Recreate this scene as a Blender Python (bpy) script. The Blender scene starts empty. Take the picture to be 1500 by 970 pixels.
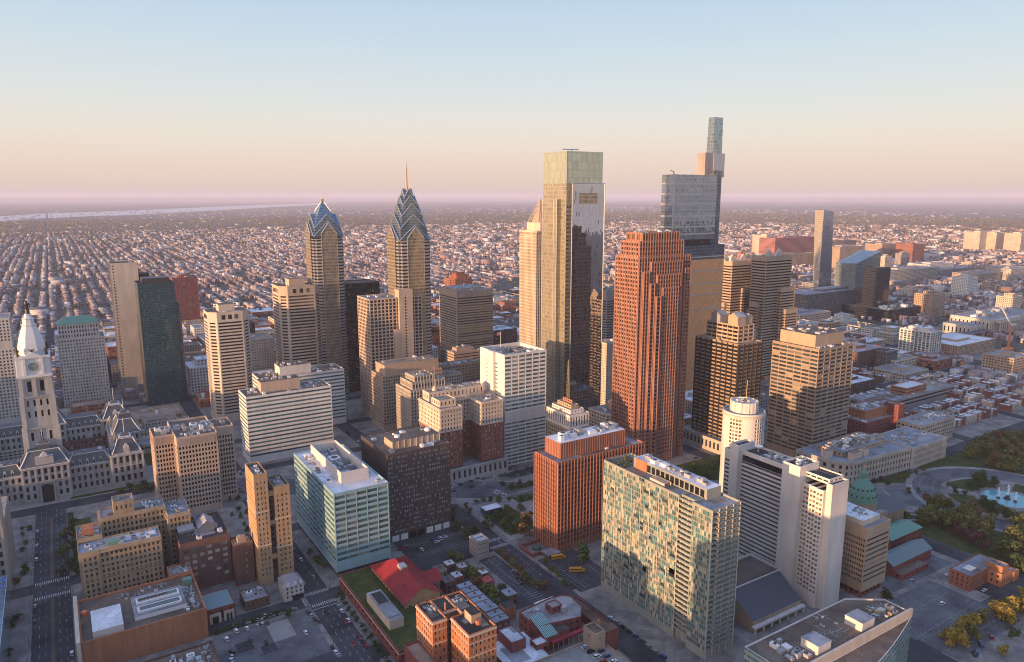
import bpy, math, random
import numpy as np
from math import sin, cos, tan, pi, radians, sqrt, hypot, floor
random.seed(7)
SC = bpy.context.scene
COL = SC.collection
# ------------------------------------------------------------------ camera
FPX, CX, CY, HZ, CAMH = 1059.0, 750.0, 485.0, 288.0, 253.0
PITCH = math.atan((CY-HZ)/FPX)
YAW = math.atan(682/hypot(FPX, CY-HZ))
cam_d = bpy.data.cameras.new('camera'); cam = bpy.data.objects.new('camera', cam_d); COL.objects.link(cam)
cam.location = (0, 0, CAMH); cam.rotation_euler = (pi/2-PITCH, 0, -YAW)
cam_d.sensor_width = 36; cam_d.lens = 36*FPX/1500; cam_d.clip_start = 1; cam_d.clip_end = 200000
SC.camera = cam
# ------------------------------------------------------------------ light
SUN_EL, SUN_AZ = 5.0, 8.0          # elevation; degrees from the east facades towards the north
sd = (-cos(radians(SUN_AZ))*cos(radians(SUN_EL)), -sin(radians(SUN_AZ))*cos(radians(SUN_EL)), sin(radians(SUN_EL)))
sun_d = bpy.data.lights.new('sun', 'SUN'); sun = bpy.data.objects.new('sun', sun_d); COL.objects.link(sun)
sun_d.energy = 5.0; sun_d.angle = radians(0.6); sun_d.color = (1.0, 0.57, 0.29)
from mathutils import Vector
sun.rotation_euler = Vector(sd).to_track_quat('Z', 'Y').to_euler()
sun.location = (-900, -300, 600)
W = bpy.data.worlds.new('World'); SC.world = W; W.use_nodes = True
nt = W.node_tree; N = nt.nodes; L = nt.links
for n in list(N): N.remove(n)
out = N.new('ShaderNodeOutputWorld'); bg = N.new('ShaderNodeBackground'); L.new(bg.outputs[0], out.inputs[0])
sky = N.new('ShaderNodeTexSky'); sky.sky_type = 'NISHITA'; sky.sun_disc = False
sky.sun_elevation = radians(SUN_EL); sky.sun_rotation = math.atan2(sd[0], sd[1]); sky.air_density = 1.2; sky.dust_density = 2.0; sky.ozone_density = 2.0
tc = N.new('ShaderNodeTexCoord'); sep = N.new('ShaderNodeSeparateXYZ'); L.new(tc.outputs['Generated'], sep.inputs[0])
ramp = N.new('ShaderNodeValToRGB'); L.new(sep.outputs['Z'], ramp.inputs[0])
def setramp(r, pts):
    e = r.color_ramp.elements
    while len(e) > 1: e.remove(e[-1])
    e[0].position = pts[0][0]; e[0].color = (*pts[0][1], 1)
    for p, c in pts[1:]:
        x = e.new(p); x.color = (*c, 1)
def srgb(r, g, b):
    f = lambda v: (v/255/12.92) if v <= 10 else ((v/255+.055)/1.055)**2.4
    return (f(r), f(g), f(b))
# colour of the twilight air opposite the low sun: mauve band, pink, cream, pale blue
setramp(ramp, [(0.0, srgb(210,192,190)), (0.01, srgb(223,202,192)), (0.026, srgb(234,210,195)), (0.05, srgb(237,219,205)), (0.073, srgb(237,226,213)), (0.1, srgb(231,229,221)),
               (0.13, srgb(221,228,228)), (0.17, srgb(211,224,232)), (0.22, srgb(197,217,234)), (0.27, srgb(181,208,233)), (0.36, (.43,.61,.92)), (0.6, (.38,.58,1.04)), (1.0, (.31,.50,.98))])
# glow of the sunrise itself round the sun's bearing
dot = N.new('ShaderNodeVectorMath'); dot.operation = 'DOT_PRODUCT'; L.new(tc.outputs['Generated'], dot.inputs[0]); dot.inputs[1].default_value = sd
glow = N.new('ShaderNodeValToRGB'); L.new(dot.outputs['Value'], glow.inputs[0])
setramp(glow, [(0.45, (0, 0, 0)), (0.75, (.22, .12, .04)), (0.93, (1.2, .66, .25)), (1.0, (4.5, 2.8, 1.3))])
ad = N.new('ShaderNodeVectorMath'); ad.operation = 'ADD'; L.new(ramp.outputs[0], ad.inputs[0]); L.new(glow.outputs[0], ad.inputs[1])
sc1 = N.new('ShaderNodeVectorMath'); sc1.operation = 'SCALE'; L.new(ad.outputs[0], sc1.inputs[0]); sc1.inputs['Scale'].default_value = 5.5
mixs = N.new('ShaderNodeMix'); mixs.data_type = 'VECTOR'; mixs.inputs[0].default_value = 0.93
L.new(sky.outputs[0], mixs.inputs[4]); L.new(sc1.outputs[0], mixs.inputs[5])
L.new(mixs.outputs[1], bg.inputs[0]); bg.inputs[1].default_value = 0.10
SC.view_settings.view_transform = 'Standard'; SC.view_settings.look = 'None'; SC.view_settings.exposure = 0.93; SC.view_settings.gamma = 1.0
SC.view_settings.use_curve_mapping = False
try:
    SC.cycles.use_denoising = True; SC.cycles.denoiser = 'OPENIMAGEDENOISE'
    SC.cycles.denoising_input_passes = 'RGB_ALBEDO_NORMAL'
except Exception: pass
SC.cycles.filter_width = 1.05; SC.cycles.max_bounces = 5; SC.cycles.diffuse_bounces = 3; SC.cycles.glossy_bounces = 3; SC.cycles.volume_bounces = 0
SC.cycles.transmission_bounces = 2; SC.cycles.caustics_reflective = False; SC.cycles.sample_clamp_indirect = 4
# ------------------------------------------------------------------ survey: where a sight line of the camera meets a plane
def ray(px, py):
    u = (px-CX)/FPX; v = -(py-CY)/FPX
    fh = cos(PITCH)+v*sin(PITCH); up = -sin(PITCH)+v*cos(PITCH)
    return (fh*sin(YAW)+u*cos(YAW), fh*cos(YAW)-u*sin(YAW), up)
def at(px, py, z=0.0):
    r = ray(px, py); t = (z-CAMH)/r[2]; return (r[0]*t, r[1]*t)
def onS(px, py, s):
    r = ray(px, py); t = s/r[1]; return (r[0]*t, CAMH+r[2]*t)
def proj(x, y, z):
    f = y*cos(YAW)+x*sin(YAW); r = x*cos(YAW)-y*sin(YAW); d = z-CAMH
    zc = f*cos(PITCH)-d*sin(PITCH); yc = f*sin(PITCH)+d*cos(PITCH)
    return CX+FPX*r/zc, CY-FPX*yc/zc
def zof(x, y, py):
    lo, hi = -20., 420.
    for _ in range(40):
        m = (lo+hi)/2
        if proj(x, y, m)[1] > py: lo = m
        else: hi = m
    return lo
def rect(N, L, R, base=None, S=None, h=None):
    """(x0, x1, y0, y1, h) of a block from its near roof corner, left and right roof corners and its base, street line or height"""
    if base is not None:
        x, y = at(*base); h = zof(x, y, N[1]); x, y = at(N[0], N[1], h)
    elif S is not None:
        x, h = onS(N[0], N[1], S); y = S
    else: x, y = at(N[0], N[1], h)
    a, b = y, y+1500; s0 = proj(x, y, h)[0] > L
    for _ in range(40):
        m = (a+b)/2
        if (proj(x, m, h)[0] > L) == s0: a = m
        else: b = m
    c, d = x, x+1500
    for _ in range(40):
        m = (c+d)/2
        if proj(m, y, h)[0] < R: c = m
        else: d = m
    return (x, c, y, a, h)
# ------------------------------------------------------------------ materials
MATS = {}
class NT:
    def __init__(s, name):
        s.m = bpy.data.materials.new(name); s.m.use_nodes = True; s.t = s.m.node_tree; s.n = s.t.nodes; s.l = s.t.links
        s.p = next(x for x in s.n if x.type == 'BSDF_PRINCIPLED'); s.out = next(x for x in s.n if x.type == 'OUTPUT_MATERIAL')
    def new(s, t, **k):
        x = s.n.new('ShaderNode'+t)
        for a, b in k.items(): setattr(x, a, b)
        return x
    def math(s, op, a, b=None, c=None):
        x = s.new('Math', operation=op)
        for i, v in enumerate((a, b, c)):
            if v is None: continue
            if isinstance(v, (int, float)): x.inputs[i].default_value = v
            else: s.l.new(v, x.inputs[i])
        return x.outputs[0]
    def mix(s, f, a, b, mode='MIX'):
        x = s.new('Mix', data_type='RGBA', blend_type=mode)
        for nm, v in (('Factor', f), ('A', a), ('B', b)):
            i = x.inputs[nm] if nm == 'Factor' else [q for q in x.inputs if q.name == nm and q.type == 'RGBA'][0]
            if nm == 'Factor': i = x.inputs[0]
            if isinstance(v, (int, float)): i.default_value = v
            elif isinstance(v, tuple): i.default_value = (*v, 1) if len(v) == 3 else v
            else: s.l.new(v, i)
        return [q for q in x.outputs if q.type == 'RGBA'][0]
    def pos(s): 
        if not hasattr(s, '_g'): s._g = s.new('NewGeometry')
        return s._g.outputs['Position']
    def noise(s, scale, detail=4, vec=None, rough=.6, out=0):
        x = s.new('TexNoise'); x.inputs['Scale'].default_value = scale; x.inputs['Detail'].default_value = detail; x.inputs['Roughness'].default_value = rough
        s.l.new(vec if vec is not None else s.pos(), x.inputs['Vector']); return x.outputs[out]
    def ramp(s, f, pts):
        r = s.new('ValToRGB'); s.l.new(f, r.inputs[0]); setramp(r, pts); return r.outputs[0]
    def maprange(s, f, a, b, c, d):
        x = s.new('MapRange'); s.l.new(f, x.inputs[0])
        for i, v in enumerate((a, b, c, d)): x.inputs[i+1].default_value = v
        return x.outputs[0]
    def scalevec(s, v, sc):
        x = s.new('VectorMath', operation='MULTIPLY'); s.l.new(v, x.inputs[0]); x.inputs[1].default_value = sc; return x.outputs[0]
    def uv(s):
        """metres along a wall, whichever way it faces"""
        p = s.pos(); sp = s.new('SeparateXYZ'); s.l.new(p, sp.inputs[0]); sn = s.new('SeparateXYZ'); s.l.new(s._g.outputs['True Normal'], sn.inputs[0])
        f = s.math('GREATER_THAN', s.math('ABSOLUTE', sn.outputs[1]), .7071)
        u = s.math('ADD', s.math('MULTIPLY', sp.outputs[0], f), s.math('MULTIPLY', sp.outputs[1], s.math('SUBTRACT', 1.0, f)))
        return u, sp.outputs[2]
    def col(s, c): s.l.new(c, s.p.inputs['Base Color'])
    def rough(s, v): s.p.inputs['Roughness'].default_value = v
    def spec(s, v): s.p.inputs['Specular IOR Level'].default_value = v
def wallmat(name, c, rough=.85, stain=.35, lines=None, spec=.3):
    """masonry or concrete: grain, drip streaks, and optional joint spacing (du, dv)"""
    if name in MATS: return MATS[name]
    k = NT(name)
    st = k.noise(1.0, 4, k.scalevec(k.pos(), (.16, .16, .03))); g = k.noise(2.2, 3); big = k.noise(.03, 2)
    f = k.math('MULTIPLY', k.maprange(st, .3, .75, 1.0+.1*stain, 1.0-.7*stain), k.maprange(g, .3, .7, .9, 1.1))
    f = k.math('MULTIPLY', f, k.maprange(big, .35, .65, .92, 1.08))
    if lines:
        u, v = k.uv(); du, dv = lines
        a = k.math('LESS_THAN', k.math('FRACT', k.math('DIVIDE', u, du)), .06/du*1.5); b = k.math('LESS_THAN', k.math('FRACT', k.math('DIVIDE', v, dv)), .06/dv*1.5)
        f = k.math('MULTIPLY', f, k.math('SUBTRACT', 1.0, k.math('MULTIPLY', k.math('MAXIMUM', a, b), .3)))
    k.col(k.mix(1.0, c, f, 'MULTIPLY')); k.rough(rough); k.spec(spec); MATS[name] = k.m; return k.m
def brickmat(name, c, mortar=.75):
    if name in MATS: return MATS[name]
    k = NT(name); u, v = k.uv(); cx = k.new('CombineXYZ'); k.l.new(u, cx.inputs[0]); k.l.new(v, cx.inputs[1])
    b = k.new('TexBrick'); k.l.new(cx.outputs[0], b.inputs['Vector']); b.inputs['Scale'].default_value = 1.0; b.inputs['Brick Width'].default_value = .5; b.inputs['Row Height'].default_value = .16; b.inputs['Mortar Size'].default_value = .012
    b.inputs['Color1'].default_value = (*[x*.8 for x in c], 1); b.inputs['Color2'].default_value = (*[x*1.2 for x in c], 1); b.inputs['Mortar'].default_value = (*[x*.5+.12 for x in c], 1)
    st = k.noise(1.0, 4, k.scalevec(k.pos(), (.3, .3, .04)))
    k.col(k.mix(1.0, b.outputs[0], k.maprange(st, .3, .75, 1.1, .72), 'MULTIPLY')); k.rough(.9); k.spec(.2); MATS[name] = k.m; return k.m
def paint(name, c, rough=.5, metal=0., spec=.5):
    if name in MATS: return MATS[name]
    k = NT(name); g = k.noise(1.5, 3); k.col(k.mix(1.0, c, k.maprange(g, .3, .7, .85, 1.1), 'MULTIPLY')); k.rough(rough); k.spec(spec); k.p.inputs['Metallic'].default_value = metal
    MATS[name] = k.m; return k.m
def roofmat(name, c, var=.4, patch=.06, rough=.9):
    if name in MATS: return MATS[name]
    k = NT(name); a = k.noise(patch, 5, rough=.65); b = k.noise(.9, 3)
    v = k.new('TexVoronoi'); v.inputs['Scale'].default_value = .07; k.l.new(k.pos(), v.inputs['Vector'])
    f = k.math('MULTIPLY', k.maprange(a, .3, .7, 1-var, 1+var), k.maprange(b, .3, .7, .85, 1.15))
    sp = k.new('SeparateXYZ'); k.l.new(v.outputs['Color'], sp.inputs[0])
    f = k.math('MULTIPLY', f, k.maprange(sp.outputs[0], 0, 1, .82, 1.12))
    k.col(k.mix(1.0, c, f, 'MULTIPLY')); k.rough(rough); k.spec(.25); MATS[name] = k.m; return k.m
def winmat(name='window_glass', dark=(.018, .022, .028), blind=(.34, .29, .22), share=.3, rough=.08, tint=(.05, .07, .08), lit=0.0):
    """panes: some dark, some with blinds drawn, each a little different"""
    if name in MATS: return MATS[name]
    k = NT(name); k.pos(); oi = k.new('ObjectInfo')
    r = k.math('FRACT', k.math('ADD', k.math('MULTIPLY', k._g.outputs['Random Per Island'], 7.13), k.math('MULTIPLY', oi.outputs['Random'], 5.71)))
    r2 = k.math('FRACT', k.math('MULTIPLY', r, 17.3))
    c = k.mix(r2, dark, tint); c = k.mix(k.math('MULTIPLY', k.math('LESS_THAN', r, share), k.maprange(r2, 0, 1, .25, 1.0)), c, blind)
    k.col(c); k.rough(rough); k.spec(.75)
    k.p.inputs['Roughness'].default_value = rough
    if lit:
        k.p.inputs['Emission Color'].default_value = (1, .62, .28, 1)
        k.l.new(k.math('MULTIPLY', k.math('GREATER_THAN', r, 1-lit), 1.2), k.p.inputs['Emission Strength'])
    MATS[name] = k.m; return k.m
def curtain(name, a, b, du=1.6, dv=3.9, line=(.25, .25, .25), lw=.12, span=.3, spanc=None, metal=.0, rough=.06, jit=.012, spec=.8, share=.2, blind=(.3, .28, .22)):
    """curtain wall: panel grid with mullions, spandrel strips, slightly uneven panes"""
    if name in MATS: return MATS[name]
    k = NT(name); u, v = k.uv(); uu = k.math('DIVIDE', u, du); vv = k.math('DIVIDE', v, dv)
    cell = k.new('CombineXYZ'); k.l.new(k.math('FLOOR', uu), cell.inputs[0]); k.l.new(k.math('FLOOR', vv), cell.inputs[1])
    wn = k.new('TexWhiteNoise'); wn.noise_dimensions = '3D'; k.l.new(cell.outputs[0], wn.inputs['Vector'])
    c = k.mix(wn.outputs['Value'], a, b)
    sp = k.new('SeparateColor'); k.l.new(wn.outputs['Color'], sp.inputs[0])
    c = k.mix(k.math('LESS_THAN', sp.outputs[1], share), c, blind)
    fv = k.math('FRACT', vv); fu = k.math('FRACT', uu)
    s = k.math('LESS_THAN', fv, span); c = k.mix(s, c, spanc or tuple(x*1.6+.02 for x in a))
    ln = k.math('MAXIMUM', k.math('LESS_THAN', fu, lw/du), k.math('LESS_THAN', k.math('ABSOLUTE', k.math('SUBTRACT', fv, span)), lw/dv*.6))
    ln = k.math('MAXIMUM', ln, k.math('LESS_THAN', fv, lw/dv))
    c = k.mix(ln, c, line); k.col(c)
    ro = k.math('ADD', rough, k.math('MULTIPLY', ln, .4)); k.l.new(ro, k.p.inputs['Roughness'])
    k.p.inputs['Metallic'].default_value = metal; k.spec(spec)
    vs = k.new('VectorMath', operation='SUBTRACT'); k.l.new(wn.outputs['Color'], vs.inputs[0]); vs.inputs[1].default_value = (.5, .5, .5)
    va = k.new('VectorMath', operation='MULTIPLY_ADD'); k.l.new(vs.outputs[0], va.inputs[0]); va.inputs[1].default_value = (jit*2, jit*2, jit*2); k.l.new(k._g.outputs['Normal'], va.inputs[2])
    nn = k.new('VectorMath', operation='NORMALIZE'); k.l.new(va.outputs[0], nn.inputs[0]); k.l.new(nn.outputs[0], k.p.inputs['Normal'])
    MATS[name] = k.m; return k.m
# ------------------------------------------------------------------ building kit
def mesh_from(name, V, F, mi, mats, smooth=False):
    me = bpy.data.meshes.new(name); me.from_pydata(V, [], F)
    for m in mats: me.materials.append(m)
    if len(mats) > 1: me.polygons.foreach_set('material_index', mi)
    if smooth: me.polygons.foreach_set('use_smooth', [True]*len(F))
    me.update(); return me
class MB:
    """collects faces of one mesh object"""
    def __init__(s): s.V = []; s.F = []; s.M = []; s.mats = []
    def mi(s, m):
        if m not in s.mats: s.mats.append(m)
        return s.mats.index(m)
    def face(s, pts, m):
        i = len(s.V); s.V += pts; s.F.append(tuple(range(i, i+len(pts)))); s.M.append(s.mi(m))
    def box(s, x0, x1, y0, y1, z0, z1, m, top=None, bottom=False):
        i = len(s.V); s.V += [(x0,y0,z0),(x1,y0,z0),(x1,y1,z0),(x0,y1,z0),(x0,y0,z1),(x1,y0,z1),(x1,y1,z1),(x0,y1,z1)]
        a = s.mi(m); t = s.mi(top) if top else a
        s.F += [(i,i+1,i+5,i+4),(i+1,i+2,i+6,i+5),(i+2,i+3,i+7,i+6),(i+3,i,i+4,i+7),(i+4,i+5,i+6,i+7)]; s.M += [a,a,a,a,t]
        if bottom: s.F.append((i+3,i+2,i+1,i)); s.M.append(a)
    def prism(s, pts, z0, z1, m, top=None, bottom=False):
        n = len(pts); i = len(s.V); s.V += [(p[0],p[1],z0) for p in pts]+[(p[0],p[1],z1) for p in pts]; a = s.mi(m); t = s.mi(top) if top else a
        for k in range(n):
            j = (k+1) % n; s.F.append((i+k,i+j,i+n+j,i+n+k)); s.M.append(a)
        s.F.append(tuple(range(i+n, i+2*n))); s.M.append(t)
        if bottom: s.F.append(tuple(range(i+n-1, i-1, -1))); s.M.append(a)
    def loft(s, rings, m, cap=True):
        n = len(rings[0]); i = len(s.V); a = s.mi(m)
        for r in rings: s.V += r
        for k in range(len(rings)-1):
            for q in range(n):
                j = (q+1) % n; s.F.append((i+k*n+q,i+k*n+j,i+(k+1)*n+j,i+(k+1)*n+q)); s.M.append(a)
        if cap: s.F.append(tuple(range(i+(len(rings)-1)*n, i+len(rings)*n))); s.M.append(a)
    def lathe(s, cx, cy, prof, n, m, cap=True, ph=0.):
        s.loft([[(cx+r*cos(ph+2*pi*k/n), cy+r*sin(ph+2*pi*k/n), z) for k in range(n)] for r, z in prof], m, cap)
    def tube(s, p, q, r, m, n=6):
        a = Vector(p); b = Vector(q); d = (b-a).normalized(); u = d.orthogonal().normalized(); w = d.cross(u)
        s.loft([[tuple(c+(u*cos(2*pi*k/n)+w*sin(2*pi*k/n))*r) for k in range(n)] for c in (a, b)], m)
    def build(s, name, parent=None, loc=(0,0,0), smooth=False):
        V = s.V if loc == (0,0,0) else [(v[0]-loc[0], v[1]-loc[1], v[2]-loc[2]) for v in s.V]
        o = bpy.data.objects.new(name, mesh_from(name, V, s.F, s.M, s.mats, smooth)); COL.objects.link(o)
        if parent: o.parent = parent
        else: o.location = loc
        return o
def tag(o, label=None, cat=None, group=None, kind=None):
    if label: o['label'] = label
    if cat: o['category'] = cat
    if group: o['group'] = group
    if kind: o['kind'] = kind
    return o
def empty(name, loc, label, cat, group=None, rz=0):
    o = bpy.data.objects.new(name, None); o.location = loc; o.rotation_euler = (0,0,rz); o.empty_display_size = 3; COL.objects.link(o)
    return tag(o, label, cat, group)
def copy_tree(o, parent=None):
    c = o.copy(); COL.objects.link(c); c.parent = parent
    for ch in o.children: copy_tree(ch, c)
    return c
def st(bay=3.6, fl=3.8, wf=.55, hf=.5, rec=.35, base=5., top=2., wall=None, win=None, fins=None, ledges=None, skip=None, end=.6, curtain=None, win_name='window', sill=.35, mid=False):
    return dict(bay=bay, fl=fl, wf=wf, hf=hf, rec=rec, base=base, top=top, wall=wall, win=win, fins=fins, ledges=ledges, skip=skip, end=end, curtain=curtain, win_name=win_name, sill=sill, mid=mid)
PANE = {}
class Bld:
    """one building: an Empty at its foot, walls, roof, roof units and every window a part"""
    def __init__(s, name, label, cx, cy, cat='building', group=None, z=0.0):
        s.loc = (cx, cy, z); s.root = empty(name, s.loc, label, cat, group); s.parts = {}; s.wins = []; s.roofs = []
    def mb(s, part): return s.parts.setdefault(part, MB())
    def fac(s, o, u, n, Ln, z0, z1, S, near=True):
        """a wall with openings from point o along u (outward n)"""
        wall, win = S['wall'], S['win']; W_ = s.mb('wall')
        P = lambda a, z, d=0.: (o[0]+u[0]*a+n[0]*d, o[1]+u[1]*a+n[1]*d, z)
        if S['curtain']:
            s.mb('glass_wall').face([P(0,z0),P(Ln,z0),P(Ln,z1),P(0,z1)], S['curtain'])
        else:
            nz = max(1, round((z1-z0-S['base']-S['top'])/S['fl'])); fl = (z1-z0-S['base']-S['top'])/nz
            e = S['end']; nx = max(1, round((Ln-2*e)/S['bay'])) if S['bay'] < 900 else 1; bw = (Ln-2*e)/nx; ww = bw*S['wf']; wh = fl*S['hf']
            rec = S['rec'] if near else 0
            if not rec:
                W_.face([P(0,z0),P(Ln,z0),P(Ln,z1),P(0,z1)], wall)
            zc = z0
            for j in range(nz):
                a = z0+S['base']+fl*j+fl*(1-S['hf'])*(1-S['sill']) ; b = a+wh
                if rec:
                    W_.face([P(0,zc),P(Ln,zc),P(Ln,a),P(0,a)], wall); zc = b
                xc = 0.
                for i in range(nx):
                    c = e+bw*i+(bw-ww)/2; d = c+ww
                    if S['skip'] and S['skip'](i, j, nx, nz): continue
                    if rec:
                        if c-xc > 1e-4: W_.face([P(xc,a),P(c,a),P(c,b),P(xc,b)], wall)
                        xc = d
                        W_.face([P(c,a),P(d,a),P(d,a,-rec),P(c,a,-rec)], wall); W_.face([P(c,b,-rec),P(d,b,-rec),P(d,b),P(c,b)], wall)
                        W_.face([P(c,a,-rec),P(c,b,-rec),P(c,b),P(c,a)], wall); W_.face([P(d,a),P(d,b),P(d,b,-rec),P(d,a,-rec)], wall)
                    s.wins.append((P((c+d)/2, (a+b)/2, -rec if rec else .05), n, ww, wh, win, S['win_name'], S['mid'] and near))
                if rec and Ln-xc > 1e-4: W_.face([P(xc,a),P(Ln,a),P(Ln,b),P(xc,b)], wall)
            if rec: W_.face([P(0,zc),P(Ln,zc),P(Ln,z1),P(0,z1)], wall)
            if S['fins'] and near:
                fw, fd, fm = S['fins'][:3]; fz = S['fins'][3] if len(S['fins']) > 3 else 0
                for i in range(nx+1):
                    c = e+bw*i; c = min(max(c, fw/2+.02), Ln-fw/2-.02)
                    s.pbox(W_, o, u, n, c-fw/2, c+fw/2, -.06, fd, z0+fz, z1-.3, fm)
        if S['ledges'] and near:
            for z, d, hh, m in S['ledges'](z0, z1): s.pbox(W_, o, u, n, .0, Ln, -.06, d, z, z+hh, m)
    def pbox(s, M_, o, u, n, a0, a1, d0, d1, z0, z1, m):
        P = lambda a, d: (o[0]+u[0]*a+n[0]*d, o[1]+u[1]*a+n[1]*d)
        q = [P(a0,d1), P(a1,d1), P(a1,d0), P(a0,d0)]
        M_.prism(q, z0, z1, m, bottom=True)
    def tier(s, pts, z0, z1, S, roof=None, par=1.0, pt=.5, cap=True):
        """walls round a footprint (list of styles or one), and a roof behind a parapet"""
        if len(pts) == 4 and not isinstance(pts[0], tuple):
            x0, x1, y0, y1 = pts; pts = [(x0,y0),(x1,y0),(x1,y1),(x0,y1)]
        n = len(pts)
        for k in range(n):
            p, q = pts[k], pts[(k+1) % n]; Ln = hypot(q[0]-p[0], q[1]-p[1])
            if Ln < .01: continue
            u = ((q[0]-p[0])/Ln, (q[1]-p[1])/Ln); nn = (u[1], -u[0])
            mx, my = (p[0]+q[0])/2, (p[1]+q[1])/2; near = nn[0]*mx+nn[1]*my < 0
            S_ = S[k] if isinstance(S, list) else S
            if S_: s.fac(p, u, nn, Ln, z0, z1, S_, near)
        if cap:
            wm = (S[0] if isinstance(S, list) else S); wm = wm['wall'] or MATS['trim_grey']
            cxm = sum(p[0] for p in pts)/n; cym = sum(p[1] for p in pts)/n
            inn = []
            for k in range(n):
                a, b, c = pts[k-1], pts[k], pts[(k+1) % n]
                def nrm(p, q):
                    d = hypot(q[0]-p[0], q[1]-p[1]); return ((q[1]-p[1])/d, -(q[0]-p[0])/d)
                n1, n2 = nrm(a, b), nrm(b, c); m = (n1[0]+n2[0], n1[1]+n2[1]); k2 = m[0]*m[0]+m[1]*m[1]
                inn.append((b[0]-2*m[0]*pt/max(k2,.3), b[1]-2*m[1]*pt/max(k2,.3)))
            W_ = s.mb('wall'); R_ = MB(); s.roofs.append(R_)
            for k in range(n):
                j = (k+1) % n
                W_.face([(*pts[k],z1),(*pts[j],z1),(*inn[j],z1),(*inn[k],z1)], wm)
                W_.face([(*inn[j],z1-par),(*inn[k],z1-par),(*inn[k],z1),(*inn[j],z1)], wm)
            R_.face([(*p,z1-par) for p in inn], roof)
            if n == 4 and roof and roof.name.startswith('roof_') and roof.name != 'roof_glass':       # patched membrane
                rq = random.Random(int(inn[0][0]*7+inn[0][1]*3+z1)); w_, d_ = inn[1][0]-inn[0][0], inn[2][1]-inn[1][1]
                if w_ > 7 and d_ > 7:
                    for q in range(rq.randint(2,5)):
                        a, c = sorted((rq.uniform(.03,.97), rq.uniform(.03,.97))); e, f = sorted((rq.uniform(.03,.97), rq.uniform(.03,.97)))
                        if (c-a)*w_ < 1 or (f-e)*d_ < 1: continue
                        x_, y_, zz = inn[0][0], inn[0][1], z1-par+.012*(q+1)
                        R_.face([(x_+a*w_,y_+e*d_,zz),(x_+c*w_,y_+e*d_,zz),(x_+c*w_,y_+f*d_,zz),(x_+a*w_,y_+f*d_,zz)], rq.choice([roof, MATS['roof_grey'], MATS['roof_brown'], MATS['roof_tan']] if roof is not MATS['roof_white'] else [roof, MATS['roof_grey'], roof]))
        return s
    def units(s, x0, x1, y0, y1, z, n, seed=0, mats=None, big=1.0, under=None):
        """plant on the roof: each unit its own part"""
        rnd = random.Random(seed*13+int(x0)); mats = mats or [MATS['metal_grey'], MATS['white_paint'], MATS['trim_grey']]
        taken = []; n = int(n*1.5)+1
        for i in range(n):
            w, d, h = rnd.uniform(1.5, 4)*big, rnd.uniform(1.5, 5)*big, rnd.uniform(.9, 2.2)*big
            if x1-x0 < w+1 or y1-y0 < d+1: continue
            for _ in range(12):
                x, y = rnd.uniform(x0+.5, x1-w-.5), rnd.uniform(y0+.5, y1-d-.5)
                if all(x > t[1]+.6 or x+w < t[0]-.6 or y > t[3]+.6 or y+d < t[2]-.6 for t in taken): break
            else: continue
            taken.append((x, x+w, y, y+d)); m = MB(); a = rnd.choice(mats); m.box(x, x+w, y, y+d, z-.05, z+h, a)
            k = rnd.random()
            if k < .5: m.lathe(x+w*.5, y+d*.5, [(min(w,d)*.34, z+h-.02), (min(w,d)*.34, z+h+.35), (min(w,d)*.26, z+h+.37)], 10, MATS['dark_metal'])
            elif k < .75: m.box(x+w*.2, x+w*.8, y+d*.15, y+d*.45, z+h-.02, z+h+.6, MATS['metal_grey'])
            else: m.tube((x+w*.5, y+d, z+h*.5), (x+w*.5, y+d+rnd.uniform(1,3), z+h*.5), .25, MATS['metal_grey'])
            m.build('rooftop_unit', under or s.root, s.loc)
        # pipes, hatches and vents too small to count
        for i in range(n):
            m = MB(); x, y = rnd.uniform(x0, x1), rnd.uniform(y0, y1)
            if rnd.random() < .6: m.lathe(x, y, [(.2, z-.05), (.2, z+.7), (.35, z+.75), (.35, z+.95)], 6, MATS['metal_grey']); nm = 'vent'
            else:
                l = rnd.uniform(2, 7); x2 = min(x+l, x1) if i % 2 else x; y2 = y if i % 2 else min(y+l, y1); nm = 'roof_pipe'
                if hypot(x2-x, y2-y) > .5: m.tube((x, y, z+.35), (x2, y2, z+.35), .14, MATS['metal_grey'])
            if m.F: m.build(nm, under or s.root, s.loc)
    def done(s, most=100):
        r = s.root
        for nm, m in s.parts.items():
            if m.F: m.build(nm, r, s.loc)
        for m in s.roofs: m.build('roof', r, s.loc)
        byname = {}
        for w in s.wins: byname.setdefault(w[5], []).append(w)
        for nm, ws in byname.items():
            def score(w):
                c, n = w[0], w[1]; v = (-c[0], -c[1], CAMH-c[2]); d = sqrt(v[0]**2+v[1]**2+v[2]**2)
                return max(0, (v[0]*n[0]+v[1]*n[1])/d)*w[2]*w[3]/d/d*(1+c[2]/60)
            ws.sort(key=score, reverse=True)
            for c, n, w, h, m, _, mid in ws[:most]:
                key = (round(w,2), round(h,2), round(n[0],3), round(n[1],3), m.name, mid)
                if key not in PANE:
                    M_ = MB(); pane(M_, (0,0,0), n, w, h, m, mid); PANE[key] = mesh_from(nm, M_.V, M_.F, M_.M, M_.mats)
                o = bpy.data.objects.new(nm, PANE[key]); o.location = (c[0]-s.loc[0], c[1]-s.loc[1], c[2]-s.loc[2]); o.parent = r; COL.objects.link(o)
            if len(ws) > most:
                M_ = MB()
                for c, n, w, h, m, _, mid in ws[most:]: pane(M_, c, n, w, h, m, mid and c[2] > 0)
                tag(M_.build(nm, r, s.loc), kind='stuff')
        s.wins = []; return r
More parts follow.
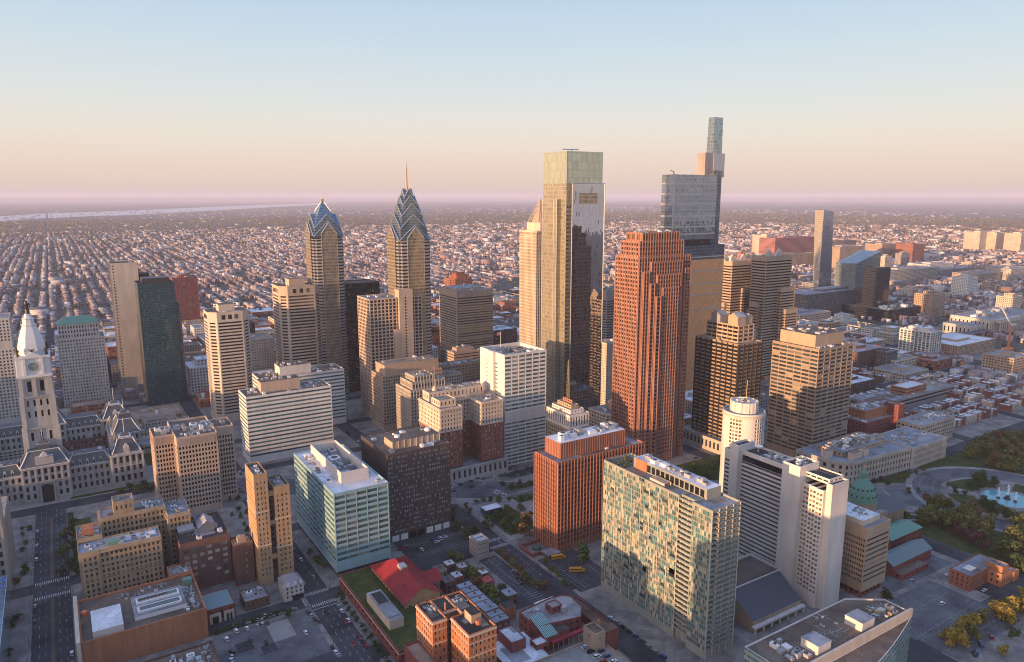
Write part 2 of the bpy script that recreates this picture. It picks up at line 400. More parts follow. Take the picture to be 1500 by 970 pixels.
def pane(M_, c, n, w, h, m, mid=False):
    u = (-n[1], n[0]); Q = lambda a, z, d=0: (c[0]+u[0]*a+n[0]*d, c[1]+u[1]*a+n[1]*d, c[2]+z)
    M_.face([Q(-w/2,-h/2),Q(w/2,-h/2),Q(w/2,h/2),Q(-w/2,h/2)], m)
    if mid:
        f = MATS['frame']; t = .06
        k = max(2, round(w/1.5)) if mid is True else mid
        for i in range(1, k):
            a = -w/2+w*i/k; M_.face([Q(a-t,-h/2,.04),Q(a+t,-h/2,.04),Q(a+t,h/2,.04),Q(a-t,h/2,.04)], f)
        if h > 1.4: M_.face([Q(-w/2,-t,.05),Q(w/2,-t,.05),Q(w/2,t,.05),Q(-w/2,t,.05)], f)
def struct(name, m, kind='structure', loc=(0,0,0)):
    return tag(m.build(name, None, loc), kind=kind)
def rp(x0, x1, y0, y1): return [(x0,y0),(x1,y0),(x1,y1),(x0,y1)]
def inset(r, a, b=None, c=None, d=None):
    b = a if b is None else b; c = a if c is None else c; d = b if d is None else d
    return (r[0]+a, r[1]-b, r[2]+c, r[3]-d)
# ------------------------------------------------------------------ shared materials
paint('metal_grey', (.42,.43,.44), .45, .3); paint('white_paint', (.72,.70,.67), .6); paint('trim_grey', (.30,.29,.28), .8); paint('dark_metal', (.05,.05,.055), .5, .3)
paint('frame', (.20,.19,.18), .5); paint('black', (.015,.015,.017), .5)
roofmat('roof_dark', (.055,.052,.05)); roofmat('roof_brown', (.15,.115,.09)); roofmat('roof_grey', (.26,.26,.27)); roofmat('roof_white', (.62,.62,.63), .2); roofmat('roof_tan', (.28,.22,.165)); roofmat('roof_blue', (.23,.25,.28), .5)
roofmat('asphalt', (.052,.054,.058), .45, .05); roofmat('asphalt_worn', (.115,.115,.118), .45, .04); roofmat('concrete', (.27,.25,.23), .25, .03); roofmat('paving', (.21,.19,.17), .45, .09); roofmat('lawn', (.050,.075,.020), .5, .07)
k = NT('lawn'); k.col(k.mix(1.0, k.ramp(k.noise(.13,5,rough=.7), [(.35,(.035,.060,.016)),(.5,(.060,.078,.022)),(.62,(.10,.085,.035)),(.75,(.05,.065,.02))]), k.maprange(k.noise(1.2,4,rough=.7), .3, .7, .6, 1.25), 'MULTIPLY')); k.rough(.95); k.spec(.1); MATS['lawn'] = k.m; roofmat('soil', (.13,.095,.065), .4, .05)
k = NT('line_paint'); k.col(k.mix(k.maprange(k.noise(.9,4,rough=.75), .38, .6, 0, 1), (.13,.13,.13), (.62,.62,.60))); k.rough(.85); MATS['line_paint'] = k.m; paint('line_yellow', (.5,.34,.06), .8)
MATS_ = MATS
# ------------------------------------------------------------------ ground, air, river
k = NT('land'); p = k.pos()
d1 = k.noise(.0011, 6, rough=.7); d2 = k.noise(.012, 5, rough=.8); d3 = k.noise(.09, 3)
c = k.ramp(d1, [(.36, (.035,.042,.02)), (.47, (.075,.07,.045)), (.55, (.10,.085,.07)), (.68, (.05,.055,.03))])
c = k.mix(k.maprange(d2, .54, .7, 0, .75), c, (.30,.25,.22)); c = k.mix(k.maprange(d3, .4, .65, 0, .7), c, (.17,.15,.145))
k.col(c); k.rough(.95); k.spec(.1); MATS['land'] = k.m
g = MB(); G_ = 170000.; g.face([(-G_,-3000,0),(G_,-3000,0),(G_,G_,0),(-G_,G_,0)], MATS['land']); struct('ground', g)
hz = NT('haze_air'); hz.n.remove(hz.p); pv = hz.new('VolumePrincipled'); pv.inputs['Color'].default_value = (.78,.79,.96,1); pv.inputs['Density'].default_value = 4.2e-5; pv.inputs['Anisotropy'].default_value = 0.0
hz.l.new(pv.outputs[0], hz.out.inputs['Volume'])
h = MB(); h.box(-40000,40000,-2500,45000,-1,352,hz.m,bottom=True); struct('haze', h, 'stuff')
k = NT('river_water'); k.col(k.ramp(k.noise(.0006,3), [(.3,(.36,.36,.38)),(.7,(.46,.45,.46))])); k.rough(.4); MATS['river_water'] = k.m
g = MB(); top = [(0,317),(60,313),(130,311),(200,308),(270,305),(340,302),(410,299.5),(480,297.5)]; bot = [(480,299.5),(410,303),(340,307),(270,311),(200,315),(130,317),(60,320),(0,324)]
g.face([(*at(x,y,0),.5) for x,y in bot+top[::1]], MATS['river_water']); struct('river', g)
# ------------------------------------------------------------------ streets and blocks
def sheet(name, pts, z, m, kind='structure'):
    g = MB(); pts = list(pts)
    a = sum(pts[i-1][0]*pts[i][1]-pts[i][0]*pts[i-1][1] for i in range(len(pts)))
    if a < 0: pts.reverse()
    g.face([(p[0],p[1],z) for p in pts], m); return struct(name, g, kind)
sheet('road', rp(-700,1330,60,1560), .03, MATS['asphalt']); sheet('road', rp(-34,-10,1560,14000), .6, MATS['asphalt'])
XS = [-560,-430,-295,-160,-22,123,257,393,527,664,800,935,1070,1205,1330]
YS = [60,188,352,534,676,768,862,975,1090,1200,1310,1420,1560]
for i in range(len(XS)-1):
    for j in range(len(YS)-1):
        hw = 10.5 if XS[i] == -22 else 8; hw2 = 10.5 if XS[i+1] == -22 else 8; hy = 7
        x0, x1, y0, y1 = XS[i]+hw, XS[i+1]-hw2, YS[j]+hy, YS[j+1]-hy
        if 640 < y0 < 860 and -170 < x0 < 123: continue
        if i == len(XS)-2: x1 += 8
        subs = [(y0,y1)]
        if YS[j] == 352 and XS[i] in (-22, 123): subs = [(y0,418),(432,y1)]
        for a, b in subs:
            g = MB(); g.box(x0,x1,a,b,0,.18,MATS['paving']); struct('pavement', g)
g = MB(); g.box(-125,112,686,860,0,.18,MATS['concrete']); struct('pavement', g)
# ------------------------------------------------------------------ street paint
def stripes(name, quads, m, z=.06):
    g = MB()
    for q in quads: g.face([(*p, z) for p in q], m)
    return struct(name, g)
def rect_q(x0,x1,y0,y1): return rp(x0,x1,y0,y1)
q = []
for x in (-28.6,-25.4,-18.2,-14.8):
    q += [rect_q(x-.09,x+.09,y,y+4) for y in range(392,672,11)]
stripes('road_markings', q, MATS['line_paint'])
g = MB(); g.face([(p[0],p[1],.055) for p in rp(-22.9,-20.9,395,514)+[]], MATS['soil']); g.face([(p[0],p[1],.055) for p in rp(-22.9,-20.9,545,655)], MATS['soil']); struct('median_strip', g)
q = []
for y0 in (517.5, 538.5):
    q += [rect_q(x,x+.55,y0,y0+4) for x in np.arange(-31.5,-12,1.25)]
for y0 in (415.5,430.5):
    q += [rect_q(x,x+.6,y0,y0+3.6) for x in np.arange(115.8,130.4,1.3)]
for x0 in (112.2,):
    q += [rect_q(x0,x0+3,y,y+.55) for y in np.arange(419,431,1.3)]
for y0 in (431.5,421):
    q += [rect_q(x,x+.6,y0,y0+3.6) for x in np.arange(249.5,264.5,1.3)]
for x in (260,264): q += [rect_q(x,x+.4,425,434)]
stripes('crosswalk', q, MATS['line_paint'], .065)
q = [rect_q(115.5,130.5,412.6,413.2)]
for x in (119,123,127): q += [rect_q(x-.09,x+.09,y,y+3.5) for y in range(300,412,8)]
for x in (119.5,127): q += [rect_q(x-.09,x+.09,y,y+3.5) for y in range(440,640,9)]
for x in (254,259.5): q += [rect_q(x-.09,x+.09,y,y+3) for y in range(372,420,8)]
stripes('lane_lines', q, MATS['line_paint'], .07)
# parking lots: worn asphalt with bays
def lot(x0,x1,y0,y1,m,rows=(),z=.21,bay=2.6):
    sheet('parking_lot', rp(x0,x1,y0,y1), z, m)
    q = []
    for (a,b,c,d,ax) in rows:      # bay lines along ax
        if ax == 'x':
            for x in np.arange(a,b,bay): q.append(rect_q(x,x+.13,c,d))
            q.append(rect_q(a,b,(c+d)/2-.07,(c+d)/2+.07))
        else:
            for y in np.arange(c,d,bay): q.append(rect_q(a,b,y,y+.13))
            q.append(rect_q((a+b)/2-.07,(a+b)/2+.07,c,d))
    if q: stripes('bay_lines', q, MATS['line_paint'], z+.02)
lot(53,112,300,414,MATS['asphalt_worn'])
sheet('patch', rp(84,112,330,366), .23, MATS['asphalt']); sheet('patch', rp(66,75,392,402), .23, MATS['asphalt']); sheet('patch', rp(78,86,383,392), .23, MATS['asphalt']); sheet('patch', rp(86,99,392,412), .23, MATS['concrete'])
lot(233,247,338,412,MATS['asphalt'],[(234,245,340,410,'y')])
lot(268,300,340,390,MATS['asphalt'],[(270,279,342,388,'y'),(289,299,342,366,'y')])
lot(192,247,420.5,470,MATS['asphalt'],[(200,246,436,446,'x'),(200,246,452,462,'x')])
lot(402,475,172,227,MATS['asphalt_worn'],[(405,466,176,185,'x'),(405,472,192,201,'x'),(405,472,208,217,'x')])
lot(440,512,231,262,MATS['asphalt_worn'],[(455,505,240,249,'x'),(455,505,252,260,'x')])
lot(488,520,186,214,MATS['asphalt'])
stripes('bay_lines', [rect_q(476.5,476.7,176,226)]+[rect_q(477,482,y,y+.13) for y in np.arange(178,226,2.6)], MATS['line_paint'], .235)
# Logan circle, parkway
CXL, CYL = 664., 263.
def ring(r0, r1, n=64): return [(CXL+r1*cos(2*pi*i/n), CYL+r1*sin(2*pi*i/n)) for i in range(n)]
def band(name, a, b, w, z, m):
    d = (b[0]-a[0], b[1]-a[1]); l = hypot(*d); n = (-d[1]/l*w/2, d[0]/l*w/2)
    sheet(name, [(a[0]+n[0],a[1]+n[1]),(b[0]+n[0],b[1]+n[1]),(b[0]-n[0],b[1]-n[1]),(a[0]-n[0],a[1]-n[1])], z, m)
sheet('lawn', rp(536,1060,60,345), .20, MATS['lawn'])
band('pavement', (60,684), (640,281), 62, .22, MATS['paving'])
band('road', (60,684), (640,281), 36, .25, MATS['asphalt_worn'])
band('road', (690,245), (1150,-75), 44, .24, MATS['asphalt_worn'])
band('road', (664,263), (664,560), 16, .23, MATS['asphalt_worn'])
band('road', (529,60), (529,345), 13, .255, MATS['asphalt'])
sheet('pavement', ring(0,76), .27, MATS['concrete']); sheet('road', ring(0,71), .29, MATS['asphalt_worn']); sheet('pavement', ring(0,49), .31, MATS['paving'])
def arc(r0, r1, a0, a1, n=14):
    return [(CXL+r1*cos(a0+(a1-a0)*i/n), CYL+r1*sin(a0+(a1-a0)*i/n)) for i in range(n+1)]+[(CXL+r0*cos(a1-(a1-a0)*i/n), CYL+r0*sin(a1-(a1-a0)*i/n)) for i in range(n+1)]
for a in range(4): sheet('lawn', arc(25,45,pi/2*a+.22+.5,pi/2*(a+1)-.22+.5), .34, MATS['lawn'])
stripes('lane_lines', [arc(r-.12,r+.12,pi*.55+i*.12,pi*.55+i*.12+.06,2) for r in (55,60,65) for i in range(18)], MATS['line_paint'], .32)
dq = (.8213,-.5706)
def along(t, w, l, wd):
    b = (60+dq[0]*t-dq[1]*w, 684+dq[1]*t+dq[0]*w)
    return [(b[0],b[1]),(b[0]+dq[0]*l,b[1]+dq[1]*l),(b[0]+dq[0]*l-dq[1]*wd,b[1]+dq[1]*l+dq[0]*wd),(b[0]-dq[1]*wd,b[1]+dq[0]*wd)]
stripes('lane_lines', [along(t,w,4,.2) for w in (-11,-7,-3.5,.0,3.5,7,11) for t in range(330,640,9)]+[along(t,-17,.7,34) for t in (575,640)]+[along(590,w,6,.7) for w in np.arange(-17,17,1.5)], MATS['line_paint'], .30)
for a, b in (((560,300),(600,240)),((600,240),(660,190)),((545,290),(575,275)),((560,225),(640,200))): band('path', a, b, 3, .245, MATS['concrete'])
# plaza north of the hotel
sheet('plaza', rp(268,390,425,524), .245, MATS['concrete']); sheet('lawn', rp(272,300,432,476), .275, MATS['lawn']); sheet('lawn', rp(310,385,478,490), .28, MATS['lawn']); sheet('lawn', rp(318,372,503,512), .28, MATS['lawn'])
sheet('path', rp(264,400,494,499), .29, MATS['paving']); sheet('driveway', rp(400,560,395,470), .21, MATS['lawn'])
sheet('lawn', rp(-9,5,545,640), .22, MATS['lawn']); sheet('lawn', rp(-8,110,688,694), .22, MATS['lawn']); sheet('lawn', rp(56,110,740,852), .22, MATS['lawn'])
sheet('lawn', rp(536,640,175,225), .235, MATS['lawn']); sheet('lawn', rp(484,528,172,184), .215, MATS['lawn'])
# ------------------------------------------------------------------ wall materials
LIME = wallmat('limestone', (.43,.385,.32)); CHST = wallmat('city_hall_stone', (.42,.405,.385), .85, .5); LIMEW = wallmat('limestone_white', (.50,.46,.41)); BEIGE = wallmat('beige_concrete', (.54,.46,.37), lines=(3.6,3.8)); PINKB = wallmat('pink_concrete', (.50,.38,.29), lines=(4.2,3.9))
WHITE = wallmat('white_panel', (.66,.63,.58), .6, .2, lines=(1.8,3.7)); WHITEC = wallmat('white_concrete', (.62,.57,.52), .8, .25); GREYC = wallmat('grey_concrete', (.30,.28,.27)); GREYD = wallmat('dark_grey_stone', (.15,.135,.13))
BRICK = brickmat('red_brick', (.30,.105,.06)); BRICKO = brickmat('orange_brick', (.42,.17,.08)); BRICKB = brickmat('brown_brick', (.15,.075,.055)); BRICKT = brickmat('tan_brick', (.44,.28,.15)); BRICKR = brickmat('deep_red_brick', (.23,.065,.05)); BRICKP = brickmat('pale_brick', (.38,.30,.20))
GRAN = wallmat('red_granite', (.35,.18,.13), .5, .2, lines=(1.7,3.9)); GRAND = wallmat('red_granite_dark', (.28,.11,.08), .5, .2); RUST = wallmat('rust_concrete', (.33,.145,.095), .8, .25); BROWNT = wallmat('brown_steel_panel', (.105,.085,.078), .55, .3, lines=(1.6,3.6))
STONEB = wallmat('brown_stone', (.36,.275,.18), .85, .5); TANC = wallmat('tan_concrete', (.42,.31,.22), .8, .3); COPPER = paint('green_copper', (.12,.26,.19), .75); SLATE = paint('slate', (.075,.085,.095), .6); REDROOF = wallmat('red_metal_roof', (.30,.028,.03), .6, .5, lines=(.75,400))
CREAM = wallmat('cream_stone', (.58,.48,.38)); AQUAP = wallmat('aqua_panel', (.27,.42,.44), .35, .1, lines=(1.4,3.9)); GLASSP = wallmat('pale_frame_panel', (.27,.28,.24), .45, .15); GOLDM = paint('gilt', (.50,.37,.20), .45, .4)
WN = winmat(); WD = winmat('window_dark', share=.12); WT = winmat('window_teal', (.02,.06,.065), (.30,.33,.28), .25, .06, (.07,.17,.17)); WBK = winmat('window_black', (.010,.010,.012), (.12,.10,.08), .1, .05, (.02,.02,.022))
WG = winmat('window_mixed', (.04,.095,.10), (.48,.43,.31), .42, .08, (.09,.19,.195)); WW = winmat('window_white_blind', (.04,.045,.05), (.55,.52,.48), .6, .15, (.10,.11,.12)); WGOLD = winmat('window_gold_reflection', (.06,.04,.02), (.5,.33,.15), .45, .1, (.16,.10,.05)); WL = winmat('window_some_lit', share=.2, lit=.03)  # gold window panes have warm reflected light put into their colour
BLACKG = curtain('black_glass', (.008,.008,.009), (.022,.02,.02), 1.5, 3.8, (.03,.027,.025), span=.35, share=.03)
TEALG = curtain('dark_teal_glass', (.010,.034,.045), (.022,.075,.09), 1.7, 3.4, (.018,.028,.034), span=.25, share=.10, blind=(.035,.12,.13), jit=.008)
MIRRORG = curtain('mirror_glass', (.46,.50,.56), (.54,.57,.62), 1.55, 4.1, (.16,.17,.19), lw=.07, span=.0, metal=.95, rough=.02, jit=.004, share=.04, blind=(.25,.27,.3))
SILVERG = curtain('silver_glass_sunlit', (.23,.21,.15), (.37,.33,.22), 1.55, 4.1, (.30,.29,.25), lw=.09, span=.22, spanc=(.34,.32,.26), metal=.3, rough=.05, jit=.006, spec=1.0, share=.08, blind=(.20,.20,.17))  # golden reflection on the silver panes is put into their base colour
CROWNG = curtain('crown_glass', (.42,.46,.36), (.55,.58,.44), 1.55, 8.2, (.18,.2,.15), lw=.16, span=.06, metal=.6, rough=.25, jit=.01, share=.0)
BLUEG = curtain('blue_glass', (.035,.06,.085), (.07,.10,.13), 1.5, 4.0, (.42,.40,.36), lw=.10, span=.3, metal=.3, rough=.06, jit=.008, share=.12, blind=(.18,.17,.15))
SKYG = curtain('sky_glass', (.20,.26,.32), (.33,.39,.44), 1.55, 4.3, (.40,.42,.42), lw=.08, span=.2, spanc=(.30,.36,.40), metal=.8, rough=.05, jit=.01, share=.18, blind=(.20,.22,.22))
REFLG = curtain('orange_reflection_glass', (.74,.33,.13), (.95,.50,.22), 1.55, 4.3, (.66,.46,.28), lw=.08, span=.2, spanc=(.78,.38,.16), metal=.4, rough=.25, jit=.02, share=.15, blind=(.62,.42,.22))  # warm reflected light is painted in as orange pane colour
GOLDG = curtain('gold_glass', (.13,.115,.09), (.26,.21,.14), 1.4, 3.9, (.52,.44,.32), lw=.16, span=.28, spanc=(.30,.25,.17), metal=.4, rough=.10, jit=.012, share=.1)
CRG = curtain('blue_crown_glass', (.07,.13,.19), (.13,.21,.28), 1.5, 1.8, (.30,.33,.34), lw=.12, span=.1, metal=.55, rough=.08, jit=.012, share=0)
ATRG = curtain('atrium_glass', (.03,.08,.13), (.06,.16,.22), 1.9, 1.9, (.34,.36,.36), lw=.16, span=.03, rough=.08, share=.05, blind=(.05,.12,.5))
METALB = paint('pale_metal_band', (.48,.47,.45), .35, .55); LEADW = paint('pale_painted_iron', (.60,.60,.60), .55); BRONZE = paint('dark_bronze', (.045,.035,.028), .45, .5)
def ctr(r): return (r[0]+r[1])/2, (r[2]+r[3])/2
def tower(name, label, r, S, roof='roof_grey', units=6, pent=None, cat='tower', group=None, par=1.0, big=1.2, done=True, most=100):
    b = Bld(name, label, *ctr(r), cat=cat, group=group); h = r[4]
    b.tier(list(r[:4]), 0, h, S, MATS[roof], par)
    w, d = r[1]-r[0], r[3]-r[2]; free = [(r[0]+1.5, r[1]-1.5, r[2]+1.5, r[3]-1.5)]
    if pent:
        fx0, fx1, fy0, fy1, ph, pm = pent; x0, x1, y0, y1 = r[0]+w*fx0, r[0]+w*fx1, r[2]+d*fy0, r[2]+d*fy1
        m = MB(); m.box(x0, x1, y0, y1, h-par-.02, h+ph, pm, top=MATS[roof])
        m.box(x0-.15, x1+.15, y0-.15, y1+.15, h+ph-.35, h+ph+.25, pm, top=MATS[roof]); pt_ = m.build('penthouse', b.root, b.loc)
        b.units(x0+.6, x1-.6, y0+.6, y1-.6, h+ph+.25, max(2, units//2), 3, under=pt_)
        free = [f for f in ((r[0]+1.5, r[1]-1.5, r[2]+1.5, y0-.8), (r[0]+1.5, r[1]-1.5, y1+.8, r[3]-1.5), (r[0]+1.5, x0-.8, y0, y1), (x1+.8, r[1]-1.5, y0, y1)) if f[1]-f[0] > 3 and f[3]-f[2] > 3]
    for i, f in enumerate(free): b.units(*f, h-par, max(1, units//max(1,len(free))), 5+i, big=big)
    return b.done(most) if done else b
def ribbon(wall, win, fl=3.8, hf=.45, rec=.5, **k): return st(bay=k.pop('bay',999), fl=fl, wf=k.pop('wf',1.0), hf=hf, rec=rec, wall=wall, win=win, end=k.pop('end',.7), win_name='window_band', **k)
# ------------------------------------------------------------------ towers of the skyline
# left group
x1, hA = onS(34,508,960); x2, hB = onS(13,466,960)
b = Bld('office_tower', 'grey-white stone office tower cut off by the left edge behind the clock tower', (x1-140)/2, 985)
S = st(bay=3.3, fl=3.7, wf=.5, hf=.55, wall=LIMEW, win=WD, base=8)
b.tier((-140,x1,960,1010), 0, hA, S, MATS['roof_grey']); b.tier((-139,x2,962,1008), hA-1, hB, S, MATS['roof_grey']); b.units(x2+1,x1-1,962,1008,hA-1,4,1); b.done()
r = rect(N=(83,498), L=82, R=153, S=985); r = (r[0], r[1], 985, 1020, r[4])
b = Bld('bank_tower', 'white stone bank tower with a green copper hip roof, right of the clock tower', *ctr(r), cat='tower')
b.tier(list(r[:4]), 0, r[4], st(bay=2.9, fl=3.9, wf=.46, hf=.5, wall=LIMEW, win=WN, base=6, top=1.5, ledges=lambda a,z: [(z-1.2,.9,.8,LIMEW),(z-20,.4,.5,LIMEW)]), MATS['roof_grey'])
x3, h3 = onS(144,472,985)
q = (r[0]+2, x3, 986.5, 1016); b.tier(q, r[4]-1, h3, st(bay=2.9, fl=5, wf=.5, hf=.62, wall=LIMEW, win=WN, base=1, top=1.5), None, cap=False)
rf = MB(); z = h3; a0,a1,b0,b1 = q[0]-.8,q[1]+.8,q[2]-.8,q[3]+.8; rf.loft([[(a0,b0,z),(a1,b0,z),(a1,b1,z),(a0,b1,z)],[(a0+9,b0+12,z+7),(a1-9,b0+12,z+7),(a1-9,b1-12,z+7),(a0+9,b1-12,z+7)]], COPPER); rf.build('hip_roof', b.root, b.loc); b.done()
r = rect(N=(161,386), L=148.4, R=201, S=1050)
r = (r[0], r[1], 1050, 1090, r[4])
cs = lambda i,j,nx,nz: i not in (0,)
b = Bld('apartment_tower', 'tall plain beige slab tower with a dark flank, behind the dark teal glass tower', *ctr(r), cat='tower')
b.tier(list(r[:4]), 0, r[4], [st(bay=4, fl=4, wf=.4, hf=.5, wall=BEIGE, win=WD, skip=cs), ribbon(BEIGE,WD), ribbon(BEIGE,WD), ribbon(GREYD,WBK,3.8,.62)], MATS['roof_dark'])
x5, h5 = onS(223,411,1052); b.tier((r[1]+.05,x5,1052,1085), 0, h5, st(bay=6, fl=7, wf=.25, hf=.3, wall=BEIGE, win=WD), MATS['roof_dark']); b.units(r[1]+1,x5-1,1054,1080,h5-1,5,2)
m = MB(); m.box(r[1]+2,x5-2,1058,1080,h5-1.02,h5+9,MATS['roof_dark']); m.build('penthouse',b.root,b.loc); b.done()
r = rect(N=(201,416), L=186, R=255, S=960); r = (r[0],r[1],960,1000,r[4])
b = Bld('glass_tower', 'dark teal glass condominium tower with a lit gold edge, near the clock tower', *ctr(r), cat='tower')
m = st(curtain=TEALG, wall=MATS['dark_metal']); b.tier(list(r[:4]), 0, r[4], m, MATS['roof_dark'], 1.5)
x6, h6 = onS(264,446,962); b.tier((r[1]+.05,x6,962,996), 0, h6, m, MATS['roof_dark'])
m2 = MB(); m2.box(r[0]+6,r[1]-4,970,990,r[4]-1.52,r[4]+5,MATS['dark_metal']); m2.build('penthouse',b.root,b.loc)
m2 = MB(); x7,h7 = onS(178,430,958)
for j in range(34): m2.box(r[0]-.9,r[0]-.05,960.5,999,6+j*4.1,6.35+j*4.1,GOLDM)
m2.build('gold_light_strips',b.root,b.loc); b.done()  # gilt strips stand in for gold sunlight on the east face
r = rect(N=(252,407), L=248, R=289, S=1500); r=(r[0],r[1],1500,1540,r[4])
tower('apartment_tower','red-brown brick apartment tower standing alone behind the dark teal glass tower',r,st(bay=4,fl=3.2,wf=.5,hf=.6,rec=.6,wall=BRICKR,win=WN,end=2),'roof_dark',4,pent=(.3,.7,.2,.8,4,BRICKR))
def octo(x0,x1,y0,y1,c): return [(x0+c,y0),(x1-c,y0),(x1,y0+c),(x1,y1-c),(x1-c,y1),(x0+c,y1),(x0,y1-c),(x0,y0+c)]
for (N_,L_,R_,h_,lab,wm,pt) in (((305,459),296,366.5,127,'shorter beige tower with cut corners and ribbon windows, left of the striped block',BEIGE,'roof_brown'),((410,420.5),395,471,149,'taller beige tower with cut corners and ribbon windows, left of the black tower',PINKB,'roof_brown')):
    r = rect(N=N_, L=L_, R=R_, h=h_); w = r[1]-r[0]; r = (r[0],r[1],r[2],r[2]+w*.9,h_)
    b = Bld('office_tower', lab, *ctr(r), cat='tower'); P8 = octo(*r[:4],8.5)
    A = ribbon(wm,WBK,3.75,.5,.9,top=11,base=9,end=1.2); Bc = st(bay=99,fl=30,wf=.02,hf=.02,wall=wm,win=WD,rec=0); Cn = st(bay=9,fl=3.75,wf=.8,hf=.5,rec=.9,wall=wm,win=WBK,top=11,base=9,end=1.5,win_name='window_band')
    b.tier(P8, 0, h_, [A,Cn]*4, MATS[pt], 1.6)
    # tall plant-floor openings under the roofline
    for (o,u,n,Lw) in (((r[0]+8.5,r[2]),(1,0),(0,-1),w-17),((r[0],r[2]+w*.9-8.5),(0,-1),(-1,0),w*.9-17)):
        m = MB()
        for k in (.25,.5,.75) if n[0] == 0 else (.2,.4,.6,.8): b.pbox(m,o,u,n,Lw*k-2.0,Lw*k+2.0,-.3,.05,h_-8.5,h_-3.5,WBK)
        m.build('louvre_openings',b.root,b.loc)
    m = MB(); m.box(r[0]+w*.3,r[0]+w*.68,r[2]+w*.3,r[2]+w*.62,h_-1.62,h_+6.5,wm,top=MATS['roof_brown']); m.build('penthouse',b.root,b.loc)
    b.units(r[0]+9,r[1]-9,r[2]+3,r[2]+w*.27,h_-1.6,5,4); b.units(r[0]+9,r[1]-9,r[2]+w*.65,r[3]-3,h_-1.6,4,9); b.done()
# cross-shaped slab in front of the city hall
r = rect(N=(258,642), L=250, R=318, base=(267,757)); r = (r[0],r[1],r[2],r[2]+52,r[4])
b = Bld('office_tower','pale concrete cross-plan tower with dense dark windows, right of the stone palace',*ctr(r),cat='tower')
S = st(bay=2.35,fl=3.75,wf=.62,hf=.62,rec=.5,wall=PINKB,win=WBK,base=5,top=7.5,end=1.0); h=r[4]
b.tier(list(r[:4]),0,h,S,MATS['roof_brown'],1.3)
b.tier((r[0]-15,r[0]-.02,r[2]+13,r[3]-13),0,h-.05,S,MATS['roof_brown'],1.3); b.tier((r[1]+.02,r[1]+15,r[2]+13,r[3]-13),0,h-.05,S,MATS['roof_brown'],1.3)
m = MB()
for (o,u,n,Lw) in (((r[0],r[2]),(1,0),(0,-1),r[1]-r[0]),((r[0]-15,r[2]+13),(1,0),(0,-1),15),((r[1],r[2]+13),(1,0),(0,-1),15),((r[0]-15,r[3]-13),(0,-1),(-1,0),r[3]-r[2]-26)):
    for a in np.arange(1.2,Lw-.5,1.18): b.pbox(m,o,u,n,a-.16,a+.16,-.05,.22,h-7.2,h-1.3,PINKB)
m.build('ribbed_band',b.root,b.loc)
b.units(r[0]+2,r[1]-2,r[2]+2,r[2]+12,h-1.3,5,1); b.units(r[0]-13,r[1]+13,r[2]+16,r[3]-16,h-1.3,8,2,big=1.6); b.done()
# two striped slabs
SW = lambda k: st(bay=999,fl=3.85,wf=1,hf=.44,rec=.35,wall=WHITE,win=WT,base=6,top=1.5,end=.5,win_name='window_band',fins=None)
for N_,L_,R_,B_,lab,ps in (((380,556),369,504,(385,640),'farther white-banded office slab behind the nearer banded slab',(.25,.62,.2,.8,9,WHITEC)),((360,582),349,485,(363,681),'nearer white-banded office slab with brown roof and long pale penthouse',(.2,.66,.3,.8,9.5,PINKB))):
    r = rect(N=N_,L=L_,R=R_,base=B_); tower('office_block',lab,r,SW(0),'roof_brown',8,pent=ps)
r = rect(N=(507,437), L=491, R=556, h=125); b = tower('glass_tower','black glass office tower between the beige cut-corner tower and the white-gridded tower',r,st(curtain=BLACKG,wall=MATS['black']),'roof_dark',3,done=False)
x0,h0 = onS(498,416.5,r[2]+6); xe,_ = onS(556,417,r[2]+6); b.tier((x0,xe,r[2]+6,r[3]+2),r[4]-1,h0,st(curtain=BLACKG,wall=MATS['black']),MATS['roof_dark']); b.done()
# gridded tower with blank shafts
r = rect(N=(541,438.7), L=523, R=618, base=(544,616)); b = Bld('office_tower','beige tower of deep square grid windows with a plain shaft up its front',*ctr(r),cat='tower')
G = st(bay=4.45,fl=3.95,wf=.74,hf=.72,rec=1.1,wall=PINKB,win=WBK,base=7,top=1.2,end=.4); b.tier(list(r[:4]),0,r[4],G,MATS['roof_grey'],1.2)
y=r[2]; X = lambda px: onS(px,440,y)[0]
m = MB(); m.box(X(583),X(603),y-3.2,y+9,0,zof(X(583),y-3,425),PINKB); m.box(X(576),X(583)-.02,y-3.0,y-.05,0,zof(X(576),y-3,483),PINKB); m.build('stair_shaft',b.root,b.loc)
m = MB()
for j in range(24): m.box(X(591),X(593),y-3.28,y-3.1,60+j*3.4,61.8+j*3.4,WBK)
m.build('shaft_slits',b.root,b.loc); b.units(r[0]+2,r[1]-2,r[2]+10,r[3]-2,r[4]-1.2,7,3); b.done()
# orange-lit slab and octagon
r = rect(N=(669,427), L=643, R=722, S=900); tower('office_tower','tan ribbon-windowed office block with a plain corner pier, right of the spired tower',r,[ribbon(TANC,WGOLD,3.7,.48,.5,top=9,end=.6),ribbon(TANC,WD),ribbon(TANC,WD),ribbon(TANC,WD,3.7,.48,.5,top=9,end=3)],'roof_grey',7,pent=(.1,.85,.2,.9,2,TANC))
r = rect(N=(661,404), L=654, R=694, S=1180); r=(r[0],r[1],1180,1215,r[4])
b = Bld('apartment_tower','distant red-brown tower with a stepped octagonal top above the tan block',*ctr(r),cat='tower'); S=st(bay=4.5,fl=3.3,wf=.5,hf=.55,wall=BRICK,win=WN)
b.tier(octo(*r[:4],8),0,r[4]-6,S,MATS['roof_tan']); b.tier(octo(*inset(r[:4],6,6),8),r[4]-7,r[4],S,MATS['roof_tan']); b.tier(octo(*inset(r[:4],11,11),5),r[4]-1,r[4]+4,S,MATS['roof_tan']); b.done()
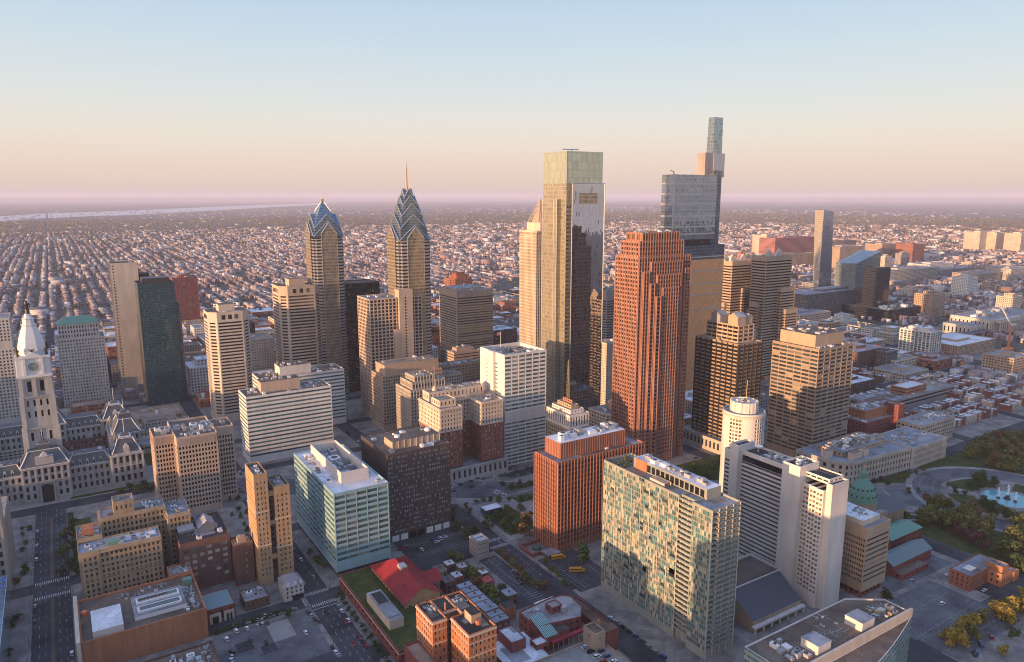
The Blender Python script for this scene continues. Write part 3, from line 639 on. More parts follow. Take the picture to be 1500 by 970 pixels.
# station group
r = rect(N=(560,551.5), L=542.5, R=647, base=(561,632)); tower('office_block','beige office block of square windows with a huge plain boxed penthouse',r,st(bay=2.9,fl=3.7,wf=.68,hf=.6,rec=.5,wall=TANC,win=WT,base=6,top=1),'roof_tan',4,pent=(.06,.97,.1,.85,10.5,TANC))
r = rect(N=(601,573), L=580, R=664, base=(601,652)); b = Bld('office_block','beige art deco station block with stepped top tiers and vertical window strips',*ctr(r)); S=st(bay=3.2,fl=3.8,wf=.5,hf=.62,rec=.6,wall=LIME,win=WD,base=8,top=2,fins=(.7,.45,LIME))
h=r[4]; b.tier(list(r[:4]),0,h,S,MATS['roof_tan']); q=inset(r[:4],3.5,8,3.5,4); b.tier(q,h-1,h+7.5,S|dict(base=1),MATS['roof_tan']); q=inset(q,4,12,3,4); b.tier(q,h+6.5,h+13,S|dict(base=1),MATS['roof_tan']); b.units(q[1]+1,r[1]-5,q[2],q[3],h+6.5,3,1); b.units(*inset(q,1,1),h+12,3,2); b.done()
r = rect(N=(606,556), L=596, R=676, S=735); tower('office_block','long low ornate stone block behind the art deco station block',r,st(bay=3.2,fl=3.9,wf=.5,hf=.6,wall=LIME,win=WD),'roof_tan',8,pent=(.1,.4,.2,.8,5,LIME))
r = rect(N=(622,540), L=612, R=702, S=790); tower('office_block','flat beige office block with a sunlit front in the middle of the dense core',r,st(bay=3.4,fl=3.9,wf=.55,hf=.5,wall=TANC,win=WD),'roof_tan',10)
r = rect(N=(665,517), L=652, R=704, S=860); tower('office_block','small tan corner block tucked left behind the white slab',r,ribbon(TANC,WD,4,.4,.4),'roof_tan',5,pent=(.2,.8,.3,.8,4,TANC))
# white slab
r = rect(N=(739,520.6), L=703, R=800.6, base=(739,684.5)); b = Bld('office_tower','white concrete slab tower with a blank band halfway up and open roof well',*ctr(r),cat='tower'); x0,x1,y0,y1,h=r
WE = ribbon(WHITE,WT,3.7,.42,.5,base=1,top=1,end=.5); ZB = zof(x0,y0,606)
NB = st(bay=7.6,fl=3.7,wf=.95,hf=.5,rec=.5,wall=WHITE,win=WT,base=.8,top=1.5,end=.4,win_name='window_band',mid=6)
EB = st(bay=999,fl=3.7,wf=.62,hf=.3,rec=.4,wall=WHITE,win=WD,base=1,top=9,end=6,win_name='window_band')
b.tier(list(r[:4]),0,ZB-8,[NB,NB,EB,EB],None,cap=False); b.tier((x0+.3,x1-.3,y0+.3,y1-.3),ZB-8,ZB,st(bay=99,wf=.02,hf=.02,fl=99,rec=0,wall=WHITEC,win=WD),None,cap=False); b.tier(list(r[:4]),ZB,h,[NB,NB,EB,EB],MATS['roof_dark'],5.0,1.6)
m=MB(); m.box(x0-2.5,x0-.05,y0+16,y0+27,0,h+.6,WHITEC); m.build('stair_shaft',b.root,b.loc)
b.units(x0+4,x1-4,y0+4,y1-4,h-5,9,4,big=1.8)
m=MB(); m.tube((x0+20,y1-6,h-5),(x0+20,y1-6,h+14),.16,MATS['white_paint'])
m.build('flagpole',b.root,b.loc); m=MB(); m.box(x0+16,x0+19.8,y1-6.05,y1-5.95,h+10.5,h+13.5,paint('flag_cloth',(.5,.2,.2),.8)); m.build('flag',b.root,b.loc); b.done()
# white-topped commercial block with lattice mast
r = rect(N=(834.6,602.5), L=796, R=862, S=492); b = Bld('office_tower','brown block with a white colonnaded top and lattice mast, behind the rust-red tower',*ctr(r),cat='tower'); x0,x1,y0,y1,h=r
y1=y0+min(y1-y0,34)
b.tier((x0,x1,y0,y1),0,h-17,st(bay=3,fl=3.9,wf=.5,hf=.5,rec=.4,wall=STONEB,win=WN),None,cap=False)
b.tier((x0-.6,x1+.6,y0-.6,y1+.6),h-17,h-4,st(bay=2.9,fl=10,wf=.5,hf=.8,rec=1.0,wall=WHITEC,win=WBK,base=1,top=1.5),MATS['roof_tan'],.5)
for k,(i,z0,z1,mm) in enumerate(((3,h-4.6,h-.5,WHITEC),(6.5,h-1.1,h+3,BRICKP),(10,h+2.4,h+6,RUST))): b.tier(inset((x0,x1,y0,y1),i,i),z0,z1,st(bay=3.2,fl=9,wf=.35,hf=.4,rec=.2,wall=mm,win=WBK,base=.5,top=.5),MATS['roof_tan'],.4)
m=MB(); cx_,cy_=(x0+x1)/2,(y0+y1)/2
for a in range(4): m.tube((cx_+1.6*cos(a*pi/2+.78),cy_+1.6*sin(a*pi/2+.78),h+5.5),(cx_+.2*cos(a*pi/2+.78),cy_+.2*sin(a*pi/2+.78),h+42),.13,GOLDM,4)
for j in range(18):
    z=h+6+j*2; t=1.6-(1.4*j*2/36.5)
    for a in range(4): m.tube((cx_+t*cos(a*pi/2+.78),cy_+t*sin(a*pi/2+.78),z),(cx_+t*cos((a+1)*pi/2+.78),cy_+t*sin((a+1)*pi/2+.78),z+2),.07,GOLDM,3)
m.build('lattice_mast',b.root,b.loc); b.done()
# curved terrace of flats behind the rust-red tower
cxo,cyo = at(925,606,42)
cyo += 16; R0=27
pts=[(cxo+R0*1.0*cos(pi+pi*i/18),cyo+R0*.8*sin(pi+pi*i/18)) for i in range(19)]+[(cxo+R0,cyo+18),(cxo-R0,cyo+18)]
b = Bld('apartment_building','curved-front apartment block with window bays tinted for gold light and a round roof drum',cxo,cyo)
b.tier(pts,0,44,st(bay=4.2,fl=3.4,wf=.72,hf=.62,rec=.5,wall=CREAM,win=WGOLD,base=5,top=1.5,end=.25,fins=(.5,.35,CREAM)),MATS['roof_grey'])
m=MB(); m.lathe(cxo,cyo+2,[(12,43),(12,50),(11,50.2)],18,TANC); m.build('roof_drum',b.root,b.loc); b.units(cxo-22,cxo-13,cyo-4,cyo+14,43,5,1); b.units(cxo+13,cxo+22,cyo-4,cyo+14,43,5,2); b.units(cxo-6,cxo+6,cyo-3,cyo+8,50.2,3,3); b.done()
# narrow beige slab and grey ribbed block between the glass tower and the red granite tower
r = rect(N=(889,503), L=886, R=925, S=640); tower('apartment_tower','narrow cream slab with small windows wedged between the glass giant and red granite tower',(r[0],r[1],640,660,r[4]),st(bay=2.8,fl=3.1,wf=.5,hf=.45,wall=CREAM,win=WT),'roof_tan',2)
r = rect(N=(889,425), L=884, R=925, S=830); tower('office_tower','grey ribbed office tower seen in the gap left of the red granite tower',(r[0],r[1],830,870,r[4]),ribbon(GREYC,WBK,3.9,.5,.6,top=16),'roof_dark',4)
# ------------------------------------------------------------------ crowned glass towers
def crossgable(M_, cx, cy, a, ze, zp, m, edge):
    """a cross-gabled glass roof over a square of half width a: eaves at ze on the corners, gable peaks at zp"""
    C4=[(cx-a,cy-a,ze),(cx+a,cy-a,ze),(cx+a,cy+a,ze),(cx-a,cy+a,ze)]; P4=[(cx,cy-a,zp),(cx+a,cy,zp),(cx,cy+a,zp),(cx-a,cy,zp)]; T=(cx,cy,zp)
    for k in range(4):
        M_.face([C4[k],C4[(k+1)%4],P4[k]],m); M_.face([C4[k],P4[k],T],m); M_.face([P4[k],C4[(k+1)%4],T],m)
        edge.tube(C4[k],P4[k],.4,METALB,5); edge.tube(P4[k],C4[(k+1)%4],.4,METALB,5)
def liberty(label, N_, L_, R_, S_, base_ze, tiers, bayh, bayp, spire=None, apex=None, stripz=None):
    r = rect(N=N_,L=L_,R=R_,S=S_); w=r[1]-r[0]; x0,y0=r[0],r[2]; cx,cy=x0+w/2,y0+w/2; a=w/2
    b = Bld('spired_tower' if spire else 'crowned_tower',label,cx,cy,cat='tower')
    n=a*.16; STR=st(bay=999,fl=3.9,wf=1,hf=.45,rec=.3,wall=METALB,win=WBK,base=5,top=.5,end=.02,win_name='window_band')
    ze=base_ze
    # shaft with notched corners: eight faces a side keep the stripes on the corners, gilt bays in the middle
    P8=[(cx-a+n,cy-a),(cx+a-n,cy-a),(cx+a-n,cy-a+n),(cx+a,cy-a+n),(cx+a,cy+a-n),(cx+a-n,cy+a-n),(cx+a-n,cy+a),(cx-a+n,cy+a),(cx-a+n,cy+a-n),(cx-a,cy+a-n),(cx-a,cy-a+n),(cx-a+n,cy-a+n)]
    b.tier(P8,0,ze,STR,MATS['roof_dark'])
    bw=a*.52; g=b.mb('glass_bay'); e=MB()
    for (o,u,nn) in (((cx,cy-a),(1,0),(0,-1)),((cx+a,cy),(0,1),(1,0)),((cx,cy+a),(-1,0),(0,1)),((cx-a,cy),(0,-1),(-1,0))):
        P=lambda s,z,d: (o[0]+u[0]*s+nn[0]*d,o[1]+u[1]*s+nn[1]*d,z)
        d=1.6
        g.face([P(-bw,0,d),P(bw,0,d),P(bw,bayh,d),P(0,bayp,d),P(-bw,bayh,d)],GOLDG)
        for q in (-1,1): g.face([P(q*bw,0,-.1),P(q*bw,0,d),P(q*bw,bayh,d),P(q*bw,bayh,-.1)][::q],GOLDG)
        dd=a*.5
        g.face([P(-bw,bayh,d),P(0,bayp,d),P(0,bayp,-dd),P(-bw,bayh,-dd)],CRG); g.face([P(0,bayp,d),P(bw,bayh,d),P(bw,bayh,-dd),P(0,bayp,-dd)],CRG)
        for q in (-1,1): e.tube(P(q*bw,bayh,d),P(0,bayp,d),.6,METALB,5); e.tube(P(q*bw,0,d+.05),P(q*bw,bayh,d+.05),.35,METALB,4)
        for j in range(1,4): e.tube(P(-bw,bayh*(1-j*.13),d+.1),P(bw,bayh*(1-j*.13),d+.1),.3,METALB,4)
    c=MB()
    for k,(fa,z0,zp) in enumerate(tiers):
        aa=a*fa
        if k: c.box(cx-aa,cx+aa,cy-aa,cy+aa,tiers[k-1][1]-2,z0,CRG)
        crossgable(c,cx,cy,aa,z0,zp,CRG,e)
    zl=tiers[-1]
    if apex:
        aa=a*zl[0]*.97; c.loft([[(cx-aa,cy-aa,zl[1]+1),(cx+aa,cy-aa,zl[1]+1),(cx+aa,cy+aa,zl[1]+1),(cx-aa,cy+aa,zl[1]+1)],[(cx-aa*.5,cy-aa*.5,zl[1]+19),(cx+aa*.5,cy-aa*.5,zl[1]+19),(cx+aa*.5,cy+aa*.5,zl[1]+19),(cx-aa*.5,cy+aa*.5,zl[1]+19)],[(cx-1,cy-1,apex),(cx+1,cy-1,apex),(cx+1,cy+1,apex),(cx-1,cy+1,apex)]],CRG)
        e.box(cx-1.5,cx+1.5,cy-1.5,cy+1.5,apex-.5,apex+3,GOLDM)
        e.lathe(cx,cy,[(.5,apex+3),(.15,apex+7)],6,GOLDM)
        for sx in (-1,1):
            for sy in (-1,1): e.tube((cx+sx*aa*.5,cy+sy*aa*.5,zl[1]+19.1),(cx+sx,cy+sy,apex),.22,METALB,5)
    c.build('glass_crown',b.root,b.loc); e.build('metal_edging',b.root,b.loc)
    if spire:
        z0,z1=spire; s=MB(); s.lathe(cx,cy,[(4.2,z0-6),(2.6,z0),(1.5,z0+5),(1.0,z0+8),(.9,z0+(z1-z0)*.55),(.6,z0+(z1-z0)*.7),(.35,z0+(z1-z0)*.85),(.12,z1)],8,TANC,ph=.4)
        for j in range(9): s.lathe(cx,cy,[(1.3,z0+9+j*2.2),(1.3,z0+9.5+j*2.2)],8,TANC,ph=.4)
        s.build('spire',b.root,b.loc)
    return b.done()
liberty('tallest spired tower with stacked blue glass chevron gables and gilt bays',(584.6,347),561.5,631,764,203,[(1.0,203,221),(.83,217,233),(.66,231,245),(.48,243,254),(.30,252,262)],206,219,spire=(257,296))
liberty('shorter gabled blue glass tower without a spire, left of the spired tower',(459,342),446.5,503,861,203,[(1.0,206,224),(.86,216,232)],209,222,apex=247)
# ------------------------------------------------------------------ silver glass giant
r = rect(N=(830.6,221),L=805.7,R=883.5,h=297); x0,x1,y0,y1,h=r; y1=y0+40
b = Bld('glass_skyscraper','tall silver-gold glass skyscraper with a pale crown, left of the red granite tower',*ctr(r),cat='skyscraper')
zs=zof(x0,y0,268); g=st(curtain=SILVERG,wall=METALB)
b.tier((x0,x1,y0,y1),0,zs-.5,g,None,cap=False); b.tier((x0,x1,y0,y1),zs-.5,h,st(curtain=CROWNG,wall=METALB),MATS['roof_grey'],2,.6)
X=lambda px,py,yy: onS(px,py,yy)[0]
xa,xb=X(838.5,268,y0-5),X(886.3,268,y0-5); b.tier((xa,xb,y0-5,y0-.1),0,zof(xa,y0-5,268.5),st(curtain=MIRRORG,wall=METALB),MATS['roof_grey'],.6,.3)
ze=zof(x0-5,y0+9,292); b.tier((x0-5,x0-.1,y0+9,y0+34),0,ze,g,MATS['roof_grey'],.6,.3)
e=MB()
for (p,q) in (((xa,y0-5.15),(xb,y0-5.15)),): 
    z=zof(xa,y0-5,268.5); e.tube((xa,y0-5.2,0),(xa,y0-5.2,z),.45,METALB,5); e.tube((xb,y0-5.2,0),(xb,y0-5.2,z),.45,METALB,5); e.tube((xa,y0-5.2,z),(xb,y0-5.2,z),.45,METALB,5)
for yy in (y0+9,y0+14,y0+34): e.tube((x0-5.2,yy,0),(x0-5.2,yy,ze),.4,METALB,5)
e.tube((x0,y0,zs),(x0,y0,h),.3,METALB,4)
e.build('metal_edging',b.root,b.loc)
m=MB()
for j in range(58): m.box(x0+.4,x0+2.8,y0-.12,y0+.3,8+j*4.1,9.5+j*4.1,WBK)
m.build('corner_balconies',b.root,b.loc)
xw,zw=onS(848,283,y0-5.1); xw2,zw2=onS(875,299,y0-5.1); m=MB(); m.box(xw,xw2,y0-5.12,y0-5.02,zw2,zw,GOLDG); m.build('gold_pane',b.root,b.loc)  # flat pane of gold-tinted glass on the front slab
m=MB(); m.tube((x0+14,y0+12,h-2),(x0+14,y0+12,h+2.4),.5,MATS['metal_grey']); m.tube((x0+2,y0+10,h+2.2),(x0+24,y0+13,h+2.6),.45,MATS['metal_grey']); m.build('window_cleaning_crane',b.root,b.loc); b.done()
# ------------------------------------------------------------------ tallest tower: glass box, core and mast
r = rect(N=(988,255.5),L=970,R=1051,S=640); x0,x1,y0,y1,h=r; 
b = Bld('glass_skyscraper','tallest glass skyscraper with a stepped mast, right of the red granite tower',*ctr(r),cat='skyscraper')
XX=lambda px,py,yy=y0: onS(px,py,yy)
zb=zof(x0,y0,350); xr,zl=XX(1056,378); S_=st(curtain=SKYG,wall=METALB)
b.tier((x0,x1,y0,y1),zb-2,h,S_,MATS['roof_dark'],2)
xs,_=XX(1063,251); b.tier((x1+.05,xs,y0+6,y1-4),0,zof(xs,y0+6,250),st(curtain=BLUEG,wall=METALB),MATS['roof_dark'])
zt=zof(x0,y0,361); b.tier((x0+3,x1-4,y0+3,y1-3),zt-2,zb-2.02,st(curtain=BLACKG,wall=MATS['black']),None,cap=False); b.tier((x0-1,xr,y0-5,y1),0,zl,st(curtain=REFLG,wall=METALB),None,cap=False); b.tier((x0-1,xr,y0-5,y1),zl+.02,zt,st(curtain=BLUEG,wall=METALB),MATS['roof_dark'],1)
e=MB()
for py in (268.5,284,299.5,317,333,344): z=zof(x0,y0,py); e.box(x0-.3,x1+.1,y0-.3,y0-.02,z-.9,z+.9,METALB)
for py in (268.5,284,299.5,317,333,344): z=zof(x0,y0,py); e.box(x0-.3,x0-.02,y0-.02,y1,z-.9,z+.9,METALB)
for py in (379,400,419,436,458): z=zof(x0,y0-5,py); e.box(x0-1.3,xr,y0-5.3,y0-5.02,z-.7,z+.7,METALB)
e.box(x0-.9,x0+.9,y0-.9,y0-.02,zb,h+.5,METALB); e.build('metal_bands',b.root,b.loc)
yc_=y0+12; xm0=onS(1032,256,yc_)[0]; xm1=onS(1060,256,yc_)[0]; zm=zof(xm0,yc_,223.5)
m=MB(); m.box(xm0,xm0+(xm1-xm0)*.42,yc_,y0+26,h-2,zm,GREYC); m.box(xm0+(xm1-xm0)*.42+.02,xm1,yc_-.6,y0+26,h-2,zm-.4,MATS['metal_grey']); m.build('core_block',b.root,b.loc)
ya_=y0+14; t0=onS(1044.5,223,ya_)[0]; t1=onS(1057.5,223,ya_)[0]; zq=zof(t0,ya_,171.5); m=MB()
m.loft([[(t0,ya_,zm-1),(t1,ya_,zm-1),(t1,y0+25,zm-1),(t0,y0+25,zm-1)],[(t0+.5,ya_+.5,zq),(t1-.3,ya_+.5,zq),(t1-.3,y0+24,zq),(t0+.5,y0+24,zq)]],SKYG); m.build('mast',b.root,b.loc)
m=MB(); m.tube((x0+4,y0+5,h-2),(x0+4,y0+5,h+3.5),.6,MATS['dark_metal']); m.tube((x0+4,y0+5,h+3),(x0-1,y0+6,h+5),.4,MATS['dark_metal']); m.build('window_cleaning_crane',b.root,b.loc); b.done()
# ------------------------------------------------------------------ granite tower with a pyramid
r = rect(N=(785,338),L=761.5,R=803,S=700); x0,x1,y0,y1,h=r; a=17; x1=x0+34; y1=y0+34
b = Bld('pyramid_tower','pale stone-ribbed tower with an openwork pyramid top, hidden behind the silver glass giant',*ctr((x0,x1,y0,y1)),cat='tower')
b.tier((x0,x1,y0,y1),0,h,st(bay=2.6,fl=3.9,wf=.55,hf=.6,rec=.4,wall=CREAM,win=WGOLD,base=8,top=2,fins=(.8,.6,CREAM),ledges=lambda p,q:[(q-2.2,1.6,1.2,CREAM),(q-22,.7,.8,CREAM),(q-8,.8,.8,CREAM)]),MATS['roof_tan'])
cx,cy=ctr((x0,x1,y0,y1)); m=MB(); m.prism(octo(cx-13,cx+13,cy-13,cy+13,5),h-1.1,h+9,CREAM); m.build('octagon_stage',b.root,b.loc)
m=MB(); zt=h+37
for q in range(8):
    p=octo(cx-12.5,cx+12.5,cy-12.5,cy+12.5,4.8); A_,B_=p[q],p[(q+1)%8]
    for t in (0,.33,.66): m.tube((A_[0]+(B_[0]-A_[0])*t,A_[1]+(B_[1]-A_[1])*t,h+9),(cx,cy,zt),.22,CREAM,4)
    for j in range(1,9):
        f=1-j/9.5; m.tube((cx+(A_[0]-cx)*f,cy+(A_[1]-cy)*f,h+9+28*(1-f)),(cx+(B_[0]-cx)*f,cy+(B_[1]-cy)*f,h+9+28*(1-f)),.18,CREAM,4)
m.build('lattice_pyramid',b.root,b.loc); m=MB(); m.lathe(cx,cy,[(9,h+8.9),(.5,zt-6)],8,TANC); m.build('pyramid_core',b.root,b.loc); b.done()
# ------------------------------------------------------------------ red granite tower, stepped
r = rect(N=(936,377),L=915.7,R=1012,S=490); x0,x1,y0,y1,h=r
b = Bld('granite_tower','tall red granite tower with stepped crown and lit vertical piers',*ctr(r),cat='tower')
GS=st(bay=3.3,fl=3.9,wf=.62,hf=.62,rec=.6,wall=GRAN,win=WBK,base=8,top=1.5,end=.5,fins=(.7,.6,GRAN)); y1=y0+32
Z=lambda py,yy=y0: zof(x0+20,yy,py); X=lambda px: onS(px,390,y0)[0]
b.tier((x0,x1,y0,y1),0,h,GS,MATS['roof_tan'],.8)
xa,xb=X(927)+5,X(1006); b.tier((X(940),X(1005),y0+4,y1-3),h-1,Z(353),GS|dict(base=1),MATS['roof_tan'],.8); b.tier((X(946),X(1000),y0+6,y1-5),Z(353)-1,Z(341),GS|dict(base=1,fl=9,hf=.8,win=WGOLD),MATS['roof_tan'],.8)
m=MB()
for (pa,pb,py,d) in ((952,998,383,1.6),(960,995,402,3.2),(967,990,421,4.8)):
    b.tier((X(pa),X(pb),y0-d,y0-d+1.58),0,Z(py),GS,MATS['roof_tan'],.3,.2)
for (pa,pb,py,d) in ((941,949.6,397,1.5),(949.8,956.5,414,3.1),(957,964,433,5.0),):
    b.tier((X(pa),X(pb),y0-d-.7,y0-.02),0,Z(py),GS,MATS['roof_tan'],.3,.2)
b.tier((X(1002),X(1010),y0-1.7,y0-.02),0,Z(395),GS,MATS['roof_tan'],.3,.2)
m=MB()
for k in range(9): 
    m.tube((x0+6+k*3.4,y0+12,Z(341)-1),(x0+6+k*3.4,y0+12,Z(341)+random.uniform(6,14)),.12,MATS['metal_grey'],4)
m.build('roof_aerials',b.root,b.loc)
b.units(x0+8,x1-12,y0+9,y1-9,Z(341)-.8,4,3); b.done()
# ------------------------------------------------------------------ dark and beige gabled tower
r = rect(N=(1083,505),L=1005,R=1102,base=(1074,668)); x0,x1,y0,y1,h=r; y1=y0+min(y1-y0,56); x1=max(x1,x0+34)
b = Bld('office_tower','dark glass tower with beige bands, sunlit middle bays and gabled beige rooftops',*ctr((x0,x1,y0,y1)),cat='tower')
DG=st(bay=6.5,fl=3.8,wf=.86,hf=.6,rec=.5,wall=wallmat('brown_band',(.33,.24,.165)),win=WBK,base=9,top=1.5,end=.4,win_name='window_band',fins=(1.3,.5,MATS['black']))
b.tier((x0,x1,y0,y1),0,h,DG,MATS['roof_tan']); b.tier((x0+6,x1-5,y0+7,y1-8),h-1,h+17,st(bay=6.5,fl=4.2,wf=.9,hf=.55,rec=.5,wall=TANC,win=WBK,base=1,top=1,win_name='window_band'),MATS['roof_tan'])
def gable(b,x0,x1,y0,y1,z0,z1,z2,wall,roof,axis='x',name='gable'):
    m=MB()
    if axis=='x':   # ridge along x
        ym=(y0+y1)/2; m.face([(x0,y0,z0),(x1,y0,z0),(x1,y0,z1),(x0,y0,z1)],wall); m.face([(x1,y1,z0),(x0,y1,z0),(x0,y1,z1),(x1,y1,z1)],wall)
        m.face([(x0,y1,z0),(x0,y0,z0),(x0,y0,z1),(x0,ym,z2),(x0,y1,z1)],wall); m.face([(x1,y0,z0),(x1,y1,z0),(x1,y1,z1),(x1,ym,z2),(x1,y0,z1)],wall)
        o=.6; R=MB(); R.face([(x0-o,y0-o,z1-.3),(x1+o,y0-o,z1-.3),(x1+o,ym,z2+.2),(x0-o,ym,z2+.2)],roof); R.face([(x1+o,y1+o,z1-.3),(x0-o,y1+o,z1-.3),(x0-o,ym,z2+.2),(x1+o,ym,z2+.2)],roof)
    else:
        xm=(x0+x1)/2; m.face([(x0,y1,z0),(x0,y0,z0),(x0,y0,z1),(x0,y1,z1)],wall); m.face([(x1,y0,z0),(x1,y1,z0),(x1,y1,z1),(x1,y0,z1)],wall)
        m.face([(x0,y0,z0),(x1,y0,z0),(x1,y0,z1),(xm,y0,z2),(x0,y0,z1)],wall); m.face([(x1,y1,z0),(x0,y1,z0),(x0,y1,z1),(xm,y1,z2),(x1,y1,z1)],wall)
        o=.6; R=MB(); R.face([(x0-o,y1+o,z1-.3),(x0-o,y0-o,z1-.3),(xm,y0-o,z2+.2),(xm,y1+o,z2+.2)],roof); R.face([(x1+o,y0-o,z1-.3),(x1+o,y1+o,z1-.3),(xm,y1+o,z2+.2),(xm,y0-o,z2+.2)],roof)
    p=m.build(name,b.root,b.loc); q=R.build('pitched_roof',b.root,b.loc); return p
zt=h+16
gable(b,x0+5.5,x0+17,y0+8,y0+20,zt,zt+9,zt+13,TANC,MATS['roof_grey'],'x'); gable(b,x0+5.5,x0+17,y0+30,y0+42,zt,zt+8,zt+12,GREYC,MATS['roof_grey'],'x'); gable(b,x0+19,x1-6,y0+9,y0+26,zt,zt+7,zt+11,TANC,MATS['roof_grey'],'y')
m=MB(); m.box(x1-4.9,x1-.5,y0+8,y0+20,h-1.02,h+9,GREYC,top=paint('pool_blue',(.08,.32,.42),.3)); m.build('roof_pool_deck',b.root,b.loc); b.units(x0+1,x0+5,y0+2,y1-3,h-1,3,5)
b.tier((x0-9,x1-2,y0-7,y1+10),0,14,st(bay=5,fl=9,wf=.5,hf=.65,rec=.6,wall=LIME,win=WD,base=1.5,top=2),MATS['roof_grey']); b.done()
# ------------------------------------------------------------------ tan twin-face tower
r = rect(N=(1200,512),L=1132,R=1252,base=(1190,683)); x0,x1,y0,y1,h=r
tower('office_tower','broad tan ribbon-windowed tower with a plain penthouse, above the curved stone block',(x0,x1,y0,y1,h),st(bay=9.2,fl=3.85,wf=.92,hf=.54,rec=.6,wall=wallmat('brown_grey_concrete',(.31,.24,.18)),win=WD,base=9,top=2,end=.4,win_name='window_band',ledges=None),'roof_brown',14,pent=(.1,.9,.16,.92,11,TANC))
# ------------------------------------------------------------------ banded twins
for N_,L_,R_,S_,steps,lab in (((1073,383),1057,1103,690,((1054,1100,425),(1050,1098,447)),'left of two striped tan towers with notched tops, beside the tallest tower'),((1123,376),1103,1161,640,((1100,1163,408),(1096,1166,435)),'right of two striped tan towers with notched tops, beside the tallest tower')):
    r=rect(N=N_,L=L_,R=R_,S=S_); x0,x1,y0,y1,h=r; y1=y0+max(24,min(y1-y0,34)); b=Bld('office_tower',lab,*ctr((x0,x1,y0,y1)),cat='tower',group='striped twin towers')
    S=ribbon(TANC,WBK,3.9,.46,.6,end=.6,top=6); b.tier((x0,x1,y0,y1),0,h,S,MATS['roof_tan'])
    xs=(x0+x1)/2; Zp=zof(x0,y0,440); b.tier((xs,x1+3,y0-6,y0-.05),0,Zp+16,S,MATS['roof_tan'],.5,.3); b.tier((xs+6,x1+5,y0-11,y0-6.05),0,Zp-14,S,MATS['roof_tan'],.5,.3); b.tier((x0-5,x0-.05,y0+6,y0+20),0,Zp-4,S,MATS['roof_tan'],.5,.3)
    # top frame with a diamond cut through
    m=MB(); xm=xs; zb=h-1
    for sx in (-1,1):
        m.face([(xm+sx*15,y0+8,zb),(xm+sx*2,y0+8,zb),(xm+sx*6.5,y0+8,zb+4.5),(xm+sx*15,y0+8,zb+4.5)][::sx],CREAM)
        P_=[(xm+sx*15,zb),(xm+sx*1.5,zb),(xm+sx*6,zb+4.5),(xm+sx*11,zb+9.5),(xm+sx*15,zb+6)]
        F=[(a,y0+8.02,z) for a,z in P_]; Bk=[(a,y0+12,z) for a,z in P_]; m.face(F[::sx],CREAM); m.face(Bk[::-sx],CREAM)
        for i in range(5): m.face([F[i],Bk[i],Bk[(i+1)%5],F[(i+1)%5]],CREAM)
    m.build('diamond_frame',b.root,b.loc); b.units(x0+3,x1-3,y0+14,y1-3,h-1,4,7); b.done()
# ------------------------------------------------------------------ round white tower
cxr,zr=onS(1090,600,388); hr=zr; xl,_=onS(1061.6,606,388); R0=cxr-xl
xl2=at(1061.8,606,hr); cyr=388
dirp=ray(1090,600); R0=28.6/FPX*hypot(cxr,cyr)*1.02
pts=[(cxr+R0*cos(2*pi*i/40),cyr+R0*sin(2*pi*i/40)) for i in range(40)]
b=Bld('round_tower','white cylindrical tower of blank panels and window strips with a drum on top',cxr,cyr,cat='tower')
A=st(bay=99,fl=3.3,wf=.02,hf=.02,rec=0,wall=WHITEC,win=WD); B_=st(bay=2.4,fl=3.1,wf=.8,hf=.6,rec=.7,wall=WHITEC,win=WGOLD,base=5,top=4,end=.15)
b.tier(pts,0,hr,[A if (i//4)%2==0 else B_ for i in range(40)],MATS['roof_grey'],1.2)
m=MB(); m.lathe(cxr,cyr,[(R0+.9,hr-3.2),(R0+.9,hr-1.6),(R0+.05,hr-1.5)],40,CREAM,cap=False); m.build('cornice_ring',b.root,b.loc)
m=MB(); m.lathe(cxr,cyr,[(R0*.66,hr-1.25),(R0*.66,hr+8),(R0*.6,hr+8.05),(R0*.6,hr+7)],24,WHITEC); m.build('roof_drum',b.root,b.loc)
m=MB()
for i in range(12):
    a=2*pi*i/12; m.pbox_=None; m.tube((cxr+R0*.67*cos(a),cyr+R0*.67*sin(a),hr-1),(cxr+R0*.67*cos(a),cyr+R0*.67*sin(a),hr+8.3),.35,CREAM,4)
m.tube((cxr+2,cyr,hr+7),(cxr+2,cyr,hr+25),.3,GOLDM); m.build('drum_ribs_and_aerial',b.root,b.loc); b.units(cxr-5,cxr+5,cyr-6,cyr+6,hr+7,5,4); b.done()
# ------------------------------------------------------------------ brick and cream winged block
r=rect(N=(644.6,600),L=617,R=677,base=(654.5,711)); x0,x1,y0,y1,h=r; xr0=onS(705,585,y0)[0]; xr1=onS(737,582,y0)[0]
b=Bld('apartment_building','winged red brick block with pale stone top floors, left of the white slab',(x0+xr1)/2,y0+25)
zc=h-22; SB=st(bay=3.1,fl=3.7,wf=.42,hf=.55,rec=.35,wall=BRICK,win=WW,base=3,top=.5); SC_=st(bay=3.1,fl=4.2,wf=.42,hf=.6,rec=.4,wall=CREAM,win=WN,base=1,top=2,ledges=lambda p,q:[(q-1.6,1.0,.9,CREAM),(p+.3,.7,.6,CREAM)])
yb=y0+22; ye=y0+44
for (a,c,d,e_) in ((x0,x1,y0,ye),(xr0,xr1,y0,ye),(x1+.03,xr0-.03,yb,ye)):
    b.tier((a,c,d,e_),14,zc,SB,None,cap=False); b.tier((a,c,d,e_),zc,h,SC_,MATS['roof_tan'],1.0)
b.tier((x0-3,xr1+3,y0-4,ye+2),0,14,st(bay=5.2,fl=11,wf=.42,hf=.62,rec=.7,wall=LIMEW,win=WBK,base=1.5,top=1.5,ledges=lambda p,q:[(q-1.0,.7,.6,LIMEW)]),MATS['roof_grey'],1)
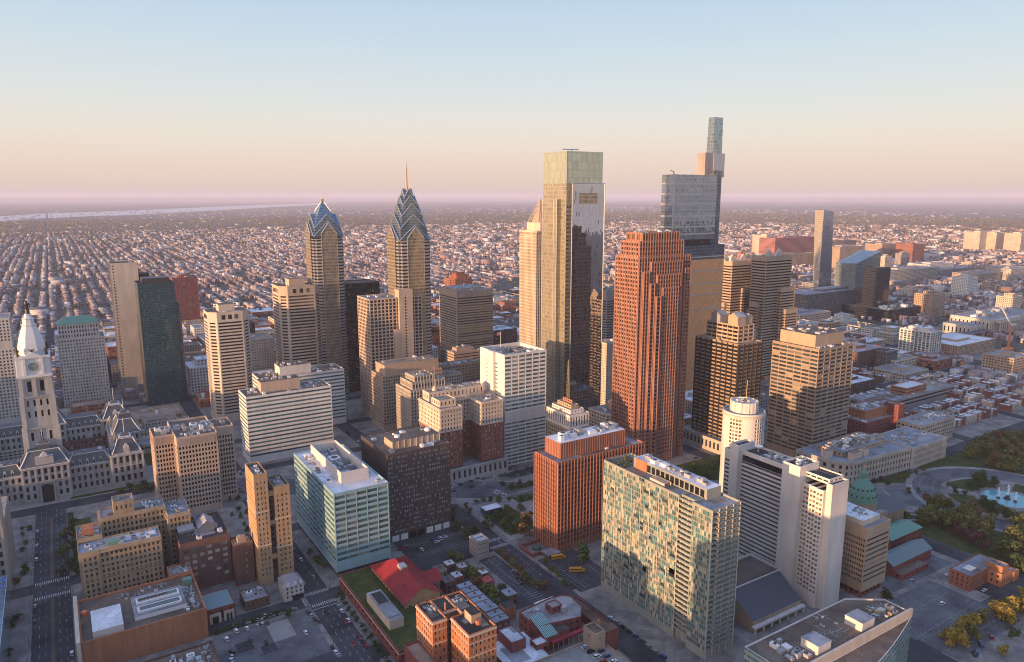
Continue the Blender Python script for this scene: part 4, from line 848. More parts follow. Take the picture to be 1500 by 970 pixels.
b.tier((x0+3,xr1-4,yb+6,ye-3),h-1,h+8,st(bay=4,fl=5,wf=.4,hf=.6,rec=.3,wall=CREAM,win=WN,base=1,top=1.5),MATS['roof_tan']); b.tier((x0+2.5,x1-3,y0+6,yb),h-1,h+6,st(bay=4,fl=5,wf=.4,hf=.6,rec=.3,wall=CREAM,win=WN,base=1,top=1),MATS['roof_tan'])
m=MB(); m.lathe(x0+12,yb+13,[(2.2,h+6.9),(2.2,h+9),(1.2,h+11),(.2,h+12)],8,CREAM); m.tube((x0+12,yb+13,h+11),(x0+12,yb+13,h+30),.15,MATS['white_paint']); m.build('cupola_and_flagpole',b.root,b.loc)
m=MB(); m.box(x0+9.9,x0+11.9,yb+12.9,yb+13.1,h+26,h+29.5,MATS['flag_cloth']); m.build('flag',b.root,b.loc)
b.units(x0+5,xr1-8,yb+8,ye-5,h+7,8,3); b.units(xr0+2,xr1-2,y0+2,yb,h-1,4,3); b.done()
# ------------------------------------------------------------------ middle distance and foreground blocks
r=rect(N=(566.7,666.7),L=528.6,R=659,base=(572,796.5)); x0,x1,y0,y1,h=r
b=tower('office_block','dark brown panelled block with pale plant room, right of the aqua glass block',r,st(bay=1.95,fl=3.65,wf=.5,hf=.45,rec=.25,wall=BROWNT,win=WW,base=6,top=2.2,end=.6,fins=(.35,.25,BROWNT,3)),'roof_brown',6,done=False)
m=MB(); q=(x0+8,x1-4,y0+9,y0+24); m.box(*q,h-1.02,h+5.5,TANC,top=MATS['roof_brown']); 
for k in range(9): m.box(q[0]+k*(q[1]-q[0]-.5)/8,q[0]+.5+k*(q[1]-q[0]-.5)/8,q[2]-.3,q[2]-.02,h-1,h+5.9,CREAM)
m.build('penthouse',b.root,b.loc)
m=MB(); m.lathe(x1-9,y0+20,[(2.4,h+5.4),(2.4,h+7),(2.0,h+7.6),(.4,h+8)],12,MATS['white_paint']); m.lathe(x0+16,y0+18,[(2.2,h+5.4),(2.2,h+6.6),(1.8,h+7.1),(.4,h+7.3)],12,MATS['white_paint']); m.tube((x1-12,y0+26,h-1),(x1-12,y0+26,h+13),.12,MATS['metal_grey']); m.build('roof_fans',b.root,b.loc)
m=MB(); m.box(x1-22,x1-12,y0+3,y0+7,h-1.02,h+1,MATS['white_paint']); m.build('rooftop_unit',b.root,b.loc)
m=MB(); 
for k in range(7): m.box(x0+2+k*7,x0+7.5+k*7,y0-.5,y0-.3,.6,5.2,MATS['white_paint'] if k in (0,1,4,5,6) else WBK)
m.build('shopfront_panels',b.root,b.loc); b.done()
# aqua glass block
r=rect(N=(488.4,724),L=430,R=569,base=(491.5,848)); x0,x1,y0,y1,h=r
b=Bld('office_block','aqua glass office block with white roof and boxed white penthouse at the street corner',*ctr(r))
AQ=st(bay=8.0,fl=3.95,wf=.95,hf=.52,rec=.3,wall=AQUAP,win=WT,base=5.5,top=1.6,end=.5,win_name='window_band',mid=5,fins=(.3,.1,AQUAP,5))
b.tier(list(r[:4]),5.4,h,AQ,MATS['roof_white'],1.0); b.tier((x0+1.2,x1-1.2,y0+1.2,y1-1.2),0,5.38,st(curtain=TEALG,wall=MATS['dark_metal']),None,cap=False)
m=MB(); m.box(x0-.5,x1+.5,y0-.5,y1+.5,5.0,5.36,MATS['metal_grey'],bottom=True); m.build('canopy',b.root,b.loc)
qx0,qx1,qy0,qy1=x0+11,x1-8,y0+16,y1-8; m=MB(); t=.6; hp=h+7
for q in ((qx0,qx1,qy0,qy0+t),(qx0,qx1,qy1-t,qy1),(qx0,qx0+t,qy0+t,qy1-t),(qx1-t,qx1,qy0+t,qy1-t)): m.box(*q,h-1.02,hp,WHITEC)
m.build('penthouse_screen',b.root,b.loc); b.units(qx0+1,qx1-1,qy0+1,qy1-1,h-1,16,6,big=1.9); b.units(x0+2,qx0-1,y0+20,y1-6,h-1,5,8); b.units(qx1+1,x1-1.5,y0+4,y1-6,h-1,4,9); b.done()
# tan art deco tower
r=rect(N=(371,696),L=352,R=391,base=(386,860)); x0,_,y0,y1,h=r
xr=onS(391,693,y0)[0]; xq=onS(401,714,y0)[0]; xe=onS(424,711,y0)[0]; h2=zof(xq,y0,714)
b=Bld('art_deco_tower','tan brick art deco tower with a dark arched slot between two shafts',(x0+xe)/2,(y0+y1)/2,cat='tower')
T=st(bay=2.7,fl=3.6,wf=.36,hf=.5,rec=.3,wall=BRICKT,win=WN,base=6,top=5,end=.8,ledges=lambda p,q:[(p+(q-p)*.66,.35,.7,CREAM),(p+(q-p)*.36,.35,.7,CREAM)])
b.tier((x0,xr,y0,y0+24),0,h,T,MATS['roof_dark'],1.4); b.tier((xq,xe,y0+.5,y0+22),0,h2,T,MATS['roof_dark'],1.2); b.tier((xr+.02,xq-.02,y0+2.5,y0+20),0,h2-2.5,st(bay=99,fl=4,wf=.8,hf=.75,rec=.5,wall=BROWNT,win=WBK,base=8,top=2),MATS['roof_dark'])
b.tier((x0+3,xr-2,y0+24.02,y1),0,h-16,T,MATS['roof_dark'])
m=MB()
for z in (h2-6,h2-26,h2-50): m.box(xr-.1,xq+.1,y0+1.2,y0+2.4,z,z+3,BRICKT)
m.build('slot_bridges',b.root,b.loc); b.units(x0+1.5,xr-1.5,y0+2,y0+20,h-1.4,6,2,big=.9); b.units(xq+1.5,xe-1.5,y0+3,y0+20,h2-1.2,5,2,big=.9); b.done()
# brown brick works block and its stair tower
x1,y0=at(341.7,850.7); h=zof(x1,y0,781); xl=onS(263,798,y0)[0]; r=(xl,x1,y0,y0+40,h)
b=tower('office_block','brown brick block with paired white-blinded windows and grey pitched roof lights',r,st(bay=4.6,fl=3.9,wf=.62,hf=.55,rec=.3,wall=BRICKB,win=WW,base=5,top=4,end=1.2,mid=2),'roof_dark',5,done=False)
m=MB(); m.face([(xl+14,y0+12,h-1),(xl+24,y0+12,h-1),(xl+24,y0+12,h+2),(xl+14,y0+12,h+2)],MATS['white_paint']); gable(b,xl+14,xl+24,y0+14,y0+28,h-1,h+2,h+6,MATS['trim_grey'],MATS['roof_grey'],'y','roof_light'); gable(b,xl+2,xl+11,y0+18,y0+26,h-1,h+1,h+3,MATS['trim_grey'],MATS['roof_grey'],'x','roof_light'); b.done()
x2,y2=at(355.6,857); h2=zof(x2,y2,798); xR=onS(370,790,y2)[0]; tower('stair_tower','small brown brick stair tower just left of the tan art deco tower',(x2-3.5,xR,y2-.0,y2+14,h2),st(bay=3,fl=4.2,wf=.3,hf=.4,rec=.2,wall=BRICKB,win=WW,base=5,top=5,skip=lambda i,j,nx,nz: i!=nx//2),'roof_tan',2,pent=(.25,.7,.2,.5,3,TANC))
# stone club buildings by the avenue
x0,y0=onS(114,812,482)[0],482; h=onS(114,812,482)[1]; x1=onS(236,785,482)[0]
BO=st(bay=2.6,fl=3.6,wf=.45,hf=.6,rec=.45,wall=STONEB,win=WD,base=6,top=2.5,end=.9,ledges=lambda p,q:[(q-2.2,1.3,.9,STONEB),(q-10.5,.5,.5,STONEB),(p+10,.6,.6,STONEB),(p+22,.5,.5,STONEB)])
b=Bld('stone_block','ornate brown stone block with white-patched roof facing the low theatre',(x0+x1)/2,490)
b.tier((x0,x1,482,499),0,h,BO,MATS['roof_blue'],.9); b.tier((x0+1,x0+11,481.2,482-.02),0,h-.6,BO,MATS['roof_blue'],.3,.2); b.units(x0+3,x1-2,484,497,h-.9,12,3,big=.8)
m=MB(); m.box(x0+16,x0+23,486,490,h-.92,h+1.5,COPPER); m.box(x0+26,x1-2,488,496,h-.88,h-.4,MATS['roof_white']); m.build('roof_patches',b.root,b.loc); b.done()
b=Bld('stone_block','ornate brown stone block with a taller sunlit penthouse behind the white-patched roof',20,515)
b.tier((x0,x0+14,499.2,522),0,h+2,BO,MATS['roof_grey']); b.tier((x0+14.02,x0+52,509,526),0,h+9,BO,MATS['roof_grey']); b.tier((x0+52.04,x0+66,500,526),0,h+5,BO,MATS['roof_blue'])
b.tier((x0+22,x0+34,511,523),h+8,h+17,st(bay=3,fl=6,wf=.35,hf=.4,rec=.3,wall=STONEB,win=WD,base=1,top=1.5),MATS['roof_blue']); m=MB(); m.box(x0+3,x0+10,503,512,h+.98,h+6,BRICKO); m.build('lift_house',b.root,b.loc)
b.units(x0+1,x0+13,500,521,h+1,9,2,big=.8); b.units(x0+37,x0+51,511,524,h+8,7,2,big=.8); b.units(x0+54,x0+64,503,524,h+4,7,2,big=.8); b.done()
# low brick theatre
h=18.5; b=Bld('theatre','low rust-brick theatre with white roof slab and two dark glazed roof strips',25,444)
TH=st(bay=999,fl=20,wf=.02,hf=.02,rec=0,wall=BRICKO,win=WD); b.tier((-8,55,418,467),0,h,TH,MATS['roof_brown'],1.6,.8)
b.tier((42,55.2,467.02,481),0,h+.8,TH,MATS['roof_grey'],1.0)
m=MB(); m.box(-2,13,422,446,h-1.62,h+2.2,WHITEC,top=MATS['roof_white']); m.build('white_roof_block',b.root,b.loc)
m=MB(); m.box(19,46,428,452,h-1.62,h+.8,MATS['white_paint'],top=MATS['roof_grey'])
for k in range(2):
    m.box(21,44,431+k*10,437+k*10,h+.78,h+2.0,MATS['white_paint']); m.box(22,43,431.8+k*10,436.2+k*10,h+1.98,h+2.06,curtain('roof_glass',(.01,.025,.02),(.02,.05,.04),1.2,30,(.3,.3,.3),span=0))
m.build('roof_lights',b.root,b.loc)
m=MB(); m.tube((-5,450,h-1.6),(-5,450,h+1),1.6,paint('orange_paint',(.7,.16,.06),.6),10); m.build('vent_hood',b.root,b.loc)
m=MB(); m.box(48,53,455,459,h-1.6,h+1.5,COPPER); m.build('rooftop_unit',b.root,b.loc); b.units(44,53,422,452,h-1.6,12,2,big=.8); b.units(10,40,455,464,h-1.6,6,8,big=.6); b.units(43,54,468,480,h-.2,9,5,big=.7)
m=MB(); m.box(-10,-8.02,416,470,0,h+1.8,CREAM); m.build('street_front',b.root,b.loc); b.done()
b=Bld('flat_roofed_building','dark flat-roofed brick building cut by the bottom edge beside the car park',34,372); b.tier((-8,54,332,397),0,10,st(bay=6,fl=8,wf=.3,hf=.3,rec=.2,wall=BRICKB,win=WD,base=1,top=1),MATS['roof_brown'],1.0); b.units(30,52,375,395,9,12,2,big=1.0); b.done()
# small houses along the cross street
b=Bld('brick_hall','low red brick hall with a blue-green roof and stone-framed doors',65,440); x0,y0=at(303,916); 
b.tier((56.5,73,430.5,452),0,9.5,st(bay=5,fl=8,wf=.4,hf=.6,rec=.3,wall=BRICKR,win=WBK,base=.5,top=1),paint('patina_roof',(.16,.25,.26),.6),.5); m=MB(); m.box(58,64.5,430.1,430.48,0,6.5,CREAM); m.box(66,72,430.1,430.48,0,6.5,CREAM); m.box(59.5,63,429.98,430.08,0,4.5,MATS['black']); m.box(67.5,68.8,429.98,430.08,0,4.5,MATS['black']); m.box(69.6,70.8,429.98,430.08,0,4.5,MATS['black']); m.build('door_surrounds',b.root,b.loc); b.done()
b=Bld('brick_shop','low brick shop with white parapet and crowded roof plant beside the dark alley',86,441); b.tier((79,94,433.5,449),0,6.5,st(bay=3,fl=5,wf=.3,hf=.35,rec=.2,wall=BRICKB,win=WD,base=.5,top=1),MATS['roof_grey'],.6); b.units(80,93,436,448,5.9,10,4,big=.9); b.done()
b=Bld('white_house','narrow white corner house with a hipped grey roof and dark shopfront',109,437); b.tier((102.5,115,431,445),0,10,st(bay=2.6,fl=3.1,wf=.36,hf=.55,rec=.25,wall=LIMEW,win=WBK,base=1.2,top=.4),None,cap=False)
m=MB(); m.loft([[(102,430.5,10),(115.5,430.5,10),(115.5,445.5,10),(102,445.5,10)],[(105,433.5,13),(112.5,433.5,13),(112.5,442.5,13),(105,442.5,13)],[(106,435,13.2),(111,435,13.2),(111,441,13.2),(106,441,13.2)]],MATS['roof_grey'])
for k in (104.5,109,112.5): m.box(k,k+1.6,430.6,433,10.2,12.4,MATS['white_paint'],top=MATS['roof_grey'])
m.build('hipped_roof',b.root,b.loc); m=MB(); m.box(107.5,114.6,430.6,430.97,.2,3.2,MATS['black']); m.build('shopfront',b.root,b.loc); b.done()
# museum with planted roof and white skylight box
b=Bld('museum','low red brick museum with planted green roof and a cream rooftop box',160,382)
MU=st(bay=6.5,fl=6,wf=.45,hf=.3,rec=.3,wall=BRICKR,win=WBK,base=1,top=2,ledges=lambda p,q:[(q-2.2,.35,.4,CREAM)]); b.tier((138.2,186,333.7,430),0,9,MU,MATS['lawn'],.7,.5)
m=MB(); m.box(142,151,355.4,391,8.25,14,CREAM,top=MATS['roof_grey']); m.box(143,150,374,388,13.98,14.5,MATS['trim_grey'])
for k in range(8): m.box(143.4,149.6,374.5+k*1.7,375.5+k*1.7,14.48,14.9,MATS['dark_metal'])
m.box(143.5,149.5,358.5,361,13.98,14.6,MATS['roof_blue']); m.build('skylight_box',b.root,b.loc); b.done()
b=Bld('gabled_hall','brick hall with a bright red cross-gabled metal roof beside the planted roof',170,398)
b.tier((158.5,182,371,425),0,12,st(bay=5,fl=9,wf=.35,hf=.5,rec=.3,wall=BRICKT,win=WBK,base=1.5,top=1),None,cap=False)
gable(b,158,182.5,370.5,412,11.8,12,19,BRICKT,REDROOF,'y','gable_wall')
m=MB(); m.loft([[(157.4,410,11.8),(183.2,410,11.8),(183.2,426,11.8),(157.4,426,11.8)],[(170,410.5,19.1),(170.6,410.5,19.1),(170.6,413,19.1),(170,413,19.1)]],REDROOF); m.build('hipped_roof',b.root,b.loc)
gable(b,168,190,384,398,11.8,12,17,BRICKT,REDROOF,'x','gable_wall')
m=MB(); m.box(168,172.5,398,404,17.2,20,MATS['metal_grey']); m.build('roof_vent',b.root,b.loc); m=MB(); m.tube((163,383,14),(163,383,18),.5,BRICKR); m.build('chimney',b.root,b.loc); b.done()
fp=MB(); fx,fy=at(641,905); fx,fy=171,345; fp.lathe(fx,fy,[(.4,0),(.4,.6),(.14,1),(.09,26),(.25,26.2),(.0,26.6)],8,MATS['white_paint']); o=empty('flagpole',(fx,fy,0),'white flagpole with small flags behind the orange brick apartment block','flagpole'); fp.build('pole',o,(fx,fy,0))
for z in (22.3,24.3): m=MB(); m.box(fx-3,fx-.1,fy-.05,fy+.05,z-.7,z+.7,CREAM); m.build('flag',o,(fx,fy,0))
# orange brick flats with a notch
h=45; b=Bld('apartment_building','orange brick apartment block with notched black roof, cut by the bottom edge',154,297)
AP=st(bay=2.5,fl=3.5,wf=.42,hf=.52,rec=.25,wall=BRICKO,win=WN,base=4,top=1.4,end=.7,ledges=lambda p,q:[(q-1.3,.5,.8,CREAM),(q-5.3,.25,.35,CREAM),(q-12.5,.25,.35,CREAM),(q-24,.25,.35,CREAM)])
for q in ((141.2,149.3,297,316),(149.32,158,302.4,316),(158.02,167.2,297.4,316),(151.6,167.25,278.5,296.9)): b.tier(q,0,h-(0 if q[2]>280 else .4),AP,MATS['roof_dark'],1.0,.45)
m=MB(); m.box(157.8,163.5,287,294,h-1.42,h+3.4,TANC,top=MATS['roof_dark']); m.lathe(161,285.5,[(1.6,h-1.4),(1.6,h+1.2)],10,RUST); m.build('lift_house',b.root,b.loc); m=MB(); m.tube((152,304,h-1),(152,304,h+4),.4,BRICKO); m.build('chimney',b.root,b.loc)
b.units(143,149,306,314,h-1,4,1,big=.6); b.units(158.6,166,304,314,h-1,3,2,big=.6); b.tier((133,141.1,292,314),0,h-19,st(bay=4,fl=4,wf=.05,hf=.05,rec=0,wall=BRICKR,win=WD),MATS['roof_tan']); b.done()
# low brick school complex
b=Bld('low_brick_complex','low rambling brick complex with pale roofs, rounded end and slanted green skylight',225,312)
PL=st(bay=4,fl=4.5,wf=.4,hf=.4,rec=.3,wall=BRICKR,win=WBK,base=.8,top=1)
arcp=[(213,310),(241,304.5),(248.5,314),(248.8,319)]+[(243+6.2*cos(a),324+6.2*sin(a)) for a in np.linspace(-.5,1.7,8)]+[(236,331),(212.6,328)]
b.tier(arcp,0,11,PL,MATS['roof_grey'],.7,.4); b.tier((228,235.5,316,323),10,14.5,PL|dict(base=.3,top=.4,fl=3),MATS['roof_grey'],.5)
m=MB(); m.lathe(236.5,316.5,[(2.4,10.2),(2.4,13.2),(2.2,13.3),(1.0,13.4)],12,MATS['metal_grey']); m.build('cooling_tower',b.root,b.loc)
b.tier((183,209,290,318),0,6,PL,MATS['roof_white'],.5); b.tier((192,201.2,303.3,318),5.4,12,st(bay=9,fl=9,wf=.02,hf=.02,rec=0,wall=BRICKR,win=WD),MATS['roof_white'],.7,.4); b.tier((205,213,298,305),0,8.5,PL,MATS['roof_white'],.6)
gl=paint('green_glass_roof',(.05,.22,.20),.15); m=MB(); m.face([(213,301,8.5),(221.5,301,8.5),(221.5,317,13),(213,317,13)],gl); m.face([(213,301,0),(221.5,301,0),(221.5,301,8.5),(213,301,8.5)],BRICKR); m.face([(213,317,0),(213,301,0),(213,301,8.5),(213,317,13)],BRICKR)
for k in range(9): m.tube((213.2+k*1.02,301,8.6),(213.2+k*1.02,317,13.1),.1,MATS['white_paint'],4)
m.build('slanted_skylight',b.root,b.loc)
m=MB(); m.box(221.6,230,301,309,0,9.2,BRICKR,top=MATS['roof_dark']); m.box(216,240,298.4,300.9,5.2,6.4,paint('red_canopy',(.33,.03,.05),.6)); m.build('entrance_block',b.root,b.loc)
for k in range(7): m=MB(); m.tube((217+k*3.6,299,0),(217+k*3.6,299,5.2),.25,CREAM); m.build('column',b.root,b.loc)
m=MB(); m.box(231,245,334,339.5,0,5,WHITEC,top=MATS['roof_white']); m.build('white_annex',b.root,b.loc); m=MB(); m.box(209,217,338,345,0,9,BRICKO,top=MATS['roof_dark']); m.build('brick_annex',b.root,b.loc); b.units(215,226,322,327,10.3,6,3,big=.7); b.done()
b=Bld('garden_terrace','brick-walled garden terrace with brown planting behind the low brick complex',253,314); b.tier((249.3,258,290,331),0,5,st(bay=9,fl=9,wf=.02,hf=.02,rec=0,wall=BRICKR,win=WD),MATS['soil'],1.0,.4); b.done()
b=Bld('parking_deck','concrete parking deck with a square stair tower at the bottom edge',212,276); b.tier((186,240.5,262,289.4),0,7,st(bay=999,fl=3.2,wf=1,hf=.35,rec=.6,wall=TANC,win=WBK,base=.5,top=1,win_name='deck_opening'),MATS['concrete'],.9,.4)
b.tier((230.5,238,279.2,289.3),6.1,17,st(bay=9,fl=12,wf=.12,hf=.3,rec=.2,wall=TANC,win=WBK),MATS['roof_brown'],.8,.4); m=MB(); m.box(238.1,249,281,287,0,14,BRICKR,top=MATS['roof_brown']); m.lathe(239.5,287,[(.9,13.9),(.9,18.5),(.7,18.6)],10,BRICKO); m.build('boiler_house',b.root,b.loc); b.done()
# grey attendants block, walled court
x_,y_=at(702,818); b=Bld('stair_block','small grey concrete stair block with a white roof in the car park',x_+4,y_+5); b.tier((x_-2,x_+8,y_,y_+11),0,13,st(bay=999,fl=3.1,wf=.8,hf=.12,rec=.2,wall=GREYC,win=WBK,base=1,top=1.5,win_name='slot'),MATS['roof_white'],.7,.4); b.done()
b=Bld('walled_court','low brick walled service court with a green tank beside the rust tower',277,402); m=MB()
for q in ((267,287,395,395.6),(267,267.6,395.7,411),(267,287,411.1,411.7)): m.box(*q,0,3.2,BRICKR)
m.build('wall',b.root,b.loc); m=MB(); m.lathe(277,404,[(3.4,0),(3.4,2.4),(3.2,2.8)],14,paint('green_tank',(.05,.11,.09),.6)); m.build('tank',b.root,b.loc); m=MB(); m.box(275,286,386,394.9,2.6,3.3,MATS['roof_grey']); m.build('shed_roof',b.root,b.loc)
m=MB(); [m.tube(p,(p[0],p[1],2.6),.15,MATS['metal_grey']) for p in ((275.5,386.5,0),(285.5,386.5,0),(275.5,394,0),(285.5,394,0))]; m.build('shed_posts',b.root,b.loc); b.done()
# rust-red tower
r=rect(N=(816,678),L=783.6,R=943.5,base=(813,811)); x0,x1,y0,y1,h=r
RS=st(bay=2.9,fl=3.6,wf=.64,hf=.66,rec=.5,wall=RUST,win=WBK,base=4.5,top=2.5,end=.5,fins=(.6,1.1,RUST)); b=tower('office_block','rust-red concrete tower with vertical fins and a tall fluted plant storey',r,RS,'roof_grey',2,done=False)
w=x1-x0; d=y1-y0; m=MB(); q=(x0+7,x1-14,y0+6,y1-3); m.box(*q,h-1.02,h+11,RUST,top=MATS['roof_white'])
for k in range(28):
    a=q[0]+.3+k*(q[1]-q[0]-.9)/27; m.box(a,a+.5,q[2]-.35,q[2]-.02,h-.5,h+10.6,RUST)
for k in range(10):
    a=q[2]+.3+k*(q[3]-q[2]-.9)/9; m.box(q[0]-.35,q[0]-.02,a,a+.5,h-.5,h+10.6,RUST)
m.build('plant_storey',b.root,b.loc); b.units(q[0]+2,q[1]-2,q[2]+2,q[3]-2,h+11,10,3,big=1.8)
m=MB(); m.box(x1-30,x1+8,y0-14,y0-.4,0,9,BRICKR,top=MATS['roof_dark']); m.build('annex',b.root,b.loc); b.done()
# gold-lit glass flats
r=rect(N=(1043,748),L=884.5,R=1086,base=(1031,967)); x0,x1,y0,y1,h=r
b=Bld('apartment_tower','large pale glass apartment slab with patchy blinds, gold upper half and balconied end',*ctr(r),cat='tower')
GL=st(bay=1.55,fl=3.05,wf=.86,hf=.84,rec=.18,wall=GLASSP,win=WG,base=5,top=1.5,end=.3); yn=y0+14; yn2=y0+24
GN=st(bay=5.6,fl=3.05,wf=.94,hf=.62,rec=.5,wall=GLASSP,win=WT,base=5,top=1.5,end=.5,win_name='window_band',mid=4,fins=(.6,.25,CREAM))
b.tier((x0,x1,yn2,y1),0,h,[GL,GL,GL,GL],MATS['roof_grey'],1.2); b.tier((x0+2.4,x1,yn,yn2-.02),0,h-.02,[GN,GL,GL,GN],MATS['roof_grey'],1.2); b.tier((x0,x1+.02,y0,yn-.02),0,h-.04,[GN,GL,GL,GL],MATS['roof_grey'],1.2)
for j in range(27):
    z=7+j*3.05; m=MB(); m.box(x0+.1,x0+2.38,yn+.1,yn2-.15,z,z+.25,CREAM,bottom=True); m.box(x0+.1,x0+.2,yn+.1,yn2-.15,z+.25,z+1.2,paint('glass_rail',(.16,.22,.21),.1)); m.build('balcony',b.root,b.loc)
    m=MB(); m.box(x0+4,x1-3,y0-1.5,y0-.02,z,z+.22,CREAM,bottom=True); m.box(x0+4,x1-3,y0-1.5,y0-1.42,z+.22,z+1.15,MATS['glass_rail']); m.build('balcony',b.root,b.loc)
rnd=random.Random(5)
for k in range(36):
    j=rnd.randrange(2,27); i=rnd.randrange(0,17); a=yn2+1+i*3.9; z=6.2+j*3.05; wv=rnd.choice((2.9,4.4)); m=MB()
    if a+wv>y1-1: continue
    m.box(x0-.06,x0-.02,a,a+wv,z,z+2.6,WD); m.box(x0-.5,x0-.06,a,a+wv,z-.12,z+.05,GLASSP); m.box(x0-.5,x0-.44,a,a+wv,z+.05,z+1.0,MATS['glass_rail']); m.build('loggia',b.root,b.loc)
m=MB()
for a in np.arange(yn2,y1,7.75): m.box(x0-.22,x0-.02,a-.14,a+.14,5,h-.3,CREAM)
m.build('mullion_strips',b.root,b.loc)
hp=h+5.5; m=MB(); m.box(x0+9,x1-3,y0+12,y1-18,h-1.22,hp,GLASSP,top=MATS['roof_white'])
for k in range(13): a=y0+14+k*3.9; m.box(x0+8.9,x0+8.98,a,a+2.9,h,hp-1.2,WBK)
m.box(x0+8.6,x0+8.98,y1-30,y1-20,h-1.2,hp+.4,BRICKO); m.build('penthouse',b.root,b.loc); b.units(x0+10,x1-4,y0+14,y1-20,hp,14,3,big=1.1)
m=MB(); m.box(x0+1.5,x1-4,y1-16,y1-1.5,h-1.18,h-.9,MATS['soil']); m.build('roof_garden_deck',b.root,b.loc)
for k in range(9): m=MB(); m.lathe(x0+3+rnd.uniform(0,13),y1-3-rnd.uniform(0,12),[(.2,h-.92),(.9,h-.2),(.7,h+.6),(.1,h+.9)],7,MATS['lawn']); m.build('roof_shrub',b.root,b.loc)
m=MB()
for k in range(9): m.box(x0+2,x0+7.5,y0+38+k*1.4,y0+38.4+k*1.4,h+1.2,h+1.5,CREAM)
m.box(x0+2,x0+2.2,y0+37.8,y0+50,h-1.2,h+1.2,CREAM); m.box(x0+7.3,x0+7.5,y0+37.8,y0+50,h-1.2,h+1.2,CREAM); m.build('pergola',b.root,b.loc); b.done()
# white hotel slab
r=rect(N=(1220,711),L=1063,R=1244,base=(1204,895)); x0,x1,y0,y1,h=r
b=Bld('hotel','white concrete hotel slab with blank end wall and stepped window stacks',*ctr(r),cat='hotel')
A0=st(bay=99,fl=9,wf=.02,hf=.02,rec=0,wall=WHITEC,win=WD); L_=y1-y0
ya=[y0,y0+4]+[y0+4+k*5.2 for k in (1,2,3)]; yc=ya[-1]; 
HW=st(bay=999,fl=3.0,wf=1,hf=.55,rec=1.0,wall=WHITEC,win=WBK,base=9,top=7,end=.3,win_name='window_band',mid=10)
HS=st(bay=2.3,fl=3.0,wf=.75,hf=.5,rec=.5,wall=WHITEC,win=WGOLD,base=9,top=2,end=.35)
b.tier((x0,x1,y0,ya[1]-.02),0,h,A0,MATS['roof_dark'],1.2)
for k in range(3): b.tier((x0-2.4+k*.0+(k)*.8,x1,ya[1]+k*5.2,ya[1]+(k+1)*5.2-.05),0,h-4.5,[A0,A0,A0,HS],MATS['roof_dark'],.8)
b.tier((x0-4.5,x1-2,yc,yc+13),0,h+6,A0,MATS['roof_dark'],1.5,.7)
b.tier((x0,x1,yc+13.02,y1-14),0,h+1.5,[A0,HW,A0,HW],MATS['roof_dark'],1.4,.7); b.tier((x0-3.5,x1-3,y1-14+.02,y1-7),0,h+5,A0,MATS['roof_dark'],1.5,.7); b.tier((x0-.5,x1,y1-7+.02,y1),0,h-1,[A0,HW,A0,HW],MATS['roof_dark'],1.2)
b.tier((x0+2,x1-.5,ya[1]-.5,yc+6),h-1.5,h+2,st(bay=4,fl=3,wf=.8,hf=.4,rec=.4,wall=WHITEC,win=WBK,base=.3,top=.7),MATS['roof_dark'],.8)
m=MB(); m.box(x0-.12,x0-.03,yc+14,y1-15,h-5.6,h-1.5,WBK); m.build('plant_louvre',b.root,b.loc)
m=MB(); zc=h+1.2; xc,yd=(x0+x1)/2+1,y1-20; m.lathe(xc,yd,[(.3,zc-1),(.3,zc+1.2),(.6,zc+1.3),(2.0,zc+2.0),(2.7,zc+2.9)],16,MATS['white_paint'],cap=False); m.build('satellite_dish',b.root,b.loc)
b.units(x0+2,x1-2,yc+15,y1-26,h+.1,10,3); b.units(x0-2,x1-4,yc+2,yc+11,h+4.5,4,3)
m=MB(); m.face([(327,250.9,7),(371,250.9,7),(375,271,16),(329,271,16)],SLATE); m.face([(327,250.9,0),(371,250.9,0),(371,250.9,7),(327,250.9,7)],TANC); m.face([(329,271,0),(327,250.9,0),(327,250.9,7),(329,271,16)],TANC); m.face([(371,250.9,0),(375,271,0),(375,271,16),(371,250.9,7)],TANC); m.build('ballroom_roof',b.root,b.loc)
m=MB(); m.box(328,378,271.1,296,0,15,WHITEC,top=MATS['roof_brown']); m.box(328,378,271.1,271.8,14.98,16.5,WHITEC); m.box(377.3,378,271.9,296,14.98,16.5,WHITEC); m.box(328,377.2,295.3,296,14.98,16.5,WHITEC); m.build('ballroom_block',b.root,b.loc)
m=MB(); m.box(325.5,372,248,250.7,3.4,4.6,WHITEC,bottom=True); m.build('terrace_beam',b.root,b.loc)
for k in range(7): m=MB(); m.box(326+k*7.4,326.8+k*7.4,248.2,249.2,0,3.38,WHITEC); m.build('column',b.root,b.loc)
b.done()
# ribbed brown office
r=rect(N=(1270.5,775),L=1225,R=1305,base=(1264,878)); x0,x1,y0,y1,h=r; y1=y0+34
b=Bld('office_block','brown-grey ribbed office block with a raised white roof beside the white hotel',*ctr((x0,x1,y0,y1)))
OB=st(bay=1.6,fl=3.5,wf=.62,hf=.48,rec=.35,wall=TANC,win=WBK,base=5,top=7,end=.5,fins=(.3,.3,TANC)); ON=ribbon(TANC,WD,3.5,.42,.5,top=7,base=5)
b.tier((x0,x1,y0,y1),4.9,h,[ON,ON,OB,OB],MATS['roof_grey'],1); b.tier((x0+1.5,x1-1.5,y0+1.5,y1-1),0,4.88,st(bay=4,fl=4,wf=.6,hf=.6,rec=.3,wall=BRICKR,win=WBK,base=.4,top=.3),None,cap=False)
m=MB(); m.box(x0+3,x1-4,y0+5,y1-3,h-1.02,h+2.6,CREAM,top=MATS['roof_white']); m.build('penthouse',b.root,b.loc); b.units(x0+5,x1-6,y0+7,y1-5,h+2.6,6,3,big=.7); b.done()
